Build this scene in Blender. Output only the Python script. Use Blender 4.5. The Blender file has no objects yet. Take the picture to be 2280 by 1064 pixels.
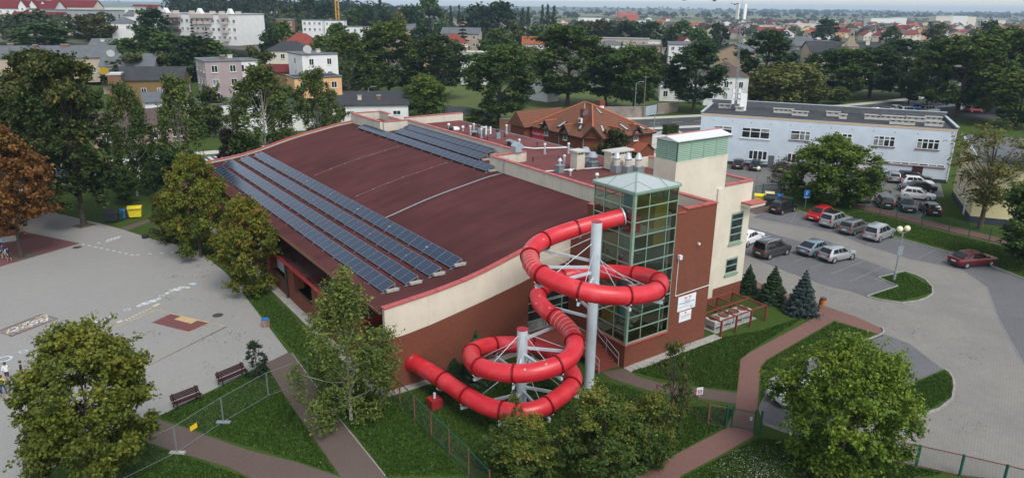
# Swimming hall with a red tube slide, seen from the air; town behind.
import bpy, bmesh, math, random
import numpy as np
from mathutils import Vector, Matrix
random.seed(7); rng = np.random.default_rng(7)
R = math.radians
scene = bpy.context.scene
col = scene.collection

# ------------------------------------------------------------------ camera
EYE = Vector((0, 0, 24.0)); PITCH = R(17.98); ROLL = R(0.70); FPX = 1599.0; UC, VC = 1140.0, 532.0
FWD = Vector((0, math.cos(PITCH), -math.sin(PITCH))); _up = Vector((0, math.sin(PITCH), math.cos(PITCH))); _rt = Vector((1, 0, 0))
RGT = math.cos(ROLL) * _rt + math.sin(ROLL) * _up
UPV = -math.sin(ROLL) * _rt + math.cos(ROLL) * _up
cd = bpy.data.cameras.new("camera"); cam = bpy.data.objects.new("camera", cd); col.objects.link(cam)
cd.sensor_fit = 'HORIZONTAL'; cd.sensor_width = 36.0; cd.lens = 36.0 * FPX / 2280.0
cd.clip_start = 0.5; cd.clip_end = 30000
cam.matrix_world = Matrix(((RGT.x, UPV.x, -FWD.x, EYE.x), (RGT.y, UPV.y, -FWD.y, EYE.y), (RGT.z, UPV.z, -FWD.z, EYE.z), (0, 0, 0, 1)))
scene.camera = cam

# ------------------------------------------------------------------ overcast daylight
SUN_EL, SUN_AZ = R(52), R(150)          # azimuth clockwise from +Y
w = bpy.data.worlds.new("World"); scene.world = w; w.use_nodes = True
nt = w.node_tree; nt.nodes.clear()
sky = nt.nodes.new('ShaderNodeTexSky'); sky.sky_type = 'NISHITA'; sky.sun_disc = False
sky.sun_elevation = SUN_EL; sky.sun_rotation = SUN_AZ; sky.altitude = 100; sky.air_density = 1.0; sky.dust_density = 1.0; sky.ozone_density = 1.0
hsv = nt.nodes.new('ShaderNodeHueSaturation'); hsv.inputs['Saturation'].default_value = 0.4
bg = nt.nodes.new('ShaderNodeBackground'); bg.inputs['Strength'].default_value = 0.145
wo = nt.nodes.new('ShaderNodeOutputWorld')
nt.links.new(sky.outputs[0], hsv.inputs['Color']); nt.links.new(hsv.outputs[0], bg.inputs[0]); nt.links.new(bg.outputs[0], wo.inputs[0])
sd = bpy.data.lights.new("sun", 'SUN'); sd.energy = 1.5; sd.angle = R(25); sd.color = (1.0, 0.96, 0.9)
sun = bpy.data.objects.new("sun", sd); col.objects.link(sun)
sun.rotation_euler = Vector((math.sin(SUN_AZ) * math.cos(SUN_EL), math.cos(SUN_AZ) * math.cos(SUN_EL), math.sin(SUN_EL))).to_track_quat('Z', 'Y').to_euler()
sun.location = (0, -20, 60)
scene.view_settings.view_transform = 'Standard'; scene.view_settings.look = 'None'
scene.view_settings.exposure = 0.6; scene.view_settings.gamma = 1.0; scene.view_settings.use_curve_mapping = False

# ------------------------------------------------------------------ survey helpers
def _s(t): t = max(0.0, min(1.0, t)); return t * t * (3 - 2 * t)
def terrain(x, y):
    "height of the land: flat round the hall, a low rise to the north-west, faint hills on the horizon"
    d = math.hypot(x, y)
    z = 11.0 * _s((d - 170) / 170.0) * _s((-x - 25 - 0.06 * y) / 110.0) * (1 - 0.8 * _s((d - 700) / 1500.0))
    z -= 3.0 * _s((d - 500) / 1500.0) * _s((x + 200) / 400.0)
    z += 22.0 * _s((d - 3200) / 2500.0) * (0.55 + 0.45 * math.sin(x / 900.0 + 0.7) * math.sin(x / 2300.0 + 2.0))
    return z
def ray(u, v): return FWD + RGT * ((u - UC) / FPX) - UPV * ((v - VC) / FPX)
def ground(u, v, z=None, lift=0.0):
    "the point of the land (or of the level z) that the surveyed photo point u,v marks"
    d = ray(u, v)
    if z is not None:
        t = (z - EYE.z) / d.z; return EYE + d * t
    t, st = 15.0, 1.0
    while t < 9000:
        p = EYE + d * t
        if p.z <= terrain(p.x, p.y): break
        st = max(0.5, t * 0.01); t += st
    lo, hi = t - st, t
    for _ in range(20):
        m = (lo + hi) / 2; p = EYE + d * m
        if p.z <= terrain(p.x, p.y): hi = m
        else: lo = m
    p = EYE + d * hi; return Vector((p.x, p.y, terrain(p.x, p.y) + lift))
def atdepth(u, v, D):
    d = ray(u, v); return EYE + d * (D / d.y)
def photo(p):
    d = Vector(p) - EYE; z = d.dot(FWD); return UC + FPX * d.dot(RGT) / z, VC - FPX * d.dot(UPV) / z

# ------------------------------------------------------------------ mesh helpers
class MB:
    "collects faces of one part; build() links them as one mesh object"
    def __init__(s): s.v = []; s.f = []; s.m = []; s.mi = 0
    def mat(s, i): s.mi = i; return s
    def add(s, vs, fs):
        o = len(s.v); s.v += [tuple(p) for p in vs]; s.f += [tuple(i + o for i in f) for f in fs]; s.m += [s.mi] * len(fs); return s
    def box(s, x0, x1, y0, y1, z0, z1):
        return s.add([(x0, y0, z0), (x1, y0, z0), (x1, y1, z0), (x0, y1, z0), (x0, y0, z1), (x1, y0, z1), (x1, y1, z1), (x0, y1, z1)],
                     [(3, 2, 1, 0), (4, 5, 6, 7), (0, 1, 5, 4), (1, 2, 6, 5), (2, 3, 7, 6), (3, 0, 4, 7)])
    def prism(s, pts, z0, z1):
        "polygon pts (x,y) extruded from z0 to z1"
        n = len(pts)
        if sum(pts[i][0] * pts[(i + 1) % n][1] - pts[(i + 1) % n][0] * pts[i][1] for i in range(n)) < 0: pts = pts[::-1]
        vs = [(p[0], p[1], z0) for p in pts] + [(p[0], p[1], z1) for p in pts]
        return s.add(vs, [tuple(range(n - 1, -1, -1)), tuple(range(n, 2 * n))] + [(i, (i + 1) % n, n + (i + 1) % n, n + i) for i in range(n)])
    def prism_y(s, pts, y0, y1):
        "polygon pts (x,z) extruded along y"
        n = len(pts)
        if sum(pts[i][0] * pts[(i + 1) % n][1] - pts[(i + 1) % n][0] * pts[i][1] for i in range(n)) < 0: pts = pts[::-1]
        vs = [(p[0], y0, p[1]) for p in pts] + [(p[0], y1, p[1]) for p in pts]
        return s.add(vs, [tuple(range(n)), tuple(range(2 * n - 1, n - 1, -1))] + [(i, n + i, n + (i + 1) % n, (i + 1) % n) for i in range(n)])
    def prism_x(s, pts, x0, x1):
        "polygon pts (y,z) extruded along x"
        n = len(pts)
        if sum(pts[i][0] * pts[(i + 1) % n][1] - pts[(i + 1) % n][0] * pts[i][1] for i in range(n)) < 0: pts = pts[::-1]
        vs = [(x0, p[0], p[1]) for p in pts] + [(x1, p[0], p[1]) for p in pts]
        return s.add(vs, [tuple(range(n - 1, -1, -1)), tuple(range(n, 2 * n))] + [(i, (i + 1) % n, n + (i + 1) % n, n + i) for i in range(n)])
    def strip_y(s, top, bot, y0, y1):
        "wall between two curves top/bot given at the same x: lists of (x,z)"
        n = len(top)
        for i in range(n - 1):
            s.prism_y([bot[i], bot[i + 1], top[i + 1], top[i]], y0, y1)
        return s
    def tube(s, pts, r, seg=8, cap=True, closed=False):
        pts = [Vector(p) for p in pts]; n = len(pts); rr = r if hasattr(r, '__len__') else [r] * n
        rings = []; prev = None
        for i in range(n):
            if closed: t = pts[(i + 1) % n] - pts[i - 1]
            else: t = pts[min(n - 1, i + 1)] - pts[max(0, i - 1)]
            t.normalize()
            if prev is None:
                a = Vector((0, 0, 1)) if abs(t.z) < .9 else Vector((1, 0, 0)); x = t.cross(a).normalized()
            else: x = (prev - t * prev.dot(t)).normalized()
            prev = x; y = t.cross(x)
            rings.append([pts[i] + (x * math.cos(2 * math.pi * k / seg) + y * math.sin(2 * math.pi * k / seg)) * rr[i] for k in range(seg)])
        vs = [p for q in rings for p in q]; fs = []
        for i in range(n if closed else n - 1):
            j = (i + 1) % n
            for k in range(seg): fs.append((i * seg + k, i * seg + (k + 1) % seg, j * seg + (k + 1) % seg, j * seg + k))
        if cap and not closed: fs += [tuple(range(seg - 1, -1, -1)), tuple(range((n - 1) * seg, n * seg))]
        return s.add(vs, fs)
    def bar(s, a, b, wd, hg):
        "square bar from a to b"
        a = Vector(a); b = Vector(b); t = (b - a).normalized()
        up = Vector((0, 0, 1)) if abs(t.z) < .95 else Vector((0, 1, 0)); x = t.cross(up).normalized() * (wd / 2); y = x.cross(t).normalized() * (hg / 2)
        vs = [a - x - y, a + x - y, a + x + y, a - x + y, b - x - y, b + x - y, b + x + y, b - x + y]
        return s.add(vs, [(0, 1, 2, 3), (7, 6, 5, 4), (0, 4, 5, 1), (1, 5, 6, 2), (2, 6, 7, 3), (3, 7, 4, 0)])
    def lathe(s, prof, c=(0, 0, 0), seg=12):
        "prof: (r,z) from bottom to top"
        vs = []; fs = []; n = len(prof)
        for r, z in prof:
            for k in range(seg): vs.append((c[0] + r * math.cos(2 * math.pi * k / seg), c[1] + r * math.sin(2 * math.pi * k / seg), c[2] + z))
        for i in range(n - 1):
            for k in range(seg): fs.append((i * seg + k, i * seg + (k + 1) % seg, (i + 1) * seg + (k + 1) % seg, (i + 1) * seg + k))
        fs += [tuple(range(seg - 1, -1, -1)), tuple(range((n - 1) * seg, n * seg))]
        return s.add(vs, fs)
    def mesh(s, name, mats, smooth=False):
        me = bpy.data.meshes.new(name); me.from_pydata(s.v, [], s.f)
        for m in (mats if isinstance(mats, (list, tuple)) else [mats]): me.materials.append(m)
        if isinstance(mats, (list, tuple)): me.polygons.foreach_set('material_index', s.m)
        if smooth: me.shade_smooth() if hasattr(me, 'shade_smooth') else me.polygons.foreach_set('use_smooth', [True] * len(me.polygons))
        me.update(); return me
    def build(s, name, mats, parent=None, smooth=False, auto=None):
        me = s.mesh(name, mats, smooth or auto is not None)
        if auto is not None: me.set_sharp_from_angle(angle=R(auto))
        return put(name, me, parent)
def put(name, me, parent=None, loc=None, rz=0.0):
    o = bpy.data.objects.new(name, me); col.objects.link(o)
    if parent is not None: o.parent = parent
    if loc is not None: o.location = loc
    if rz: o.rotation_euler = (0, 0, rz)
    return o
def thing(name, label, cat, loc=(0, 0, 0), rz=0.0, group=None):
    o = bpy.data.objects.new(name, None); col.objects.link(o); o.empty_display_size = .3
    o.location = loc; o.rotation_euler = (0, 0, rz); return tag(o, label, cat, group)
def tag(o, label=None, cat=None, group=None, kind=None):
    if label: o['label'] = label
    if cat: o['category'] = cat
    if group: o['group'] = group
    if kind: o['kind'] = kind
    return o
def setting(o): o['kind'] = 'structure'; return o
def ordinal(i):
    W = ['first', 'second', 'third', 'fourth', 'fifth', 'sixth', 'seventh', 'eighth', 'ninth', 'tenth', 'eleventh', 'twelfth', 'thirteenth', 'fourteenth', 'fifteenth', 'sixteenth', 'seventeenth', 'eighteenth', 'nineteenth', 'twentieth']
    if i < 20: return W[i]
    T = ['', '', 'twenty', 'thirty', 'forty', 'fifty', 'sixty', 'seventy', 'eighty', 'ninety']
    t, u = divmod(i + 1, 10)
    if u == 0: return {'twenty': 'twentieth', 'thirty': 'thirtieth', 'forty': 'fortieth', 'fifty': 'fiftieth', 'sixty': 'sixtieth', 'seventy': 'seventieth', 'eighty': 'eightieth', 'ninety': 'ninetieth'}[T[t]]
    return T[t] + '-' + W[u - 1]
# ------------------------------------------------------------------ materials
MT = {}
def _new(name):
    m = bpy.data.materials.new(name); m.use_nodes = True; n = m.node_tree.nodes; l = m.node_tree.links
    b = n['Principled BSDF']; MT[name] = m; return m, n, l, b
def _coord(n, l, rot=0.0, scale=(1, 1, 1), kind='Object'):
    tc = n.new('ShaderNodeTexCoord'); mp = n.new('ShaderNodeMapping'); mp.inputs['Rotation'].default_value = (0, 0, rot); mp.inputs['Scale'].default_value = scale
    l.new(tc.outputs[kind], mp.inputs['Vector']); return mp.outputs['Vector']
def _wallcoord(n, l):
    "u runs along the wall, v up: good for walls square to the object's axes"
    tc = n.new('ShaderNodeTexCoord'); sx = n.new('ShaderNodeSeparateXYZ'); ad = n.new('ShaderNodeMath'); ad.operation = 'ADD'; cx = n.new('ShaderNodeCombineXYZ')
    l.new(tc.outputs['Object'], sx.inputs[0]); l.new(sx.outputs[0], ad.inputs[0]); l.new(sx.outputs[1], ad.inputs[1]); l.new(ad.outputs[0], cx.inputs[0]); l.new(sx.outputs[2], cx.inputs[1])
    return cx.outputs[0]
def _noise(n, l, vec, scale, detail=4, rough=.6):
    t = n.new('ShaderNodeTexNoise'); t.inputs['Scale'].default_value = scale; t.inputs['Detail'].default_value = detail; t.inputs['Roughness'].default_value = rough
    l.new(vec, t.inputs['Vector']); return t.outputs['Fac']
def _ramp(n, l, fac, stops):
    r = n.new('ShaderNodeValToRGB'); e = r.color_ramp.elements
    while len(e) < len(stops): e.new(.5)
    for k, (p, c) in enumerate(stops): e[k].position = p; e[k].color = (*c[:3], 1)
    l.new(fac, r.inputs[0]); return r.outputs[0]
def _mix(n, l, fac, a, b, mode='MIX'):
    m = n.new('ShaderNodeMix'); m.data_type = 'RGBA'; m.blend_type = mode
    if hasattr(fac, 'is_linked'): l.new(fac, m.inputs[0])
    else: m.inputs[0].default_value = fac
    for s, x in ((m.inputs[6], a), (m.inputs[7], b)):
        if hasattr(x, 'is_linked'): l.new(x, s)
        else: s.default_value = (*x[:3], 1)
    return m.outputs[2]
def _bump(n, l, b, h, strength, dist=.02):
    u = n.new('ShaderNodeBump'); u.inputs['Strength'].default_value = strength; u.inputs['Distance'].default_value = dist; l.new(h, u.inputs['Height']); l.new(u.outputs[0], b.inputs['Normal'])
def sc(c, k): return tuple(min(1, x * k) for x in c)
def paint(name, c, rough=.6, var=.12, scale=2.0, spec=.3, metal=0.0, dirt=0.0, dirtcol=(.06, .055, .05), bump=0.0, coat=0.0):
    "a plain surface: colour with soft mottling, optional dirt in patches of its own"
    m, n, l, b = _new(name); v = _coord(n, l)
    f = _noise(n, l, v, scale, 5, .65)
    c1 = _ramp(n, l, f, [(.3, sc(c, 1 - var)), (.7, sc(c, 1 + var))])
    if dirt:
        f2 = _noise(n, l, v, scale * .35, 6, .7); fr = _ramp(n, l, f2, [(.48, (0, 0, 0)), (.72, (dirt,) * 3)]); c1 = _mix(n, l, fr, c1, dirtcol)
    l.new(c1, b.inputs['Base Color']); b.inputs['Roughness'].default_value = rough; b.inputs['Specular IOR Level'].default_value = spec; b.inputs['Metallic'].default_value = metal
    if coat: b.inputs['Coat Weight'].default_value = coat; b.inputs['Coat Roughness'].default_value = .06
    if bump: _bump(n, l, b, f, bump)
    return m
def bricks(name, c1, c2, mortar, sx=.26, sy=.078, wall=True, rot=0.0, msize=.012, rough=.85, stain=.25, staincol=(.45, .4, .38), stscale=.35, offset=.5, bump=.35, dark=0.35):
    m, n, l, b = _new(name)
    v = _wallcoord(n, l) if wall else _coord(n, l, rot)
    t = n.new('ShaderNodeTexBrick'); t.inputs['Scale'].default_value = 1.0; t.offset = offset
    t.inputs['Brick Width'].default_value = sx; t.inputs['Row Height'].default_value = sy; t.inputs['Mortar Size'].default_value = msize; t.inputs['Mortar Smooth'].default_value = .3
    t.inputs['Color1'].default_value = (*c1, 1); t.inputs['Color2'].default_value = (*c2, 1); t.inputs['Mortar'].default_value = (*mortar, 1)
    l.new(v, t.inputs['Vector'])
    o = _coord(n, l); f = _noise(n, l, o, stscale, 6, .7); f2 = _noise(n, l, o, 6.0, 4, .7)
    c = _mix(n, l, _ramp(n, l, f2, [(.35, (0, 0, 0)), (.75, (dark,) * 3)]), t.outputs['Color'], sc(c1, .6))
    c = _mix(n, l, _ramp(n, l, f, [(.55, (0, 0, 0)), (.78, (stain,) * 3)]), c, staincol)
    l.new(c, b.inputs['Base Color']); b.inputs['Roughness'].default_value = rough; b.inputs['Specular IOR Level'].default_value = .2
    _bump(n, l, b, t.outputs['Fac'], -bump if bump else 0, .01); return m
# walls
BRICK = bricks('red_brick', (.235, .070, .036), (.180, .054, .030), (.12, .065, .048), stain=.3, staincol=(.23, .12, .1), stscale=.3)
BRICKH = bricks('house_brick', (.21, .055, .026), (.165, .045, .022), (.13, .07, .05), stain=.1)
BRICKO = bricks('old_brick', (.25, .10, .05), (.19, .08, .045), (.2, .15, .12), stain=.5, staincol=(.3, .27, .23))
BRICKY = bricks('yellow_brick', (.27, .17, .06), (.22, .14, .055), (.17, .12, .07), stain=.3, staincol=(.16, .11, .06))
def render_wall(name, c, dirt=.35, streak=.25):
    "rendered wall with rain streaks that are part of its face"
    m, n, l, b = _new(name); v = _wallcoord(n, l); mp = n.new('ShaderNodeMapping'); mp.inputs['Scale'].default_value = (4.0, .25, 1); l.new(v, mp.inputs[0])
    f = _noise(n, l, mp.outputs[0], 1.0, 5, .65); f2 = _noise(n, l, _coord(n, l), .5, 6, .7); f3 = _noise(n, l, _coord(n, l), 25, 3, .6)
    c1 = _ramp(n, l, f2, [(.35, sc(c, .9)), (.65, sc(c, 1.04))])
    c1 = _mix(n, l, _ramp(n, l, f, [(.52, (0, 0, 0)), (.8, (streak,) * 3)]), c1, sc(c, .5))
    l.new(c1, b.inputs['Base Color']); b.inputs['Roughness'].default_value = .9; b.inputs['Specular IOR Level'].default_value = .15; _bump(n, l, b, f3, .15, .01); return m
CREAM = render_wall('cream_render', (.66, .60, .49), streak=.22)
CREAMD = render_wall('weathered_cream_render', (.58, .54, .45), streak=.75)
BLUEW = render_wall('pale_blue_render', (.60, .67, .74), streak=.08)
WHITEW = render_wall('white_render', (.72, .72, .70), streak=.15)
BEIGEW = render_wall('beige_render', (.44, .36, .28), streak=.4)
TANW = render_wall('tan_render', (.42, .31, .21), streak=.35)
PINKW = render_wall('grey_pink_render', (.36, .29, .29), streak=.2)
GREYW = render_wall('grey_render', (.36, .36, .36), streak=.4)
YELW = render_wall('pale_yellow_render', (.66, .58, .34), streak=.12)
ORAW = render_wall('orange_render', (.68, .40, .20), streak=.15)
GRNW = render_wall('pale_green_render', (.55, .64, .58), streak=.1)
# roof felt of the hall: maroon mineral felt laid in sheets
def felt(name, c, strip=1.0, length=8.0):
    m, n, l, b = _new(name); v = _coord(n, l)
    t = n.new('ShaderNodeTexBrick'); t.inputs['Scale'].default_value = 1; t.inputs['Brick Width'].default_value = length; t.inputs['Row Height'].default_value = strip; t.inputs['Mortar Size'].default_value = .018; t.inputs['Mortar Smooth'].default_value = .6
    t.inputs['Color1'].default_value = (*c, 1); t.inputs['Color2'].default_value = (*sc(c, 1.28), 1); t.inputs['Mortar'].default_value = (*sc(c, .45), 1); t.inputs['Bias'].default_value = 0; l.new(v, t.inputs['Vector'])
    mp = n.new('ShaderNodeMapping'); mp.inputs['Scale'].default_value = (.10, .6, 1); l.new(v, mp.inputs[0])
    f = _noise(n, l, mp.outputs[0], 1.0, 6, .62); g = _noise(n, l, v, 14, 4, .7); h = _noise(n, l, v, .16, 4, .55)
    c1 = _mix(n, l, _ramp(n, l, f, [(.40, (0, 0, 0)), (.66, (.75,) * 3)]), t.outputs['Color'], sc(c, 1.75))
    c1 = _mix(n, l, _ramp(n, l, h, [(.35, (.45,) * 3), (.6, (0, 0, 0))]), c1, sc(c, .62))
    c1 = _mix(n, l, .22, c1, _ramp(n, l, g, [(.3, sc(c, .5)), (.7, sc(c, 1.5))]))
    l.new(c1, b.inputs['Base Color']); b.inputs['Roughness'].default_value = .9; b.inputs['Specular IOR Level'].default_value = .12; _bump(n, l, b, f, .2, .03); return m
FELT = felt('maroon_felt', (.076, .026, .0255)); FELT2 = felt('annex_felt', (.135, .048, .046), 1.0, 6.0)
WETFELT = felt('low_roof_felt', (.085, .035, .036)); 
def wet():
    m, n, l, b = _new('wet_low_roof'); v = _coord(n, l); mp = n.new('ShaderNodeMapping'); mp.inputs['Scale'].default_value = (1, .45, 1); l.new(v, mp.inputs[0]); f = _noise(n, l, mp.outputs[0], .75, 2, .4)
    g = _noise(n, l, v, 9, 4, .6); l.new(_ramp(n, l, g, [(.3, (.06, .024, .025)), (.7, (.10, .042, .043))]), b.inputs['Base Color'])
    l.new(_ramp(n, l, f, [(.54, (.7,) * 3), (.6, (.06,) * 3)]), b.inputs['Roughness']); b.inputs['Specular IOR Level'].default_value = .55; return m
WET = wet()
REDM = paint('red_coping_metal', (.43, .085, .075), .45, .14, 3, spec=.4, dirt=.25, dirtcol=(.22, .07, .06))
REDP = paint('red_gloss_paint', (.42, .03, .03), .35, .1, 3, spec=.5)
def fibreglass():
    m, n, l, b = _new('red_fibreglass'); v = _coord(n, l); f = _noise(n, l, v, .8, 6, .65); g = _noise(n, l, v, 7, 4, .6)
    c = _ramp(n, l, f, [(.3, (.50, .014, .024)), (.55, (.62, .024, .036)), (.75, (.68, .075, .085))])
    c = _mix(n, l, _ramp(n, l, g, [(.48, (0, 0, 0)), (.8, (.4,) * 3)]), c, (.34, .022, .026)); l.new(c, b.inputs['Base Color'])
    l.new(_ramp(n, l, f, [(.3, (.36,) * 3), (.7, (.5,) * 3)]), b.inputs['Roughness']); b.inputs['Specular IOR Level'].default_value = .5; b.inputs['Coat Weight'].default_value = .15; b.inputs['Coat Roughness'].default_value = .25; return m
TUBE = fibreglass()
FLANGE = paint('flange_red', (.36, .008, .014), .4, .15, 4, spec=.5)
PATCH = paint('repair_filler', (.42, .33, .24), .7, .2, 8)
GALV = paint('galvanised_steel', (.50, .55, .58), .42, .12, 5, spec=.5, metal=.25)
GALVP = paint('pale_painted_steel', (.52, .60, .63), .5, .07, 1.2, spec=.4, dirt=.15, dirtcol=(.3, .32, .32))
GREYM = paint('grey_metal', (.24, .28, .30), .5, .15, 4, spec=.4, metal=.2)
DARKM = paint('dark_metal', (.035, .038, .04), .5, .2, 5, spec=.4)
WHITEM = paint('white_metal', (.70, .71, .71), .45, .06, 3, spec=.4)
PLASTW = paint('white_plastic', (.76, .77, .77), .4, .05, 3, spec=.4)
GREENM = paint('green_frame', (.22, .33, .245), .45, .1, 3, spec=.4, dirt=.15, dirtcol=(.18, .24, .18))
LOUV = paint('green_louvre', (.26, .39, .30), .5, .1, 3, spec=.35, dirt=.2, dirtcol=(.17, .25, .18))
GREENF = paint('dark_green_fence', (.012, .085, .06), .5, .15, 5)
RUST = paint('rusty_brown_steel', (.16, .075, .05), .75, .3, 6)
CAGE = paint('red_brown_cage', (.20, .035, .03), .55, .2, 5)
CONC = paint('concrete', (.36, .35, .32), .9, .2, 3, dirt=.5, dirtcol=(.16, .155, .13), bump=.2)
CONCL = paint('pale_concrete', (.52, .51, .47), .85, .15, 3, dirt=.3, dirtcol=(.25, .24, .2))
CHIM = paint('chimney_render', (.58, .54, .44), .9, .12, 3, dirt=.35, dirtcol=(.26, .24, .19))
WOODD = paint('dark_slat_wood', (.045, .014, .014), .6, .25, 8)
IRON = paint('black_iron', (.018, .019, .021), .5, .15, 5, spec=.4)
STEP = paint('red_step_tile', (.20, .05, .035), .7, .2, 4)
ROOFG = paint('grey_felt_roof', (.12, .13, .14), .8, .2, 1.2, dirt=.3, dirtcol=(.07, .075, .08))
ROOFD = paint('dark_felt_roof', (.042, .045, .05), .8, .25, 1.0, dirt=.3, dirtcol=(.09, .09, .09))
ROOFB = paint('brown_roof', (.10, .07, .065), .7, .2, 2)
def tiles(name, c1, c2, gap, sx=.3, sy=.22):
    m = bricks(name, c1, c2, gap, sx, sy, msize=.03, stain=.45, staincol=sc(c1, .62), stscale=.22, bump=.8, dark=.4); return m
TILEH = tiles('brown_red_tiles', (.25, .105, .06), (.20, .085, .052), (.07, .03, .02))
TILER = tiles('red_tiles', (.30, .07, .05), (.25, .055, .045), (.13, .03, .025))
TILEM = tiles('maroon_tiles', (.20, .035, .04), (.16, .03, .035), (.09, .02, .02))
TILEO = tiles('orange_tiles', (.40, .12, .06), (.34, .10, .055), (.18, .05, .03))
RIDGE = paint('ridge_tiles', (.42, .13, .06), .7, .2, 6)
FASCIA = paint('dark_brown_fascia', (.028, .022, .02), .7, .2, 4)
# glass
def glass(name, tint=(.015, .022, .024), rough=.04, var=.6):
    m, n, l, b = _new(name); f = _noise(n, l, _coord(n, l), .9, 3, .5)
    l.new(_ramp(n, l, f, [(.35, sc(tint, 1 - var)), (.7, sc(tint, 1 + 2.2 * var))]), b.inputs['Base Color']); b.inputs['Roughness'].default_value = rough; b.inputs['Specular IOR Level'].default_value = .5; return m
GLASS = glass('window_glass'); GLASSC = glass('curtained_glass', (.16, .17, .17), .08, .5); CARGL = glass('car_glass', (.012, .014, .016), .05, .4)
def clear(name, tint, mixv):
    m, n, l, b = _new(name); n.remove(b); out = n['Material Output']; tr = n.new('ShaderNodeBsdfTransparent'); tr.inputs[0].default_value = (*tint, 1)
    gl = n.new('ShaderNodeBsdfGlossy'); gl.inputs['Roughness'].default_value = .05; gl.inputs[0].default_value = (.9, .95, .93, 1); fr0 = n.new('ShaderNodeLayerWeight'); fr0.inputs[0].default_value = .5; fr = n.new('ShaderNodeMath'); fr.operation = 'POWER'; fr.inputs[1].default_value = 3.2; l.new(fr0.outputs['Facing'], fr.inputs[0])
    ad = n.new('ShaderNodeMath'); ad.operation = 'ADD'; ad.inputs[1].default_value = mixv; ad.use_clamp = True; l.new(fr.outputs[0], ad.inputs[0]); ms = n.new('ShaderNodeMixShader')
    l.new(ad.outputs[0], ms.inputs[0]); l.new(tr.outputs[0], ms.inputs[1]); l.new(gl.outputs[0], ms.inputs[2]); l.new(ms.outputs[0], out.inputs[0]); return m
TOWERGL = clear('tower_glass', (.66, .71, .66), .04)
def frost():
    m, n, l, b = _new('white_roof_glazing'); b.inputs['Base Color'].default_value = (.62, .68, .69, 1); b.inputs['Roughness'].default_value = .2; tr = n.new('ShaderNodeBsdfTranslucent'); tr.inputs[0].default_value = (.75, .8, .8, 1); ms = n.new('ShaderNodeMixShader'); ms.inputs[0].default_value = .4; l.new(b.outputs[0], ms.inputs[1]); l.new(tr.outputs[0], ms.inputs[2]); l.new(ms.outputs[0], n['Material Output'].inputs[0]); return m
FROST = frost()
def mesh_screen(name, c, a):
    m, n, l, b = _new(name); n.remove(b); out = n['Material Output']; tr = n.new('ShaderNodeBsdfTransparent'); df = n.new('ShaderNodeBsdfDiffuse'); df.inputs[0].default_value = (*c, 1); ms = n.new('ShaderNodeMixShader'); ms.inputs[0].default_value = a
    l.new(tr.outputs[0], ms.inputs[1]); l.new(df.outputs[0], ms.inputs[2]); l.new(ms.outputs[0], out.inputs[0]); return m
WIRE = mesh_screen('wire_mesh', (.10, .13, .12), .18); WIREG = mesh_screen('green_wire_mesh', (.02, .09, .07), .22); WIREB = mesh_screen('cage_mesh', (.10, .05, .04), .25); WIREZ = mesh_screen('site_fence_mesh', (.4, .43, .45), .02)
def solar():
    m, n, l, b = _new('solar_cells'); v = _coord(n, l)
    t = n.new('ShaderNodeTexBrick'); t.inputs['Scale'].default_value = 1; t.offset = 0; t.inputs['Brick Width'].default_value = .1715; t.inputs['Row Height'].default_value = .205; t.inputs['Mortar Size'].default_value = .006; t.inputs['Mortar Smooth'].default_value = .5
    t.inputs['Color1'].default_value = (.013, .026, .055, 1); t.inputs['Color2'].default_value = (.017, .032, .066, 1); t.inputs['Mortar'].default_value = (.06, .08, .11, 1); l.new(v, t.inputs['Vector'])
    oi = n.new('ShaderNodeObjectInfo'); c = _mix(n, l, oi.outputs['Random'], t.outputs['Color'], (.02, .04, .075)); c = _mix(n, l, .55, c, t.outputs['Color'])
    l.new(c, b.inputs['Base Color']); b.inputs['Roughness'].default_value = .14; b.inputs['Specular IOR Level'].default_value = .48; return m
SOLAR = solar(); ALU = paint('aluminium_frame', (.36, .38, .40), .35, .05, 4, metal=.5)
# leaves: colour per leaf is stored on the mesh, tree tint on the object
def leafmat(name, trans=.22):
    m, n, l, b = _new(name); at = n.new('ShaderNodeAttribute'); at.attribute_name = 'leaf'; oi = n.new('ShaderNodeObjectInfo')
    c = _mix(n, l, 1.0, at.outputs['Color'], oi.outputs['Color'], 'MULTIPLY'); l.new(c, b.inputs['Base Color']); b.inputs['Roughness'].default_value = .55; b.inputs['Specular IOR Level'].default_value = .25
    tr = n.new('ShaderNodeBsdfTranslucent'); l.new(c, tr.inputs[0]); ms = n.new('ShaderNodeMixShader'); ms.inputs[0].default_value = trans
    l.new(b.outputs[0], ms.inputs[1]); l.new(tr.outputs[0], ms.inputs[2]); l.new(ms.outputs[0], n['Material Output'].inputs[0]); return m
LEAF = leafmat('leaves'); NEEDLE = leafmat('needles', .1)
BARK = paint('bark', (.075, .06, .048), .95, .35, 6, bump=.6); BARKW = paint('birch_bark', (.42, .40, .36), .9, .35, 5, dirt=.6, dirtcol=(.05, .045, .04), bump=.3)
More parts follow.
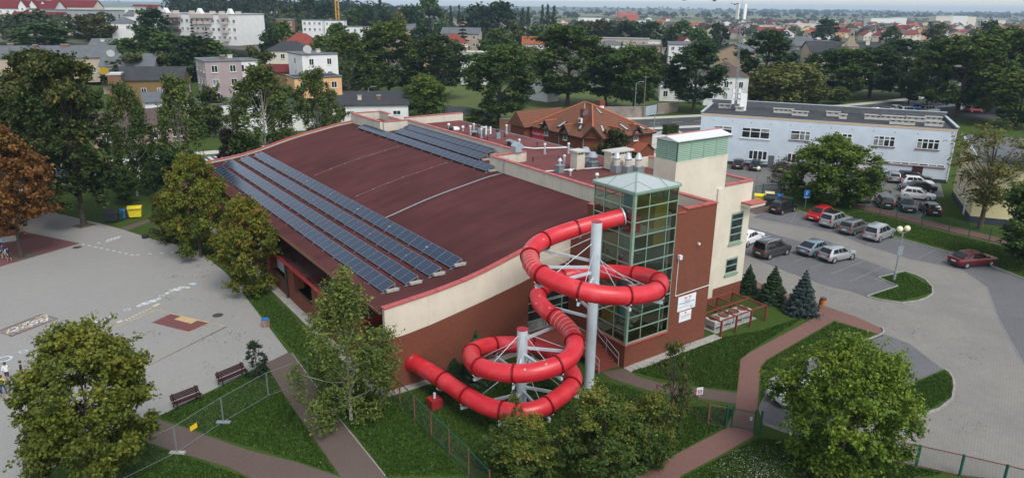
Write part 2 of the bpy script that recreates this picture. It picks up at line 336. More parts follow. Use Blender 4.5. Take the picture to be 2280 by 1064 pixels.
# ground covers
def grassmat():
    m, n, l, b = _new('ground_grass'); v = _coord(n, l); f = _noise(n, l, v, .22, 6, .65); g = _noise(n, l, v, 3.5, 6, .75); h = _noise(n, l, v, 30, 3, .7); e = _noise(n, l, v, .7, 5, .7)
    c = _ramp(n, l, g, [(.25, (.022, .044, .007)), (.5, (.044, .084, .013)), (.75, (.080, .122, .022))])
    c = _mix(n, l, _ramp(n, l, f, [(.42, (0, 0, 0)), (.68, (.75,) * 3)]), c, (.088, .112, .026))
    c = _mix(n, l, _ramp(n, l, e, [(.57, (0, 0, 0)), (.72, (.7,) * 3)]), c, (.085, .068, .045))
    c = _mix(n, l, .5, c, _ramp(n, l, h, [(.3, (.013, .030, .006)), (.7, (.086, .140, .03))]))
    # far away: farmland in strips
    vo = n.new('ShaderNodeTexVoronoi'); vo.inputs['Scale'].default_value = 1.0; mp = n.new('ShaderNodeMapping'); mp.inputs['Scale'].default_value = (.0016, .0042, 1); l.new(v, mp.inputs[0]); l.new(mp.outputs[0], vo.inputs['Vector'])
    sx = n.new('ShaderNodeSeparateColor'); l.new(vo.outputs['Color'], sx.inputs[0])
    fc = _ramp(n, l, sx.outputs[0], [(.0, (.05, .075, .03)), (.3, (.09, .11, .05)), (.5, (.22, .19, .12)), (.65, (.07, .09, .035)), (.85, (.28, .24, .16)), (1, (.10, .12, .06))])
    sp = n.new('ShaderNodeSeparateXYZ'); l.new(v, sp.inputs[0]); mr = n.new('ShaderNodeMapRange'); mr.inputs[1].default_value = 600; mr.inputs[2].default_value = 900; l.new(sp.outputs[1], mr.inputs[0])
    tw = n.new('ShaderNodeMapRange'); tw.inputs[1].default_value = 205; tw.inputs[2].default_value = 250; l.new(sp.outputs[1], tw.inputs[0]); tg_ = _noise(n, l, v, .05, 5, .6); c = _mix(n, l, tw.outputs[0], c, _ramp(n, l, tg_, [(.4, (.045, .065, .022)), (.5, (.10, .10, .075)), (.62, (.17, .16, .145))]))
    c = _mix(n, l, mr.outputs[0], c, fc)
    l.new(c, b.inputs['Base Color']); b.inputs['Roughness'].default_value = 1; b.inputs['Specular IOR Level'].default_value = .1; _bump(n, l, b, h, .6, .05); return m
GRASS = grassmat()
LAWN = None
def pavers(name, c1, c2, joint, sx, sy, rot, stain=.35, staincol=(.1, .1, .095), bump=.25, ms=.012, stscale=.12):
    m, n, l, b = _new(name); v = _coord(n, l, rot)
    t = n.new('ShaderNodeTexBrick'); t.inputs['Scale'].default_value = 1; t.inputs['Brick Width'].default_value = sx; t.inputs['Row Height'].default_value = sy; t.inputs['Mortar Size'].default_value = ms; t.inputs['Mortar Smooth'].default_value = .4
    t.inputs['Color1'].default_value = (*c1, 1); t.inputs['Color2'].default_value = (*c2, 1); t.inputs['Mortar'].default_value = (*joint, 1); l.new(v, t.inputs['Vector'])
    f = _noise(n, l, v, stscale, 7, .68); g = _noise(n, l, v, 1.3, 6, .7); h = _noise(n, l, v, 9, 4, .7)
    c = _mix(n, l, _ramp(n, l, g, [(.35, (.4,) * 3), (.65, (0, 0, 0))]), t.outputs['Color'], sc(c1, .68))
    c = _mix(n, l, _ramp(n, l, f, [(.42, (0, 0, 0)), (.7, (stain,) * 3)]), c, staincol)
    c = _mix(n, l, .2, c, _ramp(n, l, h, [(.3, sc(c1, .5)), (.7, sc(c1, 1.45))]))
    l.new(c, b.inputs['Base Color']); b.inputs['Roughness'].default_value = .9; b.inputs['Specular IOR Level'].default_value = .2; _bump(n, l, b, t.outputs['Fac'], -bump, .01); return m
TH = R(35.5)
PLAZA = pavers('grey_plaza_pavers', (.345, .338, .315), (.305, .298, .28), (.19, .186, .175), .2, .1, -TH, .6, (.235, .235, .222), stscale=.1)
LOTL = pavers('beige_lot_pavers', (.275, .26, .232), (.245, .233, .208), (.17, .162, .145), .2, .165, -TH - R(20), .8, (.155, .148, .135), stscale=.17)
LOTD = pavers('grey_bay_pavers', (.175, .178, .185), (.148, .15, .157), (.065, .065, .068), .2, .165, -TH - R(20), .75, (.10, .10, .10), stscale=.2)
PATHB = pavers('brown_path_pavers', (.155, .108, .092), (.13, .094, .082), (.065, .052, .044), .2, .1, R(8), .55, (.13, .115, .10), ms=.018)
PATHR = pavers('red_path_pavers', (.225, .118, .098), (.195, .105, .088), (.10, .065, .055), .2, .1, R(20), .35, (.2, .13, .11))
PLAZAR = pavers('red_plaza_pavers', (.20, .085, .085), (.17, .075, .075), (.10, .06, .06), .2, .1, -TH, .3, (.13, .07, .07))
ASPH = paint('asphalt', (.075, .078, .082), .9, .2, .6, dirt=.3, dirtcol=(.05, .05, .05))
EARTH = paint('bare_earth', (.12, .095, .07), 1, .3, 1.5)
KERB = paint('kerb_stone', (.30, .295, .28), .9, .2, 2, dirt=.5, dirtcol=(.13, .125, .11))
MARK = paint('white_marking', (.62, .62, .60), .8, .2, 5, dirt=.35, dirtcol=(.35, .35, .34)); MARKF = paint('worn_marking', (.215, .215, .22), .85, .25, 3, dirt=.5, dirtcol=(.17, .17, .17))
MARKY = paint('yellow_marking', (.50, .37, .18), .85, .15, 4); MARKR = paint('red_brown_marking', (.17, .065, .065), .85, .15, 4); MARKB = paint('pale_blue_marking', (.48, .58, .64), .85, .2, 4); MARKO = paint('orange_marking', (.5, .3, .13), .85, .2, 4); MARKC = paint('cream_marking', (.5, .47, .33), .85, .2, 5); MARKP = paint('violet_marking', (.2, .16, .25), .85, .2, 5)
def plain(name, c, rough=.5, spec=.4, **k): return MT.get(name) or paint(name, c, rough, .08, 4, spec=spec, **k)
def carpaint(name, c, metal=.3): 
    if name in MT: return MT[name]
    return paint(name, c, .32, .05, 2, spec=.5, metal=metal, coat=.8)
TYRE = paint('tyre_rubber', (.018, .018, .018), .85, .2, 6); RIM = paint('alloy_rim', (.45, .46, .47), .35, .1, 5, metal=.6); PLATE = plain('number_plate', (.75, .75, .72)); LAMPR = plain('tail_lamp', (.45, .02, .02), .2, .5); LAMPW = plain('head_lamp', (.72, .74, .75), .15, .5); BLACKP = paint('black_plastic', (.02, .021, .022), .6, .15, 5)
YELP = plain('yellow_plastic', (.75, .60, .02)); BLUEP = plain('blue_plastic', (.02, .17, .45)); BROWNP = plain('brown_plastic', (.09, .04, .025)); GREENP = plain('green_plastic', (.012, .06, .035)); BINP = plain('dark_bin_plastic', (.022, .03, .034)); ORANGEP = plain('orange_plastic', (.55, .17, .03))
SIGNB = plain('sign_blue', (.01, .18, .55)); SIGNW = plain('sign_white', (.80, .81, .82)); SIGNR = plain('sign_red', (.55, .015, .05)); INKG = plain('print_grey', (.30, .32, .36)); INKR = plain('print_red', (.6, .05, .08)); INKB = plain('print_blue', (.04, .22, .42)); SIGNY = plain('sign_yellow', (.80, .50, .02))
def globe():
    m, n, l, b = _new('lamp_globe'); b.inputs['Base Color'].default_value = (.80, .72, .48, 1); b.inputs['Roughness'].default_value = .3; return m
GLOBE = globe()
# ------------------------------------------------------------------ land, roads, paving
def make_terrain():
    xs = sorted(set(list(range(-7000, -700, 300)) + list(range(-700, 701, 20)) + list(range(700, 7001, 300))))
    ys = sorted(set(list(range(-200, 900, 20)) + list(range(900, 2600, 100)) + list(range(2600, 9001, 400))))
    v = [(x, y, terrain(x, y)) for y in ys for x in xs]; W = len(xs)
    f = [(j * W + i, j * W + i + 1, (j + 1) * W + i + 1, (j + 1) * W + i) for j in range(len(ys) - 1) for i in range(W - 1)]
    me = bpy.data.meshes.new('ground'); me.from_pydata(v, [], f); me.materials.append(GRASS); me.polygons.foreach_set('use_smooth', [True] * len(f)); me.update()
    return setting(put('ground', me))
make_terrain()
def G2(pts, z=0.0): return [tuple(ground(u, v, z)[:2]) for u, v in pts]
def smoothed(pts, n=2, closed=True):
    for _ in range(n):
        q = []; m = len(pts)
        for i in range(m if closed else m - 1):
            a, b = pts[i], pts[(i + 1) % m]; q += [(a[0] * .75 + b[0] * .25, a[1] * .75 + b[1] * .25), (a[0] * .25 + b[0] * .75, a[1] * .25 + b[1] * .75)]
        pts = q if closed else [pts[0]] + q + [pts[-1]]
    return pts
def sheet(name, pts, z, mat, parent=None, px=True, label=None):
    p = G2(pts) if px else pts
    o = MB().prism(p, z - .06, z).build(name, mat, parent)
    return o if parent else setting(o)
def kerb(pts, w=.14, h=.12, px=True, closed=False, mat=None, step=1.0, parent=None):
    p = G2(pts) if px else pts
    if closed: p = p + [p[0]]
    mb = MB()
    for a, b in zip(p[:-1], p[1:]):
        L = math.hypot(b[0] - a[0], b[1] - a[1]); n = max(1, round(L / step))
        for k in range(n):
            t0, t1 = k / n + .012 / max(L, .1), (k + 1) / n - .012 / max(L, .1)
            A = (a[0] + (b[0] - a[0]) * t0, a[1] + (b[1] - a[1]) * t0, h / 2 - .05); B = (a[0] + (b[0] - a[0]) * t1, a[1] + (b[1] - a[1]) * t1, h / 2 - .05 + random.uniform(-.006, .006))
            mb.bar(A, B, w, h + .1)
    o = mb.build('kerb', mat or KERB, parent); return o if parent else setting(o)

PLZ = [(640, 785), (602, 803), (345, 930), (60, 1066), (-120, 1150), (-420, 1000), (-420, 560), (-60, 500), (20, 462), (51, 458), (217, 497), (271, 511), (338, 533), (436, 556), (500, 606), (528, 638), (582, 709)]
plaza = sheet('plaza', PLZ, .012, PLAZA)
kerb([(640, 785), (602, 803), (345, 930), (60, 1066)], .08, .03, parent=plaza); kerb([(640, 785), (582, 709), (528, 638), (500, 606), (436, 556), (338, 533), (271, 511), (217, 497), (51, 458)], .08, .035, parent=plaza)
sheet('red_paving', [(51, 516), (178, 542), (0, 594), (-120, 628), (-300, 600), (-100, 540)], .022, PLAZAR)
# tree pits in the plaza
sheet('tree_pit', [(20, 574), (64, 561), (92, 567), (48, 580)], .03, EARTH); sheet('tree_pit', [(158, 503), (196, 496), (218, 500), (178, 509)], .03, EARTH)
sheet('bin_path', [(268, 508), (330, 488), (352, 478), (357, 482), (340, 492), (283, 514)], .016, PATHB)
# playground markings painted on the plaza
def stripe(a, b, wd, z=.024, mat=MARK, name='marking', par=None):
    A = ground(*a, 0.0); B = ground(*b, 0.0); d = (B - A); d.normalize(); n = Vector((-d.y, d.x, 0)) * wd / 2
    mb = MB(); mb.add([A - n + Vector((0, 0, z)), B - n + Vector((0, 0, z)), B + n + Vector((0, 0, z)), A + n + Vector((0, 0, z))], [(0, 1, 2, 3)])
    return mb.build(name, mat, par or plaza)
def patch(pts, mat, z=.024, par=None):
    p = G2(pts); n = len(p)
    if sum(p[i][0] * p[(i + 1) % n][1] - p[(i + 1) % n][0] * p[i][1] for i in range(n)) < 0: p = p[::-1]
    return MB().add([(a, b, z) for a, b in p], [tuple(range(n))]).build('marking', mat, par or plaza)
def text_mesh(s, size, ext=.002):
    cu = bpy.data.curves.new('lettering', 'FONT'); cu.body = s; cu.size = size; cu.extrude = ext; cu.align_x = 'CENTER'; cu.align_y = 'CENTER'; cu.resolution_u = 3
    ob = bpy.data.objects.new('lettering', cu); col.objects.link(ob); dg = bpy.context.evaluated_depsgraph_get(); me = bpy.data.meshes.new_from_object(ob.evaluated_get(dg)); bpy.data.objects.remove(ob); bpy.data.curves.remove(cu); return me
_rz = [0]
def ringmark(u, v, r, mat, fill=False):
    _rz[0] += 1; zz = .024 + .0004 * (_rz[0] % 40); c = ground(u, v, 0.0); mb = MB(); n = 14
    o = [(c.x + r * math.cos(6.283 * k / n), c.y + r * math.sin(6.283 * k / n), zz) for k in range(n)]
    if fill: mb.add(o, [tuple(range(n))])
    else:
        i = [(c.x + r * .68 * math.cos(6.283 * k / n), c.y + r * .68 * math.sin(6.283 * k / n), zz) for k in range(n)]
        mb.add(o + i, [(k, (k + 1) % n, n + (k + 1) % n, n + k) for k in range(n)])
    return mb.build('marking', mat, plaza)
for i in range(9): stripe((182 + 13.6 * i, 543.5 + 2.95 * i), (188.5 + 13.6 * i, 544.8 + 2.95 * i), .16)
for i in range(6): stripe((303 + 26 * i, 567.6 - 1.6 * i), (312 + 26 * i, 567 - 1.6 * i), .16)
stripe((216, 542), (224, 540), .2)
for i in range(3):
    for j in range(4): stripe((238 + 8.2 * j - 1.5 * i, 537.5 - 2.4 * j + 2.2 * i - 3), (244 + 8.2 * j - 1.5 * i, 536 - 2.4 * j + 2.2 * i - 3), .22)
patch([(342, 716), (381, 697.8), (467, 719), (421, 740.5)], MARKY, .022); patch([(336 + 2.5, 718), (380, 698.8), (464.5, 719.5), (421, 739.2)], MARKR, .026); patch([(388, 711), (405, 704), (441, 713.5), (425, 721)], MARKY, .030)
for a, b in (((350, 691), (505, 727)), ((505, 727), (333, 813)), ((333, 813), (298, 804)), ((505, 727), (330, 814)), ((333, 813), (262, 849)), ((350, 691), (212, 747)), ((330, 696), (360, 688)), ((0, 890), (70, 862))): stripe(a, b, .07, mat=MARKY, z=.021)
patch([(0, 735), (93, 699), (131, 709.5), (24, 750)], MARKR, .020); patch([(0, 737.5), (94, 700.6), (127, 709.8), (24, 747.8), (-2, 741.5)], paint('marking_ground', (.22, .2, .185), .9, .12, 2), .023)
for k in range(7): stripe((4 + k * 14, 742.5 - k * 5.6), (30 + k * 14, 748.5 - k * 5.4), .05, .0255, MARKR)
for k, (ch, u, v) in enumerate((('1', 18, 738.5), ('2', 33, 734), ('3', 47, 729), ('4', 57, 722), ('5', 66, 724.5), ('6', 76, 718), ('7', 87, 711.5), ('8', 98.5, 712.5), ('9', 97, 706.5))):
    me = text_mesh(ch, 1.35); me.materials.append(MARK if k % 2 else MARKC); p = ground(u, v, 0.0); o = put('digit', me, plaza, (p.x, p.y, .030)); o.rotation_euler = (0, 0, R(26))
    if ch in '1579': patch([(u - 5.5, v + 1.5), (u + 2, v - 2.8), (u + 6, v - 1.2), (u - 1.5, v + 3)], MARKO, .027)
for k in range(9): patch([(80 + 9.6 * k, 766.5 - 3.25 * k), (88 + 9.6 * k, 763.8 - 3.25 * k), (101 + 9.0 * k, 767 - 3.2 * k), (93 + 9.2 * k, 770 - 3.2 * k)], MARK if k % 4 != 2 else MARKB, .024)
for i in range(3):
    for j in range(5): ringmark(309 + 8.6 * j + 5.5 * i, 678.5 - 2.6 * j - 3.0 * (i - 1), .19, MARK if (i + j) % 3 else MARKB, (i + j) % 2 == 0)
for i in range(4):
    for j in range(4): ringmark(372 + 9.5 * j + 6 * i, 651 - 2.7 * j + 1.6 * (i - 1.5) * (1 if j % 2 else -1) - 1.4 * i, .19, MARKB if (i * j) % 3 else MARK, (i + j) % 3 == 0)
for u, v, r, m in ((283, 690, .28, MARKB), (360, 659, .25, MARKB), (52, 783, .28, MARKB), (10, 800, .5, MARKB)): ringmark(u, v, r, m)
for k in range(7): ringmark(195 + 9 * k, 724.5 - 3.4 * k, .22, MARKP if k % 2 else MARKB, k % 2 == 0)
ringmark(203, 709.5, .35, MARKC, True); patch([(258, 717), (270, 712.5), (276, 715), (264, 720)], MARKC); patch([(338, 682), (352, 675), (359, 676.5), (345, 684)], MARKC)
for k in range(8): stripe((279 + 7.5 * k, 711.5 - 3.6 * k), (284.5 + 7.5 * k, 714 - 3.8 * k), .16, mat=MARKC)
stripe((290, 715), (346, 690), .05, mat=MARKC)
for k in range(3): stripe((419 + 3 * k, 632 - .6 * k), (434 + 2 * k, 634.5 - 1.6 * k), .12, mat=MARKB)
for u, v in ((485, 702), (172, 551)):
    p = ground(u, v, 0.0); MB().lathe([(.42, .018), (.42, .028), (.36, .034)], p, 16).build('manhole_cover', plain('cast_iron_cover', (.07, .055, .05)), plaza)
# brown footpaths in the near lawn
sheet('path', [(590, 809), (602, 803), (640, 785), (650, 786), (728, 893), (760, 937), (858, 1059), (905, 1120), (790, 1110), (758, 1060), (643, 893)], .014, PATHB)
sheet('path', [(345, 931), (457, 968), (555, 1002), (663, 1029), (758, 1061), (840, 1095), (700, 1110), (558, 1063), (508, 1039), (406, 1009), (288, 971)], .010, PATHB)
kerb([(650, 786), (728, 893), (760, 937), (858, 1059)], .06, .03)
for pts in ([(395, 935), (430, 915), (455, 905), (478, 893), (470, 905), (430, 925), (410, 935)], [(340, 1000), (400, 1018), (470, 1045), (520, 1058), (470, 1062), (390, 1035), (345, 1020)], [(490, 882), (540, 862), (552, 858), (540, 868), (500, 888)]):
    sheet('worn_patch', smoothed(pts, 2), .006, EARTH)
# paths on the slide side
sheet('path', [(1340, 828), (1390, 820), (1420, 838), (1470, 852), (1527, 860), (1642, 874), (1640, 899), (1527, 881), (1450, 870), (1390, 852), (1360, 842)], .010, PATHB)
sheet('path', [(1814, 707), (1669, 785), (1649, 800), (1637, 914), (1615, 954), (1520, 1003), (1400, 1070), (1330, 1110), (1450, 1110), (1520, 1056), (1618, 1005), (1677, 971), (1686, 914), (1694, 816), (1706, 802), (1858, 714), (1850, 700)], .018, PATHR)
sheet('pavement', [(1660, 618), (1687, 628), (1741, 650), (1830, 681), (1904, 704), (1963, 731), (1966, 741), (1956, 745), (1858, 714), (1814, 707), (1720, 664), (1676, 646), (1655, 634)], .024, PATHR)
# car park
lot = sheet('parking_lot', [(1540, 359), (1621, 366), (1959, 396), (2094, 409), (2110, 470), (2096, 505), (2250, 550), (2500, 640), (2800, 900), (2600, 1200), (2280, 1074), (2139, 1056), (1990, 1029), (1880, 1000), (1780, 975), (1700, 945), (1688, 905), (1712, 850), (1790, 806), (1858, 784), (1966, 741), (1963, 731), (1904, 704), (1741, 650), (1687, 628), (1660, 618), (1540, 590)], .008, LOTL)
sheet('yard_paving', [(1540, 359), (1621, 366), (1959, 396), (2094, 409), (2100, 440), (2050, 470), (2047, 488), (1934, 461), (1900, 456), (1700, 410), (1540, 395)], .014, pavers('yard_pavers', (.20, .195, .185), (.17, .168, .16), (.09, .09, .085), .2, .165, .3, .35, (.13, .125, .12)))
sheet('parking_bays', [(1655, 566), (1669, 506), (1757, 531), (1919, 577), (1997, 606), (2014, 606), (1948, 620), (1999, 638), (1930, 661), (1892, 648), (1845, 638), (1757, 607)], .016, LOTD)
sheet('parking_bays', [(1676, 484), (1712, 470), (1774, 470), (1990, 529), (2122, 565), (2210, 594), (2280, 622), (2520, 715), (2520, 830), (2400, 960), (2280, 812), (2224, 711), (2210, 675), (2197, 638), (2146, 602), (2102, 592), (2027, 577), (1926, 546), (1858, 519), (1790, 506)], .016, LOTD)
sheet('parking_bays', [(1963, 741), (2027, 766), (2102, 823), (2000, 867), (1900, 918), (1790, 965), (1700, 940), (1690, 905), (1712, 850), (1790, 806), (1858, 784)], .016, LOTD)
for a, b in (((1775, 507), (1700, 491)), ((1757, 531), (1686, 556)), ((1800, 545), (1722, 573)), ((1842, 555), (1770, 583)), ((1884, 567), (1805, 597)), ((1926, 580), (1848, 611)), ((1968, 593), (1890, 628)), ((1790, 506), (1830, 487)), ((1842, 516), (1884, 500)), ((1884, 530), (1925, 512)), ((1930, 546), (1970, 525)), ((2042, 577), (2084, 555)), ((2080, 590), (2122, 567)), ((1774, 474), (1760, 496)), ((1726, 487), (1776, 474)), ((1729, 487), (1758, 486)), ((1738, 492), (1770, 488)), ((1930, 661), (1999, 638)), ((2027, 766), (2102, 823)), ((1963, 741), (2027, 766)), ((2224, 711), (2280, 812)), ((2197, 638), (2224, 711))):
    stripe(a, b, .09, .024, MARKF, par=lot)
def lawn(name, pts, sm=0, h=.09, kerbpts=None, ksm=0):
    p = G2(pts); p = smoothed(p, sm) if sm else p
    o = setting(MB().prism(p, -.05, h).build(name, GRASS))
    if kerbpts: k = G2(kerbpts); kerb(smoothed(k, ksm, False) if ksm else k, px=False, parent=o)
    return o
lawn('lawn', [(1738, 446), (1755, 463), (1774, 470), (1990, 529), (2122, 565), (2210, 594), (2280, 622), (2560, 730), (2560, 640), (2241, 549), (2112, 519), (1995, 488), (1923, 471), (1905, 458), (1880, 440), (1800, 425), (1742, 425)], kerbpts=[(1712, 470), (1755, 463), (1774, 470), (1990, 529), (2122, 565), (2210, 594), (2280, 622), (2560, 730)])
lawn('lawn', [(2047, 489), (2086, 440), (2110, 440), (2500, 540), (2500, 600), (2243, 536), (2150, 513)])
HEART = [(1955, 619), (1990, 611), (2014, 605.5), (2040, 614), (2061, 624), (2076, 640), (2077, 655), (2062, 665), (2043, 671), (2007, 675.5), (1960, 669), (1930, 661), (1965, 649), (1999, 638)]
lawn('lawn_island', HEART, kerbpts=HEART[:] + [HEART[0]])
WEDGE = [(2102, 823), (2112, 828), (2122, 843), (2125, 862), (2120, 889), (2092, 911), (2060, 922), (2021, 932), (1973, 937), (1900, 945), (1800, 975), (1790, 966), (1900, 918), (2000, 867)]
lawn('lawn_island', WEDGE, kerbpts=WEDGE[:10])
NOSE = [(1858, 714), (1957, 745), (1966, 742), (1966, 748), (1858, 784), (1790, 806), (1712, 850), (1690, 905), (1686, 914), (1694, 816), (1706, 802)]
lawn('lawn', NOSE, h=.05, kerbpts=[(1963, 730), (1968, 737), (1966, 743), (1957, 748), (1858, 784), (1790, 806), (1712, 850)])
sheet('bin_pad', [(1668, 458), (1706, 455), (1714, 472), (1684, 478), (1664, 470)], .03, PATHB)
sheet('fence_path', [(1900, 456), (1934, 460), (2047, 488), (2151, 513), (2243, 536), (2480, 595), (2480, 608), (2241, 546), (2112, 517), (1995, 486), (1923, 469), (1900, 461)], .11, PATHR)
# street behind the hall, its pavements, verge and zebra crossing
def band(pts, w0, w1, z, mat, name, parent=None):
    p = [Vector((a, b, 0)) for a, b in pts]; L = []; Rr = []
    for i in range(len(p)):
        t = (p[min(i + 1, len(p) - 1)] - p[max(0, i - 1)]).normalized(); n = Vector((-t.y, t.x, 0)); L.append(p[i] + n * w0); Rr.append(p[i] + n * w1)
    mb = MB(); n = len(p); mb.add([(q.x, q.y, z) for q in L] + [(q.x, q.y, z) for q in Rr], [(n + i, n + i + 1, i + 1, i) for i in range(n - 1)]); o = mb.build(name, mat, parent); return o if parent else setting(o)
HO = ground(864, 873, 0.0); EB = Vector((math.cos(TH), math.sin(TH), 0)); EA = Vector((-math.sin(TH), math.cos(TH), 0))
def LW(b, a, z=0.0): return HO + EB * b + EA * a + Vector((0, 0, z))
ST = [tuple(LW(b, a)[:2]) for b, a in ((-140, 86), (-60, 83), (-6, 81), (30, 80.5), (66, 80), (85, 76), (105, 69.5), (130, 63.5), (156, 60), (190, 58), (260, 57), (340, 57))]
ST = smoothed(ST, 2, False)
road = band(ST, 3.8, -3.8, .02, ASPH, 'road'); band(ST, 8.6, 5.4, .05, CONCL, 'pavement'); band(ST, -5.2, -7.8, .05, CONCL, 'pavement'); band(ST, 4.05, 3.8, .09, KERB, 'kerb'); band(ST, -3.8, -4.05, .09, KERB, 'kerb')
for k in range(0, len(ST) - 1):
    a, b = Vector((*ST[k], 0)), Vector((*ST[k + 1], 0)); L = (b - a).length; n = max(1, int(L / 6))
    for j in range(n):
        A = a.lerp(b, j / n); B = a.lerp(b, (j + .45) / n); t = (B - A).normalized() * 1; nn = Vector((-t.y, t.x, 0)) * .08; MB().add([(q.x, q.y, .028) for q in (A - nn, B - nn, B + nn, A + nn)], [(0, 1, 2, 3)]).build('marking', MARK, road)
for k in range(9):
    c = LW(-9 + k * 1.0, 81.2); A, B = c - EA * 3.4, c + EA * 3.4; n = EB * .27; MB().add([(q.x, q.y, .030) for q in (A - n, A + n, B + n, B - n)], [(0, 1, 2, 3)]).build('marking', MARK, road)
    c = LW(6 + k * 1.0, 80.9); A, B = c - EA * 3.4, c + EA * 3.4; MB().add([(q.x, q.y, .030) for q in (A - n, A + n, B + n, B - n)], [(0, 1, 2, 3)]).build('marking', MARK, road)
# side yards and squares further out
sheet('side_road', [(1450, 270), (1560, 262), (1570, 300), (1560, 362), (1480, 362), (1455, 300)], .012, ASPH)
sheet('house_forecourt', [(1440, 300), (1500, 286), (1530, 300), (1545, 362), (1440, 372)], .018, CONCL)
sheet('far_parking', [(1870, 262), (1960, 238), (2030, 231), (2140, 228), (2230, 240), (2250, 262), (2200, 266), (2050, 268)], .016, ASPH)
sheet('vacant_plot', [(985, 190), (1040, 178), (1180, 190), (1330, 205), (1500, 232), (1440, 250), (1260, 262), (1150, 278), (1040, 258), (985, 238)], .03, pavers('rough_meadow', (.085, .125, .030), (.11, .14, .035), (.06, .09, .02), .9, .7, .4, .6, (.14, .14, .05), 0, .1))
# ------------------------------------------------------------------ the swimming hall (local x = along the front, y = depth)
hall = thing('swimming_hall', 'large brick swimming hall with curved maroon roof, cream parapets and glass stair tower', 'building', HO, TH)
_cb = [0, 1.92, 3.83, 5.82, 7.84, 9.74, 10.47, 11.71, 14, 16.5, 17.6]; _cz = [5.9, 6.05, 6.23, 6.5, 6.92, 7.42, 7.62, 7.93, 8.42, 8.82, 8.97]
_bb = np.linspace(0, 17.6, 89); _zz = np.interp(_bb, _cb, _cz)
for _ in range(6): _zz[1:-1] = (_zz[:-2] + _zz[1:-1] * 2 + _zz[2:]) / 4
def CZ(b): return float(np.interp(b, _bb, _zz))
def RZ(b): return CZ(b) - .30 if b < 15 else float(np.interp(b, [15, 16.5, 18, 20.2, 24.2], [CZ(15) - .30, 8.56, 8.84, 9.08, 9.32]))
def BZ(b): return float(np.interp(b, [0, 1.3, 3.3, 5.4, 7.5, 9, 10.6, 11.2, 16.4, 17.6], [3.7, 3.74, 3.97, 4.33, 4.7, 5.0, 5.32, 5.48, 6.4, 6.6]))
# roof shell
bs = list(np.linspace(.05, 20.2, 42))
mb = MB()
top = [(b, RZ(b)) for b in bs]; mb.strip_y(top, [(b, z - .25) for b, z in top], .28, 51.0)
t2 = [(b, RZ(b)) for b in np.linspace(20.2, 23.8, 6)]; mb.strip_y(t2, [(b, z - .25) for b, z in t2], 18.4, 42.3)
hroof = mb.build('roof', FELT, hall)
# ground-floor brick skin of the front, round the entrance glazing
mb = MB(); xs = list(np.linspace(0, 11.3, 20)); mb.strip_y([(b, BZ(b)) for b in xs], [(b, 0) for b in xs], .03, .45)
xs = list(np.linspace(11.3, 17.6, 9)); mb.strip_y([(b, BZ(b)) for b in xs], [(b, 4.15) for b in xs], .03, .45)
mb.box(11.3, 17.6, .03, .45, 0, 1.2); mb.box(16.7, 17.6, .03, .45, 1.2, 4.15)
mb.box(0, .42, .45, 2.0, 0, 3.72); mb.box(2.0, 2.3, .45, 51, 0, 5.35); mb.box(.05, 24.2, 50.7, 51.0, 0, 5.3)
mb.build('front_wall', BRICK, hall)
mb = MB(); xs = list(np.linspace(0, 17.6, 60)); mb.strip_y([(b, CZ(b) - .06) for b in xs], [(b, BZ(b)) for b in xs], 0, .30)
mb.build('cream_band', CREAM, hall)
mb = MB(); xs = list(np.linspace(0, 20.3, 40)); mb.strip_y([(b, RZ(b) + .22) for b in xs], [(b, RZ(b) - 1.2) for b in xs], 51.0, 51.3); mb.build('rear_parapet', CREAMD, hall)
# red sheet-metal coping in lengths
def coping_curve(edges, y0, y1, f, lift, par=hroof):
    for a, b in zip(edges[:-1], edges[1:]):
        xs = np.linspace(a + .012, b - .012, 7); tp = [(x, f(x) + lift + .07) for x in xs]; bt = [(x, f(x) + lift) for x in xs]
        m = MB().strip_y(tp, bt, y0, y1); m.strip_y([(xs[0], tp[0][1] + .012), (xs[0] + .05, tp[0][1] + .014)], [(xs[0], tp[0][1] - .02), (xs[0] + .05, tp[0][1] - .02)], y0 - .01, y1 + .01)
        for t in (.25, .75): 
            x = a + (b - a) * t; m.lathe([(.035, 0), (.035, .03), (.02, .045)], (x, y0 + .22, f(x) + lift + .07), 8)
        m.build('coping', REDM, par)
ed = [-.06] + [1.92 * k for k in range(1, 10)]; coping_curve(ed, -.07, .42, CZ, -.06)
coping_curve(list(np.linspace(-.06, 20.3, 12)), 50.92, 51.4, RZ, .22)
def coping_run(p, q, zt, wd=.46, n=None, par=hroof):
    "straight run of coping from p to q (plan) at level zt"
    p = Vector((*p, 0)); q = Vector((*q, 0)); L = (q - p).length; n = n or max(1, round(L / 1.95)); t = (q - p).normalized()
    for k in range(n):
        a = p + t * (L * k / n + .012); b = p + t * (L * (k + 1) / n - .012)
        m = MB().bar((a.x, a.y, zt + .035), (b.x, b.y, zt + .035), wd, .07); m.bar((a.x, a.y, zt + .045), (a.x + t.x * .06, a.y + t.y * .06, zt + .045), wd + .02, .09); m.build('coping', REDM, par)
# parapet between hall and annex, with its jogs
PT = 10.28
seg = [((20.2, -2.0), (20.2, 18.25)), ((20.4, 18.25), (24.3, 18.25)), ((23.95, 18.45), (23.95, 42.3)), ((20.5, 42.45), (24.1, 42.45)), ((20.3, 42.6), (20.3, 51.1)), ((20.1, 51.25), (24.4, 51.25)), ((24.25, 48.4), (24.25, 51.1)), ((24.25, 44.5), (24.25, 48.4)), ((24.4, 44.4), (33.0, 44.4))]
for i, (p, q) in enumerate(seg):
    zt = PT if i != 7 else 9.9
    w_ = .17; m = MB()
    if p[0] == q[0]: m.box(p[0] - w_, p[0] + w_, p[1] - w_ * 0, q[1], 8.6, zt)
    else: m.box(p[0], q[0], p[1] - w_, p[1] + w_, 8.6, zt)
    m.build('parapet', CREAMD, hall); coping_run(p, q, zt)
